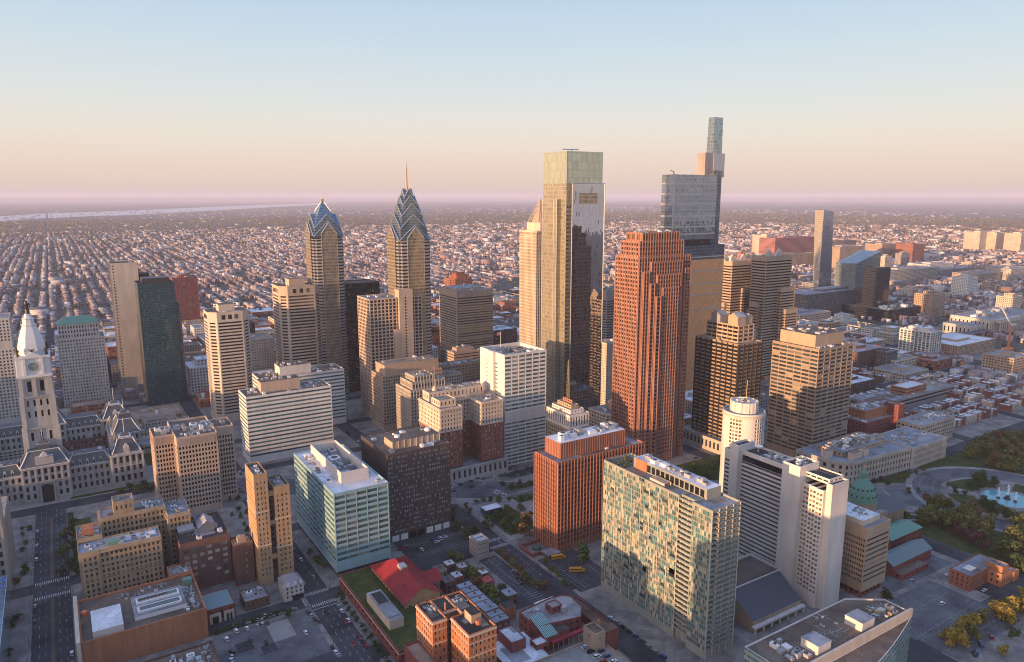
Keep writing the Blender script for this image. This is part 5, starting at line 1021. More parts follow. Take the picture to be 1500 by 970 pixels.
# curved office block at the bottom edge
b=Bld('office_block','low office block with brown roof and curved green-glass front at the bottom edge',325,202)
CG=curtain('green_ribbon_glass',(.05,.13,.13),(.12,.24,.23),1.6,3.4,(.42,.45,.42),span=.42,spanc=(.32,.36,.33),rough=.08,share=.15)
b.tier([(275,189),(377,189),(377,203),(358.5,215.2),(275,215.4)],0,30,st(curtain=CG,wall=WHITEC),MATS['roof_brown'],.8,.5)
m=MB(); m.box(262,378.5,187.6,188.98,26,31.4,CREAM); m.build('parapet_wall',b.root,b.loc)
cv=[(378,187.5)]+[(378-t*100,187.5-16*sin(min(1,t*1.15)*pi/2)) for t in np.linspace(.05,1,14)]+[(277,187.5)]; cv=cv[::-1]
b.tier(cv,0,27,st(curtain=CG,wall=WHITEC),MATS['roof_brown'],.6,.4)
for q in ((300.5,310.8,191.5,201.4),(337.5,348.4,191.5,201.5)): m=MB(); m.box(*q,29.18,34,WHITEC,top=MATS['roof_blue']); m.box(q[0]-.1,q[1]+.1,q[2]-.1,q[3]+.1,33.6,34.2,WHITEC,top=MATS['roof_blue']); m.build('plant_box',b.root,b.loc)
b.units(356,373,191,202,29.2,14,4,mats=[CREAM,GOLDM,MATS['metal_grey']],big=.9); b.units(285,298,191,212,29.2,6,5); b.units(312,336,193,213,29.2,5,6,big=.6); b.done()
# brick offices by the lots
b=Bld('brick_office','small red brick office with blue-grey roof among the car parks',500,212); b.tier((482,520,205.2,218.5),0,11,st(bay=3,fl=3.3,wf=.36,hf=.5,rec=.25,wall=BRICK,win=WD,base=1,top=1),MATS['roof_blue'],.6,.4); b.tier((505,520.1,197,205.18),0,9.5,st(bay=3,fl=3.3,wf=.36,hf=.5,rec=.25,wall=BRICKO,win=WD,base=1,top=1),MATS['roof_blue'],.5,.35); b.tier((507,515,198,209),9,13.5,st(bay=9,fl=9,wf=.02,hf=.02,rec=0,wall=BRICKO,win=WD),MATS['roof_blue'],.4,.3); b.tier((520.2,527,196,208),0,7,st(bay=3,fl=5,wf=.36,hf=.5,rec=.25,wall=BRICKO,win=WD,base=1,top=1),MATS['roof_blue'],.5,.35)
m=MB(); [m.tube((490+k*2,209,10.9),(490+k*2,214,10.9),.55,MATS['white_paint']) for k in range(4)]; m.build('roof_ducts',b.root,b.loc); b.done()
# church with a copper dome and its wings
b=Bld('cathedral','brown stone cathedral with a ribbed green copper dome and dark slate nave roof',515,297,cat='cathedral')
b.tier((494,518,283,312),0,18,st(bay=5,fl=14,wf=.3,hf=.5,rec=.4,wall=STONEB,win=WBK,base=2,top=2),MATS['roof_grey'],.6)
gable(b,509,543,284,304,0,14.5,21,STONEB,SLATE,'x','nave')
dx,dy=505,297; m=MB(); m.lathe(dx,dy,[(10.6,17),(10.6,24),(11.2,24.2),(11.2,25)],16,STONEB); m.build('drum',b.root,b.loc)
prof=[(10.6,25),(10.3,29),(9.3,33),(7.6,36.5),(5.2,39.5),(3.4,41)]; m=MB(); m.lathe(dx,dy,prof,32,COPPER)
for k in range(16):
    a=2*pi*k/16
    for (r0,z0),(r1,z1) in zip(prof,prof[1:]): m.tube((dx+r0*cos(a),dy+r0*sin(a),z0),(dx+r1*cos(a),dy+r1*sin(a),z1),.22,COPPER,4)
    a+=pi/16
    for zz,rr in ((30,10.05),(35,8.5)): m.lathe(dx+rr*cos(a),dy+rr*sin(a),[(.5,zz-.6),(.55,zz+.5),(.1,zz+1)],6,MATS['black'])
m.build('copper_dome',b.root,b.loc); m=MB(); m.lathe(dx,dy,[(3.6,40.6),(3.3,41.5),(2.3,42),(2.2,46),(2.7,46.2),(2.4,47),(1.2,49),(.3,50)],12,COPPER); m.lathe(dx,dy,[(.8,50),(.9,51),(.2,52.5),(.1,55)],8,GOLDM); m.build('lantern',b.root,b.loc); b.done()
b=Bld('chapel_house','brick parish house with a green copper hip roof between the cathedral and car park',510,268); b.tier((488,528,262,277),0,10.5,st(bay=4,fl=4.5,wf=.3,hf=.5,rec=.3,wall=BRICKR,win=WBK,base=1,top=.6),None,cap=False); m=MB(); m.loft([[(487.3,261.3,10.4),(528.7,261.3,10.4),(528.7,277.7,10.4),(487.3,277.7,10.4)],[(494,269,14.5),(523,269,14.5),(523,270,14.5),(494,270,14.5)]],COPPER); m.build('hip_roof',b.root,b.loc); b.done()
b=Bld('parish_hall','long brick parish hall with a grey-green pitched roof beside the car park',485,250); gable(b,458,506,243,257,0,8,12,BRICKR,paint('grey_green_roof',(.13,.18,.18),.6),'x','hall'); b.tier((458,490,236,242.9),0,4.5,st(bay=4,fl=4,wf=.4,hf=.4,rec=.2,wall=BRICKR,win=WBK,base=.5,top=.6),MATS['roof_brown'],.5,.4); b.done()
# curved stone blocks along the boulevard
b=Bld('stone_block','long curved grey stone block with arcaded windows along the boulevard',625,372)
EM=st(bay=4.2,fl=6.5,wf=.45,hf=.6,rec=.6,wall=LIME,win=WBK,base=2,top=3,ledges=lambda p,q:[(q-2.4,.7,.8,LIME),(p+7.2,.35,.5,LIME)])
cvp=[(566,382)]+[(566+16*(1-cos(a)),382-30*sin(a)) for a in np.linspace(.25,pi/2,6)]+[(662,346),(662,400),(566,400)]
b.tier(cvp,0,22,EM,MATS['roof_blue'],1.2,.6); b.tier((585,655,366,392),21,25.5,st(bay=4,fl=4,wf=.4,hf=.5,rec=.3,wall=TANC,win=WD,base=.4,top=.6),MATS['roof_blue'],.7,.4)
for q in ((572,580,372,378),(586,600,356,361),(604,612,357,362),(640,660,372,380)): m=MB(); m.box(*q,20.8,27,CREAM,top=MATS['roof_tan']); m.build('penthouse',b.root,b.loc)
b.units(588,652,368,390,24.8,22,3,big=1.2); b.done()
b=Bld('stone_block','pale stone block with red-tinted bays and a blue-grey roof facing the circle',692,366); b.tier((664,724,345,386),0,21,st(bay=4,fl=5.2,wf=.42,hf=.62,rec=.5,wall=LIMEW,win=winmat('window_red',(.10,.02,.02),(.3,.12,.1),.4),base=1.5,top=2.5,fins=(.9,.5,LIMEW)),MATS['roof_blue'],1.0); b.units(668,720,352,382,20,10,3); b.done()
b=Bld('brick_block','orange brick block with a sunlit upper storey behind the curved stone block',720,430); b.tier((690,742,408,440),0,24,st(bay=4,fl=3.6,wf=.4,hf=.4,rec=.3,wall=BRICKR,win=WD),MATS['roof_grey']); b.tier((700,742.1,416,440.1),23,33,st(bay=4,fl=3.6,wf=.3,hf=.4,rec=.3,wall=BRICKO,win=WD,base=1,top=2),MATS['roof_grey']); b.tier((740.2,752,404,420),0,36,st(bay=4,fl=3.6,wf=.3,hf=.4,rec=.3,wall=BRICKR,win=WD),MATS['roof_grey']); b.units(692,698,410,438,23,6,2); b.units(702,740,418,438,32,8,3); b.done()
b=Bld('office_block','pale gridded office block between the red-bayed block and the long low offices',780,400); b.tier((728,792,372,398),0,24,st(bay=4.2,fl=3.9,wf=.6,hf=.5,rec=.4,wall=LIME,win=WD),MATS['roof_grey']); b.units(732,788,376,394,23,9,3); b.done()
b=Bld('long_office','long low grey office with a recessed penthouse running across the right-hand blocks',880,470); b.tier((790,960,455,490),0,16,ribbon(GREYC,WBK,4,.5,.6),MATS['roof_grey']); b.tier((860,905,462,482),15,24,ribbon(BRICKO,WD,4,.4,.4,base=1,top=1),MATS['roof_white']); b.units(795,955,458,487,15,16,3); b.done()
# ------------------------------------------------------------------ stone city hall with its clock tower
b=Bld('city_hall','ornate grey stone city hall with slate mansard roofs round a courtyard',-23,770,cat='city hall')
x0,x1,y0,y1=-97,51,696,844
CH=st(bay=4.6,fl=7.6,wf=.42,hf=.66,rec=.7,wall=CHST,win=WBK,base=3,top=1.5,end=.8,fins=(.9,.5,CHST),ledges=lambda p,q:[(q-1.6,1.2,1.0,CHST),(p+2.6,.5,.6,CHST),(p+11,.6,.6,CHST),(p+18.5,.6,.6,CHST)])
def mansard(b,q,z0,z1,z2,ins,m,name='mansard_roof',flat=None):
    M_=MB(); a,c,d,e=q; R=lambda i,z:[(a+i,d+i,z),(c-i,d+i,z),(c-i,e-i,z),(a+i,e-i,z)]
    M_.loft([R(-.5,z0),R(ins*.55,z0+(z1-z0)*.55),R(ins,z1)],m); M_.box(a+ins-.4,c-ins+.4,d+ins-.4,e-ins+.4,z1-.15,z1+.5,LEADW,top=flat or SLATE)
    p=M_.build(name,b.root,b.loc); E_=MB(); r0,r1,r2=R(-.5,z0),R(ins*.55,z0+(z1-z0)*.55),R(ins,z1)
    for i in range(4): E_.tube(r0[i],r1[i],.42,LEADW,5); E_.tube(r1[i],r2[i],.42,LEADW,5); E_.tube(r0[i],r0[(i+1)%4],.35,LEADW,4)
    E_.build('roof_edging',p,b.loc); return p
hc=25; D=22
wings=[(x0+26,-39,y0+3,y0+D),(-7,x1-26,y0+3,y0+D),(x0+26,x1-26,y1-D,y1-3),(x0+3,x0+D,y0+26,y1-26),(x1-D,x1-3,y0+26,y1-26)]
for q in wings:
    b.tier(q,0,hc,CH,None,cap=False); mansard(b,q,hc,hc+9,0,3.6,SLATE)
    # dormers along the eaves
    ew=q[1]-q[0]>q[3]-q[2]
    for t in np.arange(4,(q[1]-q[0] if ew else q[3]-q[2])-3,5.2):
        for side in (0,1):
            M_=MB(); W_=MB()
            if ew: X,Y=q[0]+t,(q[2] if side==0 else q[3]-3); bx=(X-1.1,X+1.1,Y-.2,Y+3)
            else: X,Y=(q[0] if side==0 else q[1]-3),q[2]+t; bx=(X-.2,X+3,Y-1.1,Y+1.1)
            M_.box(*bx,hc-.1,hc+4.2,CHST,top=SLATE)
            if ew: M_.lathe(X,(bx[2]+bx[3])/2,[(1.2,hc+4.15),(.1,hc+5.4)],4,CHST,ph=pi/4)
            d_=M_.build('dormer',b.root,b.loc)
            if ew and side==0: W_.box(bx[0]+.5,bx[1]-.5,bx[2]-.05,bx[2]-.02,hc+.8,hc+3.3,WBK); W_.build('dormer_window',d_,b.loc)
for q in ((x0,x0+26,y0,y0+26),(x1-26,x1,y0,y0+26),(x0,x0+26,y1-26,y1),(x1-26,x1,y1-26,y1)):
    b.tier(q,0,hc+5,CH,None,cap=False); mansard(b,inset(q,2,2),hc+5,hc+17,0,5,SLATE,'pavilion_roof')
    m=MB(); cx,cy=ctr(q); m.lathe(cx,q[2]+4,[(3.4,hc+4.9),(3.4,hc+10),(.2,hc+13.5)],4,CHST,ph=pi/4); m.lathe(q[0]+4,cy,[(3.4,hc+4.9),(3.4,hc+10),(.2,hc+13.5)],4,CHST,ph=pi/4); m.build('pediment_dormers',b.root,b.loc)
    m=MB(); m.box(cx-5,cx+5,cy-5,cy+5,hc+17.3,hc+18.4,LEADW); m.lathe(cx,cy,[(5.4,hc+18.3),(3.5,hc+20.5),(.3,hc+21)],4,SLATE,ph=pi/4); m.tube((cx,cy,hc+20.5),(cx,cy,hc+34),.22,LEADW); m.build('roof_lantern',b.root,b.loc)
for (q,nm) in (((-40,-6,y0-3,y0+24),'N'),((-40,-6,y1-24,y1+3),'S'),((x1-20,x1+3,753,787),'W'),((x0-3,x0+20,753,787),'E')):
    b.tier(q,0,hc+7,CH,None,cap=False); mansard(b,q,hc+7,hc+19,0,6,SLATE,'pavilion_roof'); cx,cy=ctr(q)
    m=MB(); m.box(cx-6.5,cx+6.5,q[2]+.2 if nm in 'NS' else cy-6.5,q[2]+5 if nm in 'NS' else cy+6.5,hc+6.9,hc+15,CHST); m.lathe(cx,q[2]+2.6 if nm in 'NS' else cy,[(4.5,hc+14.9),(.2,hc+19)],4,CHST,ph=pi/4); m.build('pediment_dormers',b.root,b.loc)
    m=MB(); m.box(cx-4.5,cx+4.5,cy-4.5,cy+4.5,hc+19.3,hc+23,SLATE,top=LEADW); m.lathe(cx,cy,[(5.2,hc+22.9),(3,hc+25.5),(.2,hc+26.5)],4,SLATE,ph=pi/4); m.tube((cx,cy,hc+26),(cx,cy,hc+36),.2,LEADW); m.build('roof_lantern',b.root,b.loc)
m=MB(); 
yn=y0-3.05
P_=[(-23+4.2*cos(a),12+4.2*sin(a)) for a in np.linspace(0,pi,10)]; m.face([(-18.8,yn-.55,0)]+[(x,yn-.55,z) for x,z in P_]+[(-27.2,yn-.55,0)],MATS['black']); m.box(-28.6,-27.3,yn-1.0,yn,0,17,CHST); m.box(-18.7,-17.4,yn-1.0,yn,0,17,CHST); m.box(-28.6,-17.4,yn-1.0,yn,17.02,18.2,CHST); m.build('archway',b.root,b.loc)
b.units(x0+30,x1-30,y0+6,y0+D-6,hc+9.4,9,2,big=.8)
# the tower stands in the north range
tx,ty=-23,719; t=12.2
TW=st(bay=6,fl=14,wf=.30,hf=.55,rec=1.0,wall=CHST,win=WBK,base=6,top=2,end=2.4,ledges=lambda p,q:[(q-1.2,1.0,1.1,CHST)])
b.tier((tx-t,tx+t,ty-t,ty+t),0,62,TW,None,cap=False); b.tier((tx-t+.6,tx+t-.6,ty-t+.6,ty+t-.6),62,89,TW|dict(bay=4.4,fl=11.5,wf=.32),None,cap=False); b.tier((tx-t+1,tx+t-1,ty-t+1,ty+t-1),89,105,TW|dict(bay=8.5,fl=13,wf=.34,hf=.72,base=1.5,fins=(1.1,.8,CHST)),None,cap=False)
m=MB()
for sx in (-1,1):
    for sy in (-1,1):
        for dz,(z0,z1,o,s) in enumerate(((0,62,t-.6,2.0),(62.02,89,t-1.2,1.7),(89.02,105,t-1.6,1.5))): m.box(tx+sx*o-s,tx+sx*o+s,ty+sy*o-s,ty+sy*o+s,z0,z1,CHST)
m.build('corner_piers',b.root,b.loc)
c=11.6; m=MB(); m.box(tx-c-1,tx+c+1,ty-c-1,ty+c+1,105.02,107,LEADW); m.box(tx-c,tx+c,ty-c,ty+c,107.02,121,LEADW); m.box(tx-c-.9,tx+c+.9,ty-c-.9,ty+c+.9,121.02,123,LEADW)
for (dx,dy) in ((0,-1),(-1,0),(1,0),(0,1)):
    ux,uy=-dy,dx
    for s in (-1,1): m.box(tx+dx*c+ux*s*6.2-1.0,tx+dx*c+ux*s*6.2+1.0,ty+dy*c+uy*s*6.2-1.0,ty+dy*c+uy*s*6.2+1.0,107.04,120.9,LEADW)
    Q=lambda a,z,d: (tx+dx*(c+d)+ux*a,ty+dy*(c+d)+uy*a,z)
    m.face([Q(-8.5,121.5,1.05),Q(8.5,121.5,1.05),Q(0,126.5,1.05)],LEADW); m.face([Q(8.5,121.5,-2),Q(-8.5,121.5,-2),Q(0,126.5,-2)],LEADW); m.face([Q(-8.5,121.5,1.05),Q(0,126.5,1.05),Q(0,126.5,-2),Q(-8.5,121.5,-2)],LEADW); m.face([Q(0,126.5,1.05),Q(8.5,121.5,1.05),Q(8.5,121.5,-2),Q(0,126.5,-2)],LEADW)
m.build('clock_stage',b.root,b.loc)
CF=paint('clock_face',(.16,.22,.19),.4)
for (dx,dy) in ((0,-1),(-1,0),(1,0)):
    ux,uy=-dy,dx; m=MB(); n=28
    ring_=lambda r,d:[(tx+dx*(c+d)+ux*r*cos(2*pi*i/n),ty+dy*(c+d)+uy*r*cos(2*pi*i/n),114+r*sin(2*pi*i/n)) for i in range(n)]
    m.loft([ring_(4.4,-.1),ring_(4.4,.4),ring_(3.8,.45)],LEADW,cap=False); m.face(ring_(3.85,.3),CF); face_=m.build('clock_face',b.root,b.loc); m=MB()
    for i in range(12):
        a=2*pi*i/12; r0,r1=2.7,3.5; m.tube((tx+dx*(c+.36)+ux*r0*cos(a),ty+dy*(c+.36)+uy*r0*cos(a),114+r0*sin(a)),(tx+dx*(c+.36)+ux*r1*cos(a),ty+dy*(c+.36)+uy*r1*cos(a),114+r1*sin(a)),.13,MATS['white_paint'],4)
    m.build('hour_marks',face_,b.loc)
    for a,l in ((.15,2.6),(2.2,1.8)): m=MB(); m.tube((tx+dx*(c+.42),ty+dy*(c+.42),114),(tx+dx*(c+.42)+ux*l*cos(a),ty+dy*(c+.42)+uy*l*cos(a),114+l*sin(a)),.14,MATS['white_paint'],4); m.build('clock_hand',face_,b.loc)
m=MB(); m.lathe(tx,ty,[(10.2,123),(10.8,127),(10.1,132),(8.6,138),(6.8,143),(5.0,147),(5.8,147.6),(4.6,148),(4.2,152.5),(4.8,153),(3.0,154),(2.5,157)],8,LEADW,ph=pi/8)
m.build('iron_dome',b.root,b.loc)
# bronze groups at the foot of the dome
def figure(m,x,y,z,s,mat,arm=True):
    """standing robed figure, s metres tall"""
    m.lathe(x,y,[(s*.16,z),(s*.15,z+s*.12),(s*.125,z+s*.40),(s*.11,z+s*.55),(s*.15,z+s*.74),(s*.13,z+s*.82),(s*.05,z+s*.86),(s*.07,z+s*.90),(s*.08,z+s*.95),(s*.12,z+s*.96),(s*.07,z+s*.97),(s*.055,z+s)],10,mat)
    m.tube((x+s*.13,y-s*.02,z+s*.78),(x+s*.22,y-s*.10,z+s*.58),s*.045,mat,6); m.tube((x+s*.22,y-s*.10,z+s*.58),(x+s*.16,y-s*.22,z+s*.50),s*.038,mat,6)
    m.tube((x-s*.13,y,z+s*.78),(x-s*.19,y-s*.06,z+s*.55),s*.045,mat,6); m.tube((x-s*.19,y-s*.06,z+s*.55),(x-s*.2,y-s*.12,z+s*.36),s*.04,mat,6)
for sx in (-1,1):
    for sy in (-1,1): m=MB(); figure(m,tx+sx*10.2,ty+sy*10.2,123,7.2,BRONZE); m.build('bronze_figure',b.root,b.loc)
for (dx,dy) in ((0,-1),(-1,0),(1,0)):
    m=MB(); X,Y=tx+dx*11.4,ty+dy*11.4; m.lathe(X,Y,[(.8,126.3),(.9,127.4),(.3,128.6)],8,BRONZE); m.tube((X,Y,127.6),(X-2.2*(dy!=0),Y-2.2*(dx!=0),128.6),.35,BRONZE); m.tube((X,Y,127.6),(X+2.2*(dy!=0),Y+2.2*(dx!=0),128.6),.35,BRONZE); m.build('bronze_eagle',b.root,b.loc)
m=MB(); figure(m,tx,ty,157,11,BRONZE); m.build('bronze_statue',b.root,b.loc); b.done()
# ------------------------------------------------------------------ across the river
def rowat(px,py,z=0): return at(px,py,z)
r=(1500,1540,1040,1085,223); x0,z0=onS(1194,308,1040); xn,_=onS(1207,310,1040); xr,_=onS(1224.5,312,1040)
b=Bld('glass_tower','faceted slim glass tower standing alone beyond the river, right of the striped twins',(x0+xr)/2,1060,cat='tower')
m=MB(); FM=curtain('facet_glass_sunlit',(.34,.30,.25),(.46,.41,.34),1.6,4.2,(.45,.4,.33),metal=.2,rough=.08,jit=.01,share=.1); FB=curtain('facet_glass_dark',(.20,.23,.27),(.32,.35,.39),1.6,4.2,(.2,.2,.2),metal=.7,rough=.06,jit=.012,share=.1)  # lit gold of the east facet is put into its pane colour
ys=1040; H_=zof(xn,ys,306); xl=onS(1194,308,ys+40)[0]; xlb=onS(1190,440,ys+42)[0]
A0=[(xn,ys),(xr,ys+6),(xr+2,ys+40),(xl,ys+40)]
B0=[(xn-4,ys-4),(xr+9,ys+2),(xr+6,ys+44),(xlb,ys+42)]
for i in range(4):
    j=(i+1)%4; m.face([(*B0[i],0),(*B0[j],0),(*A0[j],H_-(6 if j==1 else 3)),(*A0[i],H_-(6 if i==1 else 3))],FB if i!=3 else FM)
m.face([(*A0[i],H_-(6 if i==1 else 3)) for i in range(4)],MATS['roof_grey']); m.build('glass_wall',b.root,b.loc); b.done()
x0,z1=onS(1255,385,930); xm,_=onS(1268,372,930); xr,_=onS(1291,368,930); b=Bld('glass_tower','pale blue wedge-topped glass tower just behind the black slab',(x0+xr)/2,950,cat='tower'); m=MB(); BG=curtain('pale_blue_glass',(.08,.13,.15),(.14,.2,.22),1.6,4,(.4,.42,.42),metal=.5,rough=.1,jit=.01)
za=zof(x0,930,386); zc=zof(xr,930,368); m.face([(x0,930,0),(xr,930,0),(xr,930,zc),(x0,930,za)],BG); m.face([(x0-8,975,0),(x0,930,0),(x0,930,za),(x0-8,975,za-2)],BG); m.face([(xr,930,0),(xr-6,975,0),(xr-6,975,zc),(xr,930,zc)],BG); m.face([(xr-6,975,0),(x0-8,975,0),(x0-8,975,za-2),(xr-6,975,zc)],BG); m.face([(x0,930,za),(xr,930,zc),(xr-6,975,zc),(x0-8,975,za-2)],BG); m.build('glass_wall',b.root,b.loc); b.done()
r=rect(N=(1290,393),L=1258,R=1305,base=(1281,466)); x0,x1,y0,y1,h=r; BK=curtain('black_slab_glass',(.006,.009,.013),(.010,.014,.020),1.5,3.8,(.03,.03,.033),span=.4,share=.0)
b=Bld('office_tower','black glass slab tower on a broad black podium beside the railway',*ctr(r),cat='tower'); b.tier((x0,x1,y0,y0+36),0,h,st(curtain=BK,wall=MATS['black']),MATS['roof_dark']); 
p0=at(1248,497,18); b.tier((x0-30,x1+55,y0-42,y0+70),0,24,st(curtain=BK,wall=MATS['black']),MATS['roof_brown']); b.units(x0-25,x1+50,y0-36,y0-4,23,8,3,big=2.5); b.done()
r=rect(N=(1364,487),L=1311,R=1381,base=(1352,526)); x0,x1,y0,y1,h=r; b=tower('office_block','white framed office block with tall blue-green windows near the railway bridges',(x0,x1,y0,y0+50,h),st(bay=6.5,fl=3.9,wf=.68,hf=.8,rec=.5,wall=WHITEC,win=WT,base=3,top=2),'roof_white',8,pent=(.2,.8,.2,.8,4,WHITEC))
# temple-fronted station
b=Bld('railway_station','broad pale stone railway station with a columned portico',1560,690,cat='railway station'); SR=st(bay=7,fl=15,wf=.35,hf=.7,rec=.6,wall=LIMEW,win=WBK,base=2,top=4)
sx,sy=at(1440,478); b.tier((1405,1700,650,700),0,20,SR,MATS['roof_grey']); b.tier((1452,1640,640,712),0,29,SR|dict(fl=22),MATS['roof_grey'])
for k in range(10): m=MB(); m.lathe(1478+k*8.2,634,[(1.6,0),(1.4,20),(1.9,21)],10,LIMEW); m.build('column',b.root,b.loc)
m=MB(); m.box(1472,1558,632,639.9,21.02,28,LIMEW); m.build('portico_beam',b.root,b.loc); b.units(1460,1630,650,700,28,8,2,big=3); b.done()
b=Bld('post_office','long grey stone post office with closely set pilasters beyond the black tower',1390,960); b.tier((1430,1560,930,1010),0,34,st(bay=6,fl=26,wf=.4,hf=.75,rec=.6,wall=LIME,win=WBK,base=3,top=4),MATS['roof_white']); b.units(1440,1550,940,1000,33,10,2,big=4); b.done()
def far(name,label,pl,pr,ptop,pbase,wall,win,roof='roof_grey',dep=.8,group=None,style=None,pent=True):
    """a block beyond the centre from its sides, roofline and foot in the survey"""
    x0,y0=at(pl,pbase); x1=onS(pr,pbase,y0)[0]; h=zof(x0,y0,ptop); d=min(70,max(14,(x1-x0)*dep)); r=(x0,x1,y0,y0+d,h)
    S=style or st(bay=4,fl=3.7,wf=.55,hf=.5,rec=0,wall=wall,win=win,base=3,top=1.5); b=Bld(name,label,*ctr(r),group=group); b.tier(list(r[:4]),0,h,S,MATS[roof])
    if pent: m=MB(); w=x1-x0; m.box(x0+w*.3,x0+w*.65,y0+d*.3,y0+d*.7,h-1.02,h+3,wall,top=MATS[roof]); m.build('penthouse',b.root,b.loc)
    return b.done(24)
far('hospital','wide pink-red glass hospital block behind the faceted tower',1133,1193,349,392,brickmat('pink_brick',(.40,.16,.14)),WN,style=ribbon(brickmat('pink_brick',(.40,.16,.14)),WD,4,.4,0))
far('hospital_tower','pale stacked tower at the left end of the pink hospital block',1120,1140,345,390,CREAM,WD)
for i,(a,c,t,bs,w,l) in enumerate(((1433,1455,340,368,CREAM,'left of two sunlit cream apartment slabs near the right edge'),(1457,1470,341,368,CREAM,'right of two sunlit cream apartment slabs near the right edge'),(1493,1508,342,370,CREAM,'cream apartment slab cut by the right edge'),(1133,1190,374,394,TANC,'low tan hospital wing under the pink block'),(1228,1262,362,396,TANC,'tan hospital block right of the faceted tower'),(1235,1252,352,380,TANC,'pale tower behind the tan hospital block'),(1276,1288,355,374,CREAM,'slim cream block beyond the wedge tower'),(1290,1312,358,384,TANC,'stepped tan block right of the wedge tower'),(1335,1352,358,386,BRICK,'brick block with a pale top in the far right district'),(1360,1395,388,408,WHITEC,'white patterned block beyond the post office'),(1375,1425,396,408,GREYC,'low grey laboratory behind the white patterned block'),(1430,1464,402,418,TANC,'tan warehouse with a brick end near the station'),(1479,1503,394,414,LIMEW,'white arched hall at the right edge behind the station'),(1300,1372,398,420,LIME,'long stone hall behind the post office roof'),(1209,1250,417,433,GREYC,'grey banded garage in front of the faceted tower'),(1178,1290,432,470,TEALG and GREYD,'dark green-glass low block below the faceted tower'),(1482,1506,525,553,TANC,'tan apartment block cut by the right edge above the park'),(1402,1455,507,524,TANC,'beige warehouse with a white roof beside the crane'),(1254,1296,516,548,BRICKB,'brown gridded block right of the tan ribbon tower'),(1296,1312,516,546,GREYD,'dark narrow block beside the brown gridded block'),(1310,1342,529,546,CREAM,'low ornate cream terrace near the railway'),(1245,1282,563,578,BRICKB,'low dark store with a bright white roof right of the tan ribbon tower'),(1325,1358,548,562,LIME,'low pale hall in the right-hand rowhouse blocks'),(1170,1215,462,480,GREYC,'grey arched sheds by the river behind the tan tower'))):
    far('apartment_slab' if 'slab' in l else 'block',l,a,c,t,bs,w,WD,'roof_white' if 'white roof' in l else 'roof_grey')
# ------------------------------------------------------------------ blocks behind and between the towers
rb=random.Random(21)
TAKEN=[(o.location.x,o.location.y) for o in COL.objects if o.type=='EMPTY']
mids=[('brick',BRICK,WN),('pale stone',LIME,WD),('tan brick',BRICKT,WD),('brown brick',BRICKB,WN),('cream',CREAM,WN),('grey concrete',GREYC,WD),('white panelled',WHITE,WD)]
cnt=0
for i in range(len(XS)-1):
    for j in range(len(YS)-1):
        if YS[j] < 768 and not (XS[i] >= 393 and YS[j] >= 534): continue
        if XS[i] < -300: continue
        for qx in range(2):
            for qy in range(2):
                w=(XS[i+1]-XS[i]-18)/2; d=(YS[j+1]-YS[j]-16)/2; x=XS[i]+9+qx*w+1; y=YS[j]+8+qy*d+1
                cx,cy=x+w/2,y+d/2
                if any(abs(cx-t[0])<w/2+28 and abs(cy-t[1])<d/2+28 for t in TAKEN): continue
                if XS[i]==-22 and False: continue
                px,py=proj(cx,cy,20)
                if not (-40<px<1540): continue
                nm,wm,wi=rb.choice(mids); near=max(0,1-hypot((cx-300)/500,(cy-950)/450)); h=rb.uniform(10,26)+near*rb.choice((5,20,40,60,75))
                if cx>850 and cy<760: h=rb.uniform(8,20)
                if cy<980 and cx<170: h=rb.uniform(9,17)
                b=Bld('city_block_building',f'{["low","mid-rise","tall"][0 if h<20 else 1 if h<45 else 2]} {nm} building packed among the blocks behind the main towers',cx,cy,group='ordinary buildings packed between the towers')
                ww,dd=w-2-rb.uniform(0,8),d-2-rb.uniform(0,8); S=st(bay=rb.choice((3.2,3.8,4.6)),fl=rb.choice((3.4,3.9)),wf=rb.choice((.45,.55,.7)),hf=.5,rec=0,wall=wm,win=wi,base=4,top=1.5)
                rf=MATS[rb.choice(('roof_grey','roof_tan','roof_dark','roof_white','roof_brown'))]
                b.tier((x,x+ww,y,y+dd),0,h,S,rf)
                if rb.random()<.5: b.tier((x+ww*.2,x+ww*.75,y+dd*.2,y+dd*.8),h-1,h+rb.uniform(3,9),S|dict(base=.5,top=.5),rf)
                for _ in range(4): m=MB(); ux,uy=x+rb.uniform(.05,.8)*ww,y+rb.uniform(.05,.8)*dd; m.box(ux,ux+rb.uniform(2,5),uy,uy+rb.uniform(2,5),h-1.05,h+rb.uniform(1,4),rb.choice([MATS['metal_grey'],wm,MATS['white_paint']])); m.build('rooftop_unit',b.root,b.loc)
                b.done(12); cnt+=1
for k in range(95):
    x=rb.uniform(1360,2900); y=rb.uniform(150,2000); px,py=proj(x,y,10)
    if not(-30<px<1530) or any(abs(x-t.location.x)<75 and abs(y-t.location.y)<75 for t in COL.objects if t.type=='EMPTY' and t.location.x>1300): continue
    nm,wm,wi=rb.choice([('orange brick',BRICKO,WN),('cream',CREAM,WN),('pale stone',LIME,WD),('grey concrete',GREYC,WD),('tan brick',BRICKT,WN),('white panelled',WHITE,WT),('tan',TANC,WD),('cream',CREAM,WD)]); h=rb.choice((12,15,18,22,28,36,50)); ww=rb.uniform(24,60); dd=rb.uniform(18,45)
    b=Bld('city_block_building',f'{["low","mid-rise","tall"][0 if h<20 else 1 if h<45 else 2]} {nm} building in the sunlit district across the river',x+ww/2,y+dd/2,group='ordinary buildings across the river')
    S=st(bay=4,fl=3.8,wf=.5,hf=.5,rec=0,wall=wm,win=wi,base=3,top=1.5); rf=MATS[rb.choice(('roof_grey','roof_white','roof_blue','roof_tan'))]; b.tier((x,x+ww,y,y+dd),0,h,S,rf); b.tier((x+ww*.25,x+ww*.6,y+dd*.2,y+dd*.7),h-1,h+5,S|dict(base=.5,top=.5),rf); b.done(8)
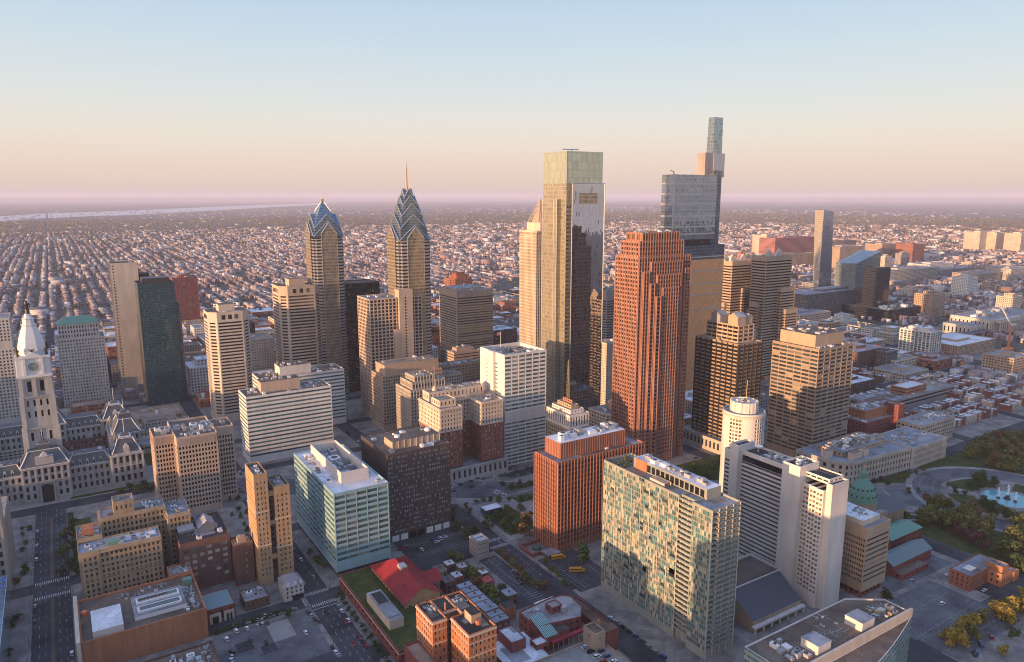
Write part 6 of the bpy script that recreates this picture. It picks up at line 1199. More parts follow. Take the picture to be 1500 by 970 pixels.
# ------------------------------------------------------------------ east side of the avenue, then unseen blocks added to shade the city
xc,yc=at(30,862); b=Bld('gothic_temple','tall pale stone building cut by the left edge, its flank catching the sun',-60,560); TS=st(bay=4.5,fl=6,wf=.4,hf=.62,rec=.8,wall=LIME,win=WD,base=4,top=3,fins=(1.2,.8,LIME)); b.tier((-100,-44.5,541,600),0,44,TS,MATS['roof_grey']); b.tier((-56,-45,541.5,552),43,62,TS|dict(base=1),MATS['roof_grey']); b.done()
b=Bld('glass_hall','blue gridded glass hall cut by the left edge at the avenue corner',-80,460); b.tier((-130,-43,400,512),0,24,st(curtain=ATRG,wall=MATS['metal_grey']),ATRG,.05,.3); b.done()
for k,(x0,x1,y0,y1,h) in enumerate(((-152,-104,542,668,34),(-150,-134,360,525,38),(-286,-170,545,664,36),(-286,-170,370,524,48),(-286,-170,200,340,56),(-150,-45,200,340,48),(-420,-305,370,440,62),(-420,-305,455,524,50),(-420,-305,545,664,40),(-420,-305,690,850,52),(-286,-175,700,850,46),(-170,-60,60,180,56),(-420,-305,200,270,66),(-420,-305,285,340,52),(20,85,168,222,88),(-40,10,100,180,44),(-560,-440,370,524,64),(-560,-440,545,660,46),(-420,-305,875,965,60),(-286,-175,880,965,66))):
    b=Bld('city_block_building','unseen flat-roofed block added out of frame to cast shade',(x0+x1)/2,(y0+y1)/2,group='unseen blocks added to cast shade'); b.tier((x0,x1,y0,y1),0,h,st(bay=4,fl=3.8,wf=.5,hf=.5,rec=0,wall=rb.choice([LIME,BRICK,TANC,GREYC]),win=WD),MATS['roof_grey']); b.done(4)
# ------------------------------------------------------------------ trees
def leafmat(name, c1, c2, c3):
    k = NT(name); k.pos(); r = k._g.outputs['Random Per Island']; oi = k.new('ObjectInfo')
    c = k.mix(r, c1, c2); c = k.mix(k.math('MULTIPLY', oi.outputs['Random'], .7), c, c3); k.col(c); k.rough(.8); k.spec(.15)
    k.p.inputs['Subsurface Weight'].default_value = 0.0; MATS[name] = k.m; return k.m
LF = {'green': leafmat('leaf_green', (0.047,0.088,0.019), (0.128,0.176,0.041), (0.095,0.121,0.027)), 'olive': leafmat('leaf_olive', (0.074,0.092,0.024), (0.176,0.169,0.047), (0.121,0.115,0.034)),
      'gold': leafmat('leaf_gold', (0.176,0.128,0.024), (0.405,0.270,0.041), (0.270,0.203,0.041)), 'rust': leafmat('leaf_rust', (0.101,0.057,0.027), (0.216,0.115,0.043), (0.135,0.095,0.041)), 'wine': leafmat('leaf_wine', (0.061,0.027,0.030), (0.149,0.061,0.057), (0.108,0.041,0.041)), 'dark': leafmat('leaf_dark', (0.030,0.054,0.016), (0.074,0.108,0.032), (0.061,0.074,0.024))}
BARK = paint('bark', (.07,.055,.042), .9)
def crown_mesh(seed, mat, n=760, leaf=.10):
    """unit crown (radius about 1, foot at 0, top at about 1.75): leaf sprays spread through several uneven lobes"""
    r = random.Random(seed); lobes = []
    for k in range(r.randint(8,12)):
        a = r.uniform(0,2*pi); d = r.uniform(.15,.8); lobes.append((d*cos(a), d*sin(a), r.uniform(.5,1.5)-.25*d, r.uniform(.2,.42)))
    lobes.append((0,0,1.3,.42)); V = []; F = []
    for i in range(n):
        L0 = r.choice(lobes); u = r.uniform(-1,1); a = r.uniform(0,2*pi); q = sqrt(1-u*u); rad = L0[3]*(r.random()**.35)*r.choice((1,1,1,1.18))
        p = Vector((L0[0]+rad*q*cos(a), L0[1]+rad*q*sin(a), L0[2]+rad*u*.85))
        nn = (Vector((q*cos(a), q*sin(a), u+.35))+Vector((r.uniform(-.6,.6),r.uniform(-.6,.6),r.uniform(-.6,.6)))).normalized(); t = nn.orthogonal().normalized(); t.rotate(__import__('mathutils').Quaternion(nn, r.uniform(0,6.28))); w = nn.cross(t)
        s = leaf*r.uniform(.6,1.4); j = len(V)
        V += [tuple(p+t*s), tuple(p+w*s*.7+nn*s*.25), tuple(p-t*s*.9), tuple(p-w*s*.75+nn*s*.2)]; F.append((j,j+1,j+2,j+3))
    return mesh_from('crown', V, F, None, [mat])
def trunk_mesh(seed):
    r = random.Random(seed); m = MB(); m.lathe(0,0,[(.085,0),(.055,.1),(.045,.55),(.03,.95)],7,BARK)
    for k in range(5):
        a = k*1.3+r.uniform(0,.8); z = .42+.09*k; e = (.45*cos(a),.45*sin(a),z+r.uniform(.3,.5)); m.tube((0,0,z),e,.018,BARK,5)
    return mesh_from('trunk', m.V, m.F, m.M, m.mats)
CROWNS = {k: [crown_mesh(i*7+hash(k)%5 if False else i*7+len(k), LF[k]) for i in range(4)] for k in LF}
TRUNKS = [trunk_mesh(i) for i in range(3)]
rt = random.Random(31)
def tree(x, y, R, kind, label, group, squash=1.0, z=.2):
    o = empty('tree', (x,y,z), label, 'tree', group, rt.uniform(0,6.28)); o.scale = (R,R,R*squash)
    for nm, me in (('trunk', rt.choice(TRUNKS)), ('crown', rt.choice(CROWNS[kind]))):
        c = bpy.data.objects.new(nm, me); c.parent = o; COL.objects.link(c)
    return o
WORDS = {'green':'green','olive':'olive-green','gold':'yellow autumn','rust':'rust-brown autumn','wine':'wine-red autumn','dark':'dark green'}
def grove(spots, place, group):
    big = 1.28 if ('park' in group or 'plane' in group or 'circle' in group) else 1.0
    for (px,py,R,kind) in spots:
        x,y = at(px,py); tree(x,y,R*big*1.12*rt.uniform(.88,1.12),kind,f'{WORDS[kind]} leafy tree {place}',group+f', {WORDS[kind]}',rt.uniform(.9,1.15))
def scatter(x0,x1,y0,y1,n,kinds,R,place,group):
    for _ in range(n): 
        k = rt.choice(kinds); tree(rt.uniform(x0,x1),rt.uniform(y0,y1),rt.uniform(*R),k,f'{WORDS[k]} leafy tree {place}',group+f', {WORDS[k]}',rt.uniform(.85,1.15))
grove([(92,842,4.5,'dark'),(103,832,5,'dark'),(94,815,5,'olive'),(106,806,4.6,'dark'),(97,792,4.5,'olive'),(104,782,4.2,'dark'),(108,772,4,'dark'),(112,842,4,'dark')],'on the avenue lawn beside the brown stone block','trees on the avenue lawn')
grove([(190,718,4,'dark'),(200,722,4,'olive'),(212,716,4.2,'dark'),(222,722,4,'dark'),(178,724,3,'olive'),(230,714,4,'dark'),(165,712,2.5,'dark'),(60,735,2,'dark')],'under the walls of the stone city hall','trees by the city hall')
for k in range(13): tree(133.6+rt.uniform(-.4,.4),338+k*6.9,rt.uniform(1.9,2.5),'dark','small round dark street tree along the brick museum wall','street trees beside the museum',.9)
grove([(664,835,4,'green'),(676,850,4.5,'olive'),(684,838,4.2,'green'),(692,850,5,'olive'),(700,862,5,'rust'),(712,872,4.5,'olive'),(722,880,4.5,'green'),(706,846,4,'olive'),(735,872,3.6,'dark'),(742,888,4,'dark'),(660,818,3.6,'green'),(672,822,3.4,'olive'),(655,850,3,'green'),(698,876,3.5,'olive'),(690,870,3.2,'green'),(728,896,3.5,'dark'),(716,856,3.5,'rust'),(752,880,3,'dark')],'in the back gardens behind the red roof','trees in the back gardens')
grove([(672,778,4.6,'dark'),(684,790,4.8,'dark'),(694,782,4.4,'dark'),(665,765,4,'dark'),(704,792,4,'olive'),(660,752,3.4,'dark')],'by the car park beside the brown panelled block','trees by the panelled block')
grove([(716,772,4.6,'dark'),(728,762,4.6,'dark'),(738,776,4.6,'dark'),(750,764,4.4,'dark'),(742,752,4,'olive'),(755,778,4,'dark'),(762,748,4,'olive')],'on the dark lawn by the glass pavilion','trees on the plaza lawn')
grove([(768,788,6.5,'rust'),(774,768,5.5,'rust')],'standing large beside the rust-red tower','big trees by the rust tower')
grove([(854,826,7.6,'green')],'standing large and round beside the yellow buses','big tree by the buses')
grove([(698,738,2.4,'olive'),(708,735,2.4,'olive'),(720,735,2.4,'dark'),(732,735,3,'olive'),(746,735,2.4,'olive'),(762,734,2.4,'dark'),(776,733,2.4,'olive'),(682,745,2.6,'rust'),(690,752,2.6,'rust'),(736,713,2.6,'dark'),(750,716,3,'dark'),(762,712,3,'dark'),(776,712,2.4,'dark')],'on the paved plaza terraces','small trees on the plaza')
grove([(735,812,2.4,'rust'),(742,820,2.6,'rust'),(750,830,2.6,'olive'),(760,840,2.8,'rust'),(768,848,2.6,'olive'),(776,856,2.4,'dark'),(790,864,2.6,'rust'),(800,864,2.4,'rust'),(784,858,2.2,'olive')],'on the strip between the street and the lined lot','trees on the car park strip')
grove([(800,826,2.6,'olive'),(808,838,2.6,'green'),(816,846,2.6,'olive'),(826,856,2.6,'green'),(836,862,2.4,'olive')],'on the pavement beside the bus lot','trees beside the bus lot')
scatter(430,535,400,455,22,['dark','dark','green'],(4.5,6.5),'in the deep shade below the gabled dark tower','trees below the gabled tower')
scatter(395,470,470,520,8,['dark','olive'],(3,4.5),'behind the round white tower','trees behind the round tower')
grove([(1352,770,6.5,'olive'),(1366,762,6.5,'olive'),(1378,772,7,'olive'),(1392,768,6.5,'olive'),(1404,778,7,'olive'),(1418,776,6.5,'olive'),(1430,782,6.5,'olive'),(1440,790,6,'olive'),(1372,750,6,'olive'),(1358,744,5.5,'rust'),(1388,752,5.5,'olive'),(1446,778,6,'olive'),(1412,762,6,'olive'),(1426,764,6,'rust')],'in the avenue of planes beside the fountain circle','plane trees by the fountain circle')
grove([(1480,805,7,'olive'),(1492,796,7,'olive'),(1498,815,7,'dark'),(1484,824,6.5,'dark'),(1470,818,6,'dark'),(1496,780,6,'olive'),(1488,840,6,'dark'),(1502,832,6,'dark')],'in the park corner at the right edge','trees in the park corner')
grove([(1425,672,6,'olive'),(1440,664,6.5,'olive'),(1452,672,6.5,'olive'),(1468,664,7,'olive'),(1482,676,7,'olive'),(1496,668,7,'rust'),(1458,684,6,'rust'),(1474,690,6,'olive'),(1490,692,6.5,'olive'),(1446,652,6,'olive'),(1478,650,6,'olive'),(1496,648,6,'olive'),(1430,656,5.5,'olive'),(1462,650,6,'rust')],'in the park beyond the fountain circle','park trees beyond the circle')
grove([(1430,712,4.5,'dark'),(1438,708,4.5,'dark'),(1424,717,3.5,'dark'),(1455,712,4,'dark'),(1440,742,4.2,'dark'),(1452,748,3.6,'dark'),(1470,758,4.6,'dark'),(1480,764,4,'dark'),(1398,722,2.4,'dark'),(1412,726,2.4,'dark'),(1388,712,2,'olive')],'on the lawns of the fountain circle','trees on the circle lawns')
grove([(1330,722,2.6,'rust'),(1345,722,2.4,'olive'),(1318,704,2.6,'rust'),(1330,700,2.6,'olive'),(1342,695,2.6,'rust'),(1300,712,2.6,'dark'),(1290,704,2.2,'wine'),(1280,708,2.2,'wine'),(1352,690,2.4,'olive'),(1325,760,3.5,'dark'),(1316,766,3,'dark')],'along the curved boulevard','boulevard trees')
grove([(1398,948,4.6,'gold'),(1406,932,4.6,'gold'),(1416,926,4.4,'gold'),(1424,938,4.2,'olive'),(1436,914,4,'olive'),(1390,938,3.6,'gold'),(1412,948,3.4,'gold'),(1428,922,3.6,'gold'),(1458,905,5,'gold'),(1470,912,5,'gold'),(1482,905,5,'gold'),(1496,900,5,'gold'),(1466,896,4,'olive'),(1500,885,4.5,'gold'),(1470,960,3,'gold'),(1482,935,3,'dark')],'at the edge of the big striped car park','autumn trees by the big car park')
grove([(1300,880,3.4,'dark'),(1296,872,3,'dark')],'at the foot of the ribbed brown office','trees at the ribbed office')
grove([(1430,800,4,'wine'),(1418,792,4,'wine'),(1445,806,3.6,'wine'),(1402,786,3.4,'wine')],'on the park lawn across from the brick office','wine-red park trees')
grove([(318,930,1.5,'dark'),(328,926,1.6,'dark'),(338,922,1.6,'dark'),(349,919,1.6,'dark'),(360,915,1.6,'dark'),(371,912,1.6,'dark'),(382,908,1.6,'dark'),(393,905,1.6,'dark'),(404,902,1.6,'dark'),(414,899,1.6,'dark'),(424,903,1.8,'dark')],'in the hedge row beside the worn car park','hedge row by the worn car park')
for (xa,xb,ya,yb,n) in ((100,113,440,640,14),(134,138,445,520,7),(240,247,476,524,6),(268,274,545,660,9),(-9,-5,548,650,8),(-44,-36,420,640,12),(60,110,694,740,10),(60,112,790,850,8),(376,386,400,520,9),(402,412,560,660,8)):
    scatter(xa,xb,ya,yb,n,['dark','olive','green'],(1.9,3.0),'planted along the pavements between the downtown blocks','downtown street trees')
# rows of autumn trees in the right-hand low blocks
for (x0,x1,y0,y1,n) in ((740,800,410,530,9),(800,925,500,530,8),(800,930,385,450,8),(945,1060,380,530,6),(1080,1195,380,530,4),(1215,1325,380,530,4),(800,920,545,600,6),(945,1060,545,650,3),(1080,1195,545,660,3),(800,1060,250,345,5),(1080,1320,200,345,3)):
    scatter(x0,x1,y0,y1,n,['olive','rust','wine','dark','green','wine'],(3.2,5.5),'among the low houses right of the tan ribbon tower','trees among the right-hand low houses')
# ------------------------------------------------------------------ low houses in the right-hand blocks and by the red roof
RC=[(.62,.62,.63),(.5,.5,.5),(.3,.3,.31),(.22,.26,.31),(.55,.54,.52),(.15,.14,.14)]
HOUSES=[]
def rowhouse(*a): HOUSES.append(a)
def rowhouse_build(x,y,w,d,h,wall,roof,label,group):
    b=Bld('rowhouse',label,x+w/2,y+d/2,cat='house',group=group)
    m=b.mb('wall'); m.box(x,x+w,y,y+d,0,h,wall); m.box(x,x+w,y,y+.3,h-.02,h+.5,wall); r_=MB(); r_.box(x-.08,x+w+.08,y+.32,y+d+.08,h+.01,h+.16,roof); b.roofs.append(r_)
    m=MB(); m.box(x+w*.5,x+w*.5+.8,y+d*.5,y+d*.5+1.2,h-.05,h+1.2,BRICKB); m.build('chimney',b.root,b.loc)
    for s in (-1,1):
        for z in (1.6,4.8): b.wins.append(((x+w/2+s*w*.22,y-.03,z),(0,-1),w*.22,1.5,WN,'window',False))
    b.done()
RFM=[roofmat(f'house_roof_{i}',c,.25,.15) for i,c in enumerate(RC)]
rh=random.Random(77); blk=[(803,925,386,450),(945,1060,384,526),(1080,1197,384,526),(1215,1322,384,526),(800,920,500,527),(945,1060,545,660),(1080,1197,545,660),(800,925,545,600),(1090,1320,210,340)]
TAKEN2=[(o.location.x,o.location.y,16) for o in COL.objects if o.type=='EMPTY' and o.get('category')!='tree' and hypot(o.location.x-1050,o.location.y-450)<420]
for (a,c,d,e) in blk:
    yy=d
    while yy+12<e:
        x=a
        while x+6<c:
            w=rh.uniform(5,6.2)
            if rh.random()<.86 and not any(abs(x-t[0])<t[2]+16 and abs(yy-t[1])<t[2]+10 for t in TAKEN2):
                dd=rh.uniform(10,13); rowhouse(x,yy+rh.uniform(-.3,.3),w,dd,rh.uniform(7,10),rh.choice([BRICK,BRICKB,BRICKR,LIME,CREAM]),rh.choice(RFM),'narrow flat-roofed rowhouse in the low blocks right of the tan ribbon tower','rowhouses right of the tan ribbon tower')
            x+=w+.03
        yy+=rh.uniform(19,23)
for k in range(8): rowhouse(198+rh.uniform(-.3,.3),330+k*6.2,9.5,6.15,7.5+rh.uniform(-.3,.6),BRICKB,RFM[3],'grey-blue roofed rowhouse in the terrace behind the orange brick flats','terrace behind the orange flats')
for k in range(7): rowhouse(190+rh.uniform(-.3,.3),331+k*6.0,6,5.9,6.5+rh.uniform(-.3,.6),BRICKR,RFM[rh.choice((2,5))],'dark-roofed house backing onto the grey-blue terrace','houses backing onto the terrace')
for (x,y,w,d,h,wl,rf) in ((193,384,7,9,8,BRICKB,RFM[5]),(202,388,6,8,7,BRICKR,RFM[1]),(210,396,6,7,7.5,BRICKB,RFM[2]),(196,402,7,8,7,TANC,RFM[5]),(216,372,6,8,7,BRICKR,paint('red_tin',(.35,.05,.05),.6)),(220,384,5,7,6,BRICKB,RFM[1]),(205,405,6,7,7,BRICKB,RFM[4]),(220,352,7,9,6,BRICKB,RFM[3])): rowhouse(x,y,w,d,h,wl,rf,'small old house among the back-garden trees','old houses among the gardens')
HOUSES.sort(key=lambda q: hypot(q[0],q[1]))
for q in HOUSES[:300]: rowhouse_build(*q)
# ------------------------------------------------------------------ glass pavilion on the plaza
x_,y_=at(712,757); b=Bld('glass_pavilion','low glass pavilion with a white roof on the dark lawn',x_+7,y_+5); b.tier((x_,x_+15,y_,y_+9),0,5,st(curtain=TEALG,wall=MATS['white_paint']),MATS['roof_white'],.3,.3); b.done()
# ------------------------------------------------------------------ fountain
pool=MB(); WATER=paint('fountain_water',(.10,.34,.38),.08); pool.lathe(CXL,CYL,[(19.5,.3),(19.5,.9),(18.7,.92),(18.7,.7)],48,MATS['concrete'],cap=False); o=empty('fountain',(CXL,CYL,0),'round turquoise fountain pool with white water jets in the traffic circle','fountain'); pool.build('basin',o,(CXL,CYL,0))
m=MB(); m.face([(CXL+18.75*cos(2*pi*i/48),CYL+18.75*sin(2*pi*i/48),.75) for i in range(48)],WATER); m.build('water',o,(CXL,CYL,0))
m=MB(); m.lathe(CXL,CYL,[(3,.7),(2.4,1.6),(1.2,2.6),(.5,4)],12,BRONZE); [m.lathe(CXL+7*cos(a),CYL+7*sin(a),[(1.6,.7),(1.2,1.6),(.6,2.6)],8,BRONZE) for a in (.3,2.4,4.5)]; m.build('bronze_sculpture',o,(CXL,CYL,0))
SPR=paint('water_spray',(.8,.82,.84),.9)
for (a,r_,h_) in ((0,0,13),(.3,7,9),(2.4,7,9),(4.5,7,9)):
    m=MB(); X,Y=CXL+r_*cos(a),CYL+r_*sin(a); rr=random.Random(int(a*10))
    for q in range(70): t=rr.random(); w=.25+.7*(1-t)*t*2; zz=1+h_*t; px_,py_=X+rr.gauss(0,w*.6),Y+rr.gauss(0,w*.6); s=.22+.2*(1-t); m.lathe(px_,py_,[(s*.3,zz),(s,zz+s),(s*.2,zz+2.4*s)],5,SPR)
    m.build('water_jet',o,(CXL,CYL,0))
# ------------------------------------------------------------------ cars and buses
def car_proto(kind, m, dark):
    o=empty(kind,(0,0,0),'','car'); L_,Wd,h1,h2=(4.6,1.8,.85,1.45) if kind=='car' else (5.0,1.95,1.05,1.85)
    b_=MB(); sx=lambda t:[(-L_/2+a*L_) for a in t]
    prof=[(-L_/2,.35),(-L_/2+.05,h1*.92),(-L_/2+.5,h1),(L_/2-1.1,h1),(L_/2-.1,h1*.82),(L_/2,.35)]
    i=len(b_.V)
    for s in (-1,1):
        for p in prof: b_.V.append((p[0],s*Wd/2*(1 if p[1]<h1*.95 else .96),p[1]))
    n=len(prof); a=b_.mi(m)
    for k in range(n): j=(k+1)%n; b_.F.append((k,j,n+j,n+k)); b_.M.append(a)
    b_.F += [tuple(range(n)),tuple(range(2*n-1,n-1,-1))]; b_.M += [a,a]
    r0,r1,r2,r3=(-L_/2+.35,-L_/2+.95,L_/2-2.1,L_/2-1.35) if kind=='car' else (-L_/2+.1,-L_/2+.4,L_/2-2.0,L_/2-1.3)
    b_.box(r1,r2,-Wd/2*.78,Wd/2*.78,h2-.06,h2,m); b_.build('body',o)
    w_=MB(); w_.loft([[(r0,-Wd/2*.94,h1-.01),(r3,-Wd/2*.94,h1-.01),(r3,Wd/2*.94,h1-.01),(r0,Wd/2*.94,h1-.01)],[(r1,-Wd/2*.76,h2-.07),(r2,-Wd/2*.76,h2-.07),(r2,Wd/2*.76,h2-.07),(r1,Wd/2*.76,h2-.07)]],dark); w_.build('windows',o)
    for x in (-L_*.3,L_*.31):
        for s in (-1,1):
            t=MB(); q=[[ (x+.33*cos(2*pi*k/10),s*Wd/2*d_,.33+.33*sin(2*pi*k/10)) for k in range(10)] for d_ in ((.82,1.0) if s<0 else (1.0,.82))]; t.loft(q,MATS['black']); t.face(q[0][::-1],MATS['black']); t.build('wheel',o)
    return o
CARC={'white':(.72,.72,.72),'silver':(.42,.43,.45),'black':(.015,.015,.018),'dark grey':(.07,.075,.08),'red':(.32,.02,.025),'blue':(.03,.07,.20)}
CG_=paint('car_glass',(.012,.015,.018),.05); PROTO={}
for kd in ('car','van'):
    for cn,cc in CARC.items(): PROTO[kd,cn]=car_proto(kd,paint('car_'+cn.replace(' ','_'),cc,.25,.1 if cn!='silver' else .5,.6),CG_)
used=set(); rc=random.Random(9)
def car(x,y,rz,place,group,cn=None,kd=None,z=.24):
    cn=cn or rc.choice(['white','white','silver','silver','black','dark grey','dark grey','red','blue']); kd=kd or rc.choice(['car','car','car','van']); p=PROTO[kd,cn]
    if (kd,cn) not in used: used.add((kd,cn)); o=p
    else: o=copy_tree(p)
    o.location=(x,y,z); o.rotation_euler=(0,0,rz); tag(o,f'{cn} {"car" if kd=="car" else "tall van"} {place}','car',f'{cn} {kd}s {group}')
for px,py,cn,kd in ((346,926,'white','van'),(362,922,'white','car'),(377,918,'silver','car'),(384,916,'silver','van'),(392,914,'dark grey','car'),(332,938,'white','van'),(340,957,'black','van'),(340,963,'silver','car'),(339,968,'white','car'),(452,898,'dark grey','van'),(456,903,'silver','car'),(461,908,'black','car'),(466,911,'dark grey','car'),(448,928,'white','car'),(492,957,'white','car'),(487,950,'black','car'),(390,943,'black','car'),(368,938,'dark grey','car')): car(*at(px,py),pi/2+rc.uniform(-.1,.1) if px>380 else rc.uniform(.0,.3)+pi/2,'in the worn car park at the bottom left','in the bottom-left car park',cn,kd)
car(*at(392,903),-.05,'crossing along the tram street','on the cross street','white','van',.08)
for px,py,cn in ((507,912,'red'),(519,944,'red'),(527,935,'red'),(479,898,'black')): car(*at(px,py),-pi/2,'driving down the street beside the museum','driving beside the museum',cn,'car',.08)
for y in (398,406,418,440,452,462): car(-13.0+rc.uniform(-.1,.1),y-20,pi/2,'parked along the avenue by the theatre','parked on the avenue',None,None,.08)
for y in (560,571,585,598,612,560-70,560-90): car(-31.0,y+20,pi/2,'parked on the far side of the avenue','parked on the far side of the avenue',None,None,.08)
for px,py in ((595,800),(588,806),(645,790),(652,788),(640,795),(633,792),(618,806)): car(*at(px,py),rc.choice((0,pi/2)),'in the small lot beside the brown panelled block','in the panelled block lot')
for px,py in ((758,847),(752,838),(764,856)): car(*at(px,py),0,'in the long lined lot beside the side street','in the long lined lot')
for px,py in ((733,690),(746,688),(758,686),(770,684),(690,706),(738,726),(680,708),(722,692),(784,681),(660,716),(1020,672),(700,702)): car(*at(px,py),-.6,'on the street by the paved plaza','by the plaza')
for k in range(9): car(265.5+rc.uniform(-.1,.1),262+k*5.6,pi/2,'parked along the kerb below the gold glass flats','below the glass flats',None,None,.08)
for k in range(9): car(234+rc.uniform(-.2,.2) if k%2 else 229,264.5+k*2.6,0+rc.uniform(-.05,.05),'on the roof deck of the concrete parking deck','on the parking deck',None,None,6.15)
for px,py in ((1435,938),(1452,935),(1437,947),(1430,957),(1427,960)): car(*at(px,py),rc.uniform(.6,.8),'on the side road below the autumn trees','by the autumn trees')
for px,py in ((1351,826),(1345,822),(1336,852),(1380,886),(1390,845),(1442,866)): car(*at(px,py),rc.choice((0,pi/2)),'in the half-empty car park by the brick office','in the brick office car park')
for t in range(16): 
    tt=rc.uniform(180,660); w=rc.choice((-9,-5,2,6)); car(60+dq[0]*tt-dq[1]*w,684+dq[1]*tt+dq[0]*w,math.atan2(dq[1],dq[0]),'driving along the diagonal boulevard','on the boulevard')
for k in range(26): car(rc.choice((119,127))+rc.uniform(-.3,.3),rc.uniform(445,700),pi/2,'on the street behind the aqua glass block','behind the aqua block',None,None,.08)
for x in range(0,112,7):
    if rc.random()<.7: car(x,419.6,0,'parked along the cross street kerb','parked on the cross street',None,None,.08)
for y in range(300,410,6):
    if rc.random()<.6: car(129.6,y,pi/2,'parked along the museum wall','parked along the museum',None,None,.08)
for y in range(545,760,7):
    for xx in (251.2,263):
        if rc.random()<.55: car(xx,y,pi/2,'parked on the canyon street beyond the panelled block','parked in the canyon street',None,None,.08)
for x in range(275,400,6):
    for yy in (529,539):
        if rc.random()<.6: car(x,yy,0,'on the busy street in front of the winged brick block','before the winged brick block',None,None,.08)
for y in range(430,660,7):
    for xx in (387,399):
        if rc.random()<.5: car(xx,y,pi/2,'on the street between the white slab and the granite tower','by the granite tower',None,None,.08)
YB=paint('bus_yellow',(.55,.27,.02),.45)
for px,py,rz,l in ((818,819,-.25,'nearer the rust tower'),(845,838,-.55,'farther from the rust tower')):
    x,y=at(px,py); o=empty('school_bus',(x,y,.24),f'yellow school bus in the lined lot, {l}','bus','school buses',rz); L_=10.5; W2=1.25
    m=MB(); m.box(-L_/2,L_/2-1.9,-W2,W2,.55,3.0,YB); m.box(L_/2-1.9,L_/2,-W2*.85,W2*.85,.55,1.75,YB); m.build('body',o)
    m=MB(); [m.box(-L_/2+.7+k*1.15,-L_/2+1.6+k*1.15,s*W2-.02,s*W2+.02,1.9,2.6,CG_) for k in range(7) for s in (-1,1)]; m.box(L_/2-1.9,L_/2-1.86,-1,1,1.8,2.7,CG_); m.build('windows',o)
    m=MB(); m.box(-L_/2,L_/2-1.9,-W2-.03,W2+.03,1.35,1.5,MATS['black']); m.build('black_stripe',o)
    for xx in (-3,3.6):
        for s in (-1,1): m=MB(); q=[[(xx+.48*cos(2*pi*k/12),s*d_,.48+.48*sin(2*pi*k/12)) for k in range(12)] for d_ in ((.95,1.22) if s<0 else (1.22,.95))]; m.loft(q,MATS['black']); m.face(q[0][::-1],MATS['black']); m.build('wheel',o)
# ------------------------------------------------------------------ street lamps
def lamp_proto():
    o=empty('street_lamp',(0,0,0),'','street lamp'); m=MB(); m.lathe(0,0,[(.2,0),(.16,.6),(.1,.8),(.07,8)],7,MATS['dark_metal']); m.tube((0,0,7.9),(1.6,0,8.3),.06,MATS['dark_metal'],5); m.build('post',o)
    m=MB(); m.box(1.4,2.1,-.15,.15,8.2,8.38,MATS['metal_grey'],bottom=True); m.build('lamp_head',o); return o
lp=lamp_proto(); first=True
def lamp(x,y,rz,pl,g):
    global first
    o=lp if first else copy_tree(lp); first=False; o.location=(x,y,.18); o.rotation_euler=(0,0,rz); tag(o,f'dark street lamp {pl}','street lamp',g)
for y in range(395,660,22): lamp(-33.2,y,0,'on the left kerb of the avenue','avenue lamps, left kerb'); lamp(-10.6,y+8,pi,'on the right kerb of the avenue','avenue lamps, right kerb')
for y in range(300,660,24): lamp(114.2,y,0,'on the left kerb of the museum street','museum street lamps, left kerb'); lamp(132,y+10,pi,'on the right kerb of the museum street','museum street lamps, right kerb')
for x in range(0,110,22): lamp(x,432.6,-pi/2,'along the cross street by the small houses','cross street lamps')
for y in range(360,530,20): lamp(248.4,y,0,'on the kerb of the side street by the lined lot','side street lamps'); lamp(265.6,y+9,pi,'on the kerb of the side street by the bus lot','bus lot lamps')
for t in range(120,640,30):
    for w in (-20,20): lamp(60+dq[0]*t-dq[1]*w,684+dq[1]*t+dq[0]*w,math.atan2(-dq[0]*w,dq[1]*w),'along the diagonal boulevard','boulevard lamps')
for px,py in ((1355,775),(1383,775),(1440,650),(1470,690),(1420,700)): lamp(*at(px,py),0,'in the park by the fountain circle','park lamps')
# ------------------------------------------------------------------ tower crane, bridges, works far off
cx_,cy_=at(1476,517); o=empty('tower_crane',(cx_,cy_,0),'orange and white tower crane working near the railway station','crane'); OR=paint('crane_orange',(.6,.17,.06),.5)
m=MB(); m.box(cx_-9,cx_+9,cy_-6,cy_+6,0,8,OR); m.build('base',o,(cx_,cy_,0))
m=MB(); m.box(cx_-1.3,cx_+1.3,cy_-1.3,cy_+1.3,8,48,OR); m.build('mast',o,(cx_,cy_,0)); m=MB(); m.tube((cx_,cy_,46),(cx_-34,cy_+6,84),1.0,MATS['white_paint'],4); m.build('jib',o,(cx_,cy_,0)); m=MB(); m.tube((cx_,cy_,46),(cx_+13,cy_-2,47),1.3,MATS['white_paint'],4); m.box(cx_+9,cx_+14,cy_-3,cy_,43,47,MATS['metal_grey']); m.build('counter_jib',o,(cx_,cy_,0)); m=MB(); m.box(cx_-2,cx_+2,cy_-3.2,cy_-1.4,46,49,MATS['white_paint']); m.build('cab',o,(cx_,cy_,0))
for px,py,l,h_ in ((1170,362,'thin red',70),(1163,366,'second thin red',60)):
    x,y=at(px,388); o=empty('tower_crane',(x,y,0),f'{l} tower crane over the pink hospital block','crane'); m=MB(); m.tube((x,y,0),(x,y,h_),1.2,OR,4); m.build('mast',o,(x,y,0)); m=MB(); m.tube((x-18,y,h_-4),(x+40,y-5,h_+12),1.1,OR,4); m.build('jib',o,(x,y,0))
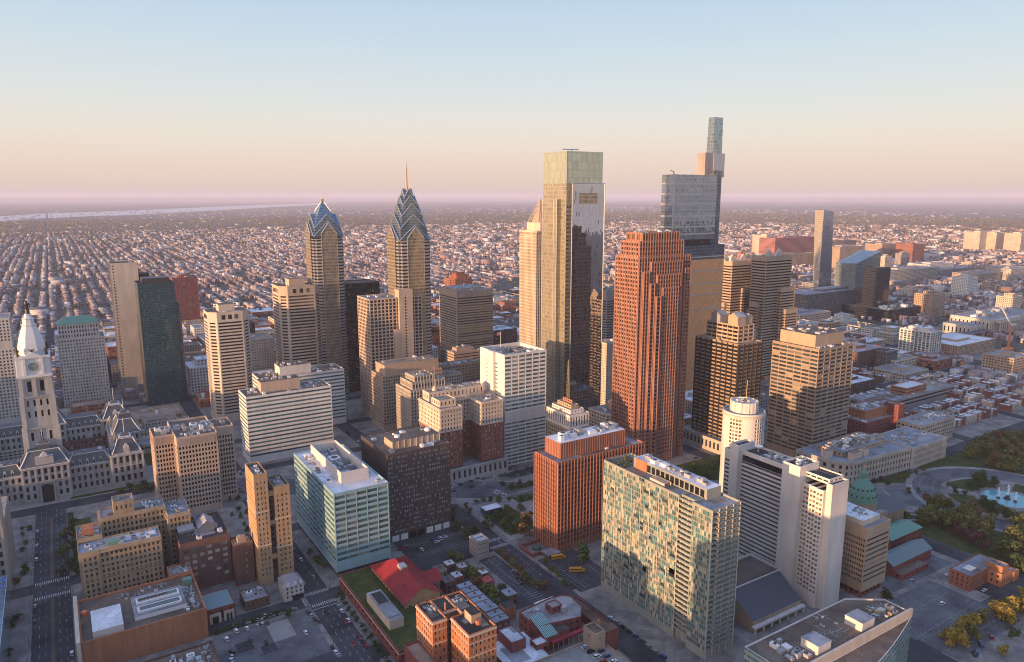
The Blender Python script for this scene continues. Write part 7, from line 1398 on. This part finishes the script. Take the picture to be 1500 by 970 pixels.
for (a,c,w,l) in (((1230,640),(1500,650),17,'nearer road bridge over the railway before the stone station'),((1230,700),(1500,712),15,'farther road bridge over the railway beside the black podium')):
    o=empty('road_bridge',(a[0],a[1],0),'grey '+l,'bridge'); m=MB(); d=(c[0]-a[0],c[1]-a[1]); ln=hypot(*d); n_=(-d[1]/ln*w/2,d[0]/ln*w/2); m.prism([(a[0]-n_[0],a[1]-n_[1]),(c[0]-n_[0],c[1]-n_[1]),(c[0]+n_[0],c[1]+n_[1]),(a[0]+n_[0],a[1]+n_[1])],8,10,MATS['concrete'],top=MATS['asphalt_worn'],bottom=True); m.build('deck',o,(a[0],a[1],0))
    for k in range(6): t=(k+.5)/6; m=MB(); m.box(a[0]+d[0]*t-1.5,a[0]+d[0]*t+1.5,a[1]+d[1]*t-w/2+1,a[1]+d[1]*t+w/2-1,0,8,LIME); m.build('pier',o,(a[0],a[1],0))
g=MB(); g.face([(p[0],p[1],.4) for p in ((1240,-100),(1300,-100),(1310,400),(1300,700),(1290,1600),(1235,1600),(1245,700),(1250,400))],MATS['river_water'])
# ------------------------------------------------------------------ the low city to the horizon
rng = np.random.default_rng(11)
def attrmat(name, rough=.9):
    k = NT(name); a = k.new('Attribute'); a.attribute_name = 'tone'; g = k.noise(.35, 3)
    k.col(k.mix(1.0, a.outputs['Color'], k.maprange(g, .3, .7, .75, 1.2), 'MULTIPLY')); k.rough(rough); k.spec(.2); MATS[name] = k.m; return k.m
attrmat('lowrise'); attrmat('far_foliage')
def boxes_mesh(name, B, wallc, roofc, mat):
    """B: n x 6 (x, y, half width, half depth, height, yaw ignored); one mesh of n boxes"""
    n = len(B); x, y, a, b, h = B[:,0], B[:,1], B[:,2], B[:,3], B[:,4]
    V = np.empty((n,8,3)); sx = np.array([-1,1,1,-1]); sy = np.array([-1,-1,1,1])
    for i in range(4):
        V[:,i] = np.stack([x+sx[i]*a, y+sy[i]*b, 0*h], 1); V[:,4+i] = np.stack([x+sx[i]*a, y+sy[i]*b, h], 1)
    f = np.array([(0,1,5,4),(1,2,6,5),(2,3,7,6),(3,0,4,7),(4,5,6,7)]); F = (np.arange(n)[:,None,None]*8+f[None]).reshape(-1,4)
    me = bpy.data.meshes.new(name); me.vertices.add(n*8); me.vertices.foreach_set('co', V.reshape(-1)); me.loops.add(len(F)*4); me.loops.foreach_set('vertex_index', F.reshape(-1).astype(np.int32))
    me.polygons.add(len(F)); me.polygons.foreach_set('loop_start', np.arange(len(F), dtype=np.int32)*4)
    me.materials.append(mat); me.update(calc_edges=True)
    at_ = me.attributes.new('tone', 'FLOAT_COLOR', 'FACE'); C = np.ones((n,5,4)); C[:,:4,:3] = wallc[:,None,:]; C[:,4,:3] = roofc; at_.data.foreach_set('color', C.reshape(-1))
    return me
def projv(x, y, z=0):
    f = y*cos(YAW)+x*sin(YAW); r = x*cos(YAW)-y*sin(YAW); d = z-CAMH
    zc = f*cos(PITCH)-d*sin(PITCH); yc = f*sin(PITCH)+d*cos(PITCH); zc = np.where(zc < 1, 1, zc)
    return CX+FPX*r/zc, CY-FPX*yc/zc, f
WALLS = np.array([(.30,.20,.17),(.38,.30,.27),(.22,.155,.14),(.48,.43,.40),(.40,.37,.36),(.58,.55,.52),(.17,.14,.13)])
ROOFS = np.array([(.31,.30,.32),(.42,.41,.42),(.22,.21,.22),(.10,.10,.105),(.36,.34,.34),(.24,.17,.15)])
H = []
def free(x, y, m=0):  # the middle of the city, parks and the river bank stay clear
    return not ((y < 1010 and x < 1330) or (-42-m < x < -4+m))
for bx in np.arange(-22-48*54, 6500, 48):
    for by in np.arange(-200, 6000, 108):
        cxb, cyb = bx+24, by+54; X, Y, fd = projv(np.array([cxb]), np.array([cyb]))
        if not (-60 < X[0] < 1560 and 300 < Y[0] < 1000): continue
        if not free(cxb, cyb, -38): continue
        if 1060 < cxb < 1420 and cyb < 1900: continue
        if rng.random() < .07: continue
        dens = .92 if cxb < 1300 else .55
        near = hypot(cxb, cyb)
        if near > 3600 and rng.random() < (near-3600)/4200: continue
        wch = WALLS[rng.integers(0,3)] if rng.random() < .4 else WALLS[rng.integers(0,7)]
        step = 4.9 if near < 3300 else 9.8
        if rng.random() < (.05 if cxb < 1300 else .25):   # a works, school or flats fills the block
            for _ in range(rng.integers(1,4)):
                H.append((cxb+rng.uniform(-12,12), cyb+rng.uniform(-35,35), rng.uniform(8,20), rng.uniform(10,28), rng.uniform(7,18), *WALLS[rng.integers(0,7)], *ROOFS[rng.integers(0,6)])); 
            continue
        jx, jy = rng.uniform(-3,3), rng.uniform(-14,14)
        for s in (-1, 1):
            if rng.random() < .12: continue
            hh = rng.uniform(7, 10.5)
            run = 0
            for yy in np.arange(by+6+jy, by+103+jy, step):
                if rng.random() < .06: run = rng.integers(2,6)
                run -= 1
                if run > 0 or rng.random() > dens: continue
                dp = rng.uniform(3.6, 5.6); w = (wch if rng.random() < .5 else WALLS[rng.integers(0,7)])*rng.uniform(.6,1.35); r = ROOFS[rng.integers(0,6)]*rng.uniform(.5,1.2)
                
                if near < 3000 and rng.random() < .5: H.append((cxb+(jx if cxb > 20 or cxb < -64 else 0)+s*(19.5-2*dp-2.2), yy+step*.3, 2.2, step*.3, hh*rng.uniform(.45,.75), *w, *(r*.8)))
                H.append((cxb+(jx if cxb > 20 or cxb < -64 else 0)+s*(19.5-dp)+rng.uniform(-2,2), yy+step/2+rng.uniform(-.5,.5), dp, step/2+.05, hh+rng.uniform(-1.2,1.6)+(rng.uniform(3,9) if rng.random() < .05 else 0), *w, *r))
H = np.array(H)
# works, stores and sheds farther out
n = 2600; fx = rng.uniform(-7000, 12000, n); fy = rng.uniform(4200, 15000, n)
ok = ~((fx > -60) & (fx < 20)); fx, fy = fx[ok], fy[ok]; n = len(fx)
tone = rng.choice([.2,.3,.42], n)[:,None]*np.array([1,.96,.93])[None]
H2 = np.column_stack([fx, fy, rng.uniform(5,28,n), rng.uniform(5,24,n), rng.uniform(5,12,n), tone*rng.uniform(.6,1,(n,1)), tone])
HX = np.array([(q[0]+q[2]/2, q[1]+q[3]/2, q[2]/2, q[3]/2, q[4], *WALLS[rng.integers(0,7)], *ROOFS[rng.integers(0,6)]) for q in HOUSES[300:]]).reshape(-1,11)
rest = np.concatenate([H, H2, HX])
o = bpy.data.objects.new('distant_rowhouses', boxes_mesh('distant_rowhouses', rest, rest[:,5:8], rest[:,8:11], MATS['lowrise'])); COL.objects.link(o)
tag(o, 'low rowhouses and sheds spreading to the horizon in a grid', 'houses', kind='stuff')
def blobs_mesh(name, P, R, Hh, C, mat, seed=3):
    """rough eight-sided clumps of leaves"""
    r = np.random.default_rng(seed); n = len(P); base = np.array([(1,0,.45),(.7,.7,.5),(0,1,.4),(-.7,.7,.5),(-1,0,.45),(-.7,-.7,.5),(0,-1,.4),(.7,-.7,.5),(0,0,1),(0,0,0)])
    V = base[None]*np.stack([R,R,Hh],1)[:,None,:]*r.uniform(.7,1.25,(n,10,1))+np.column_stack([P,np.zeros(n)])[:,None,:]
    f = np.array([(i,(i+1)%8,8) for i in range(8)]+[((i+1)%8,i,9) for i in range(8)]); F = (np.arange(n)[:,None,None]*10+f[None]).reshape(-1,3)
    me = bpy.data.meshes.new(name); me.vertices.add(n*10); me.vertices.foreach_set('co', V.reshape(-1)); me.loops.add(len(F)*3); me.loops.foreach_set('vertex_index', F.reshape(-1).astype(np.int32))
    me.polygons.add(len(F)); me.polygons.foreach_set('loop_start', np.arange(len(F), dtype=np.int32)*3); me.materials.append(mat); me.update(calc_edges=True)
    a = me.attributes.new('tone','FLOAT_COLOR','FACE'); cc = np.ones((n,16,4)); cc[:,:,:3] = C[:,None,:]*r.uniform(.7,1.3,(n,16,1)); a.data.foreach_set('color', cc.reshape(-1)); return me
LEAF = np.array([(.085,.095,.04),(.115,.105,.045),(.075,.088,.04),(.14,.10,.045),(.13,.075,.045)])
n = 60000; tx = rng.uniform(-2600, 9000, n); ty = rng.uniform(-200, 9000, n); X, Y, fd = projv(tx, ty)
cl = np.sin(tx*.0031+1.3)+np.sin(ty*.0043+tx*.0013)+np.sin(tx*.0111)*.5
ok = (X > -50) & (X < 1550) & ~((ty < 1010) & (tx < 1330) & ~((tx > 800) & (ty < 650) & (np.mod(tx+5, 135) > 18) & (rng.random(n) < .8))) & ((rng.random(n) < .5) | (cl > .9)) & ~((tx > -32) & (tx < -12))
tx, ty = tx[ok], ty[ok]; n = len(tx); far = np.clip(np.hypot(tx,ty)/3500,1,4)
o = bpy.data.objects.new('distant_trees', blobs_mesh('distant_trees', np.column_stack([tx,ty]), rng.uniform(2.6,5.5,n)*far, rng.uniform(6,11,n)*np.sqrt(far), LEAF[rng.integers(0,5,n)], MATS['far_foliage'])); COL.objects.link(o)
tag(o, 'scattered trees and woods among the distant houses', 'trees', kind='stuff')
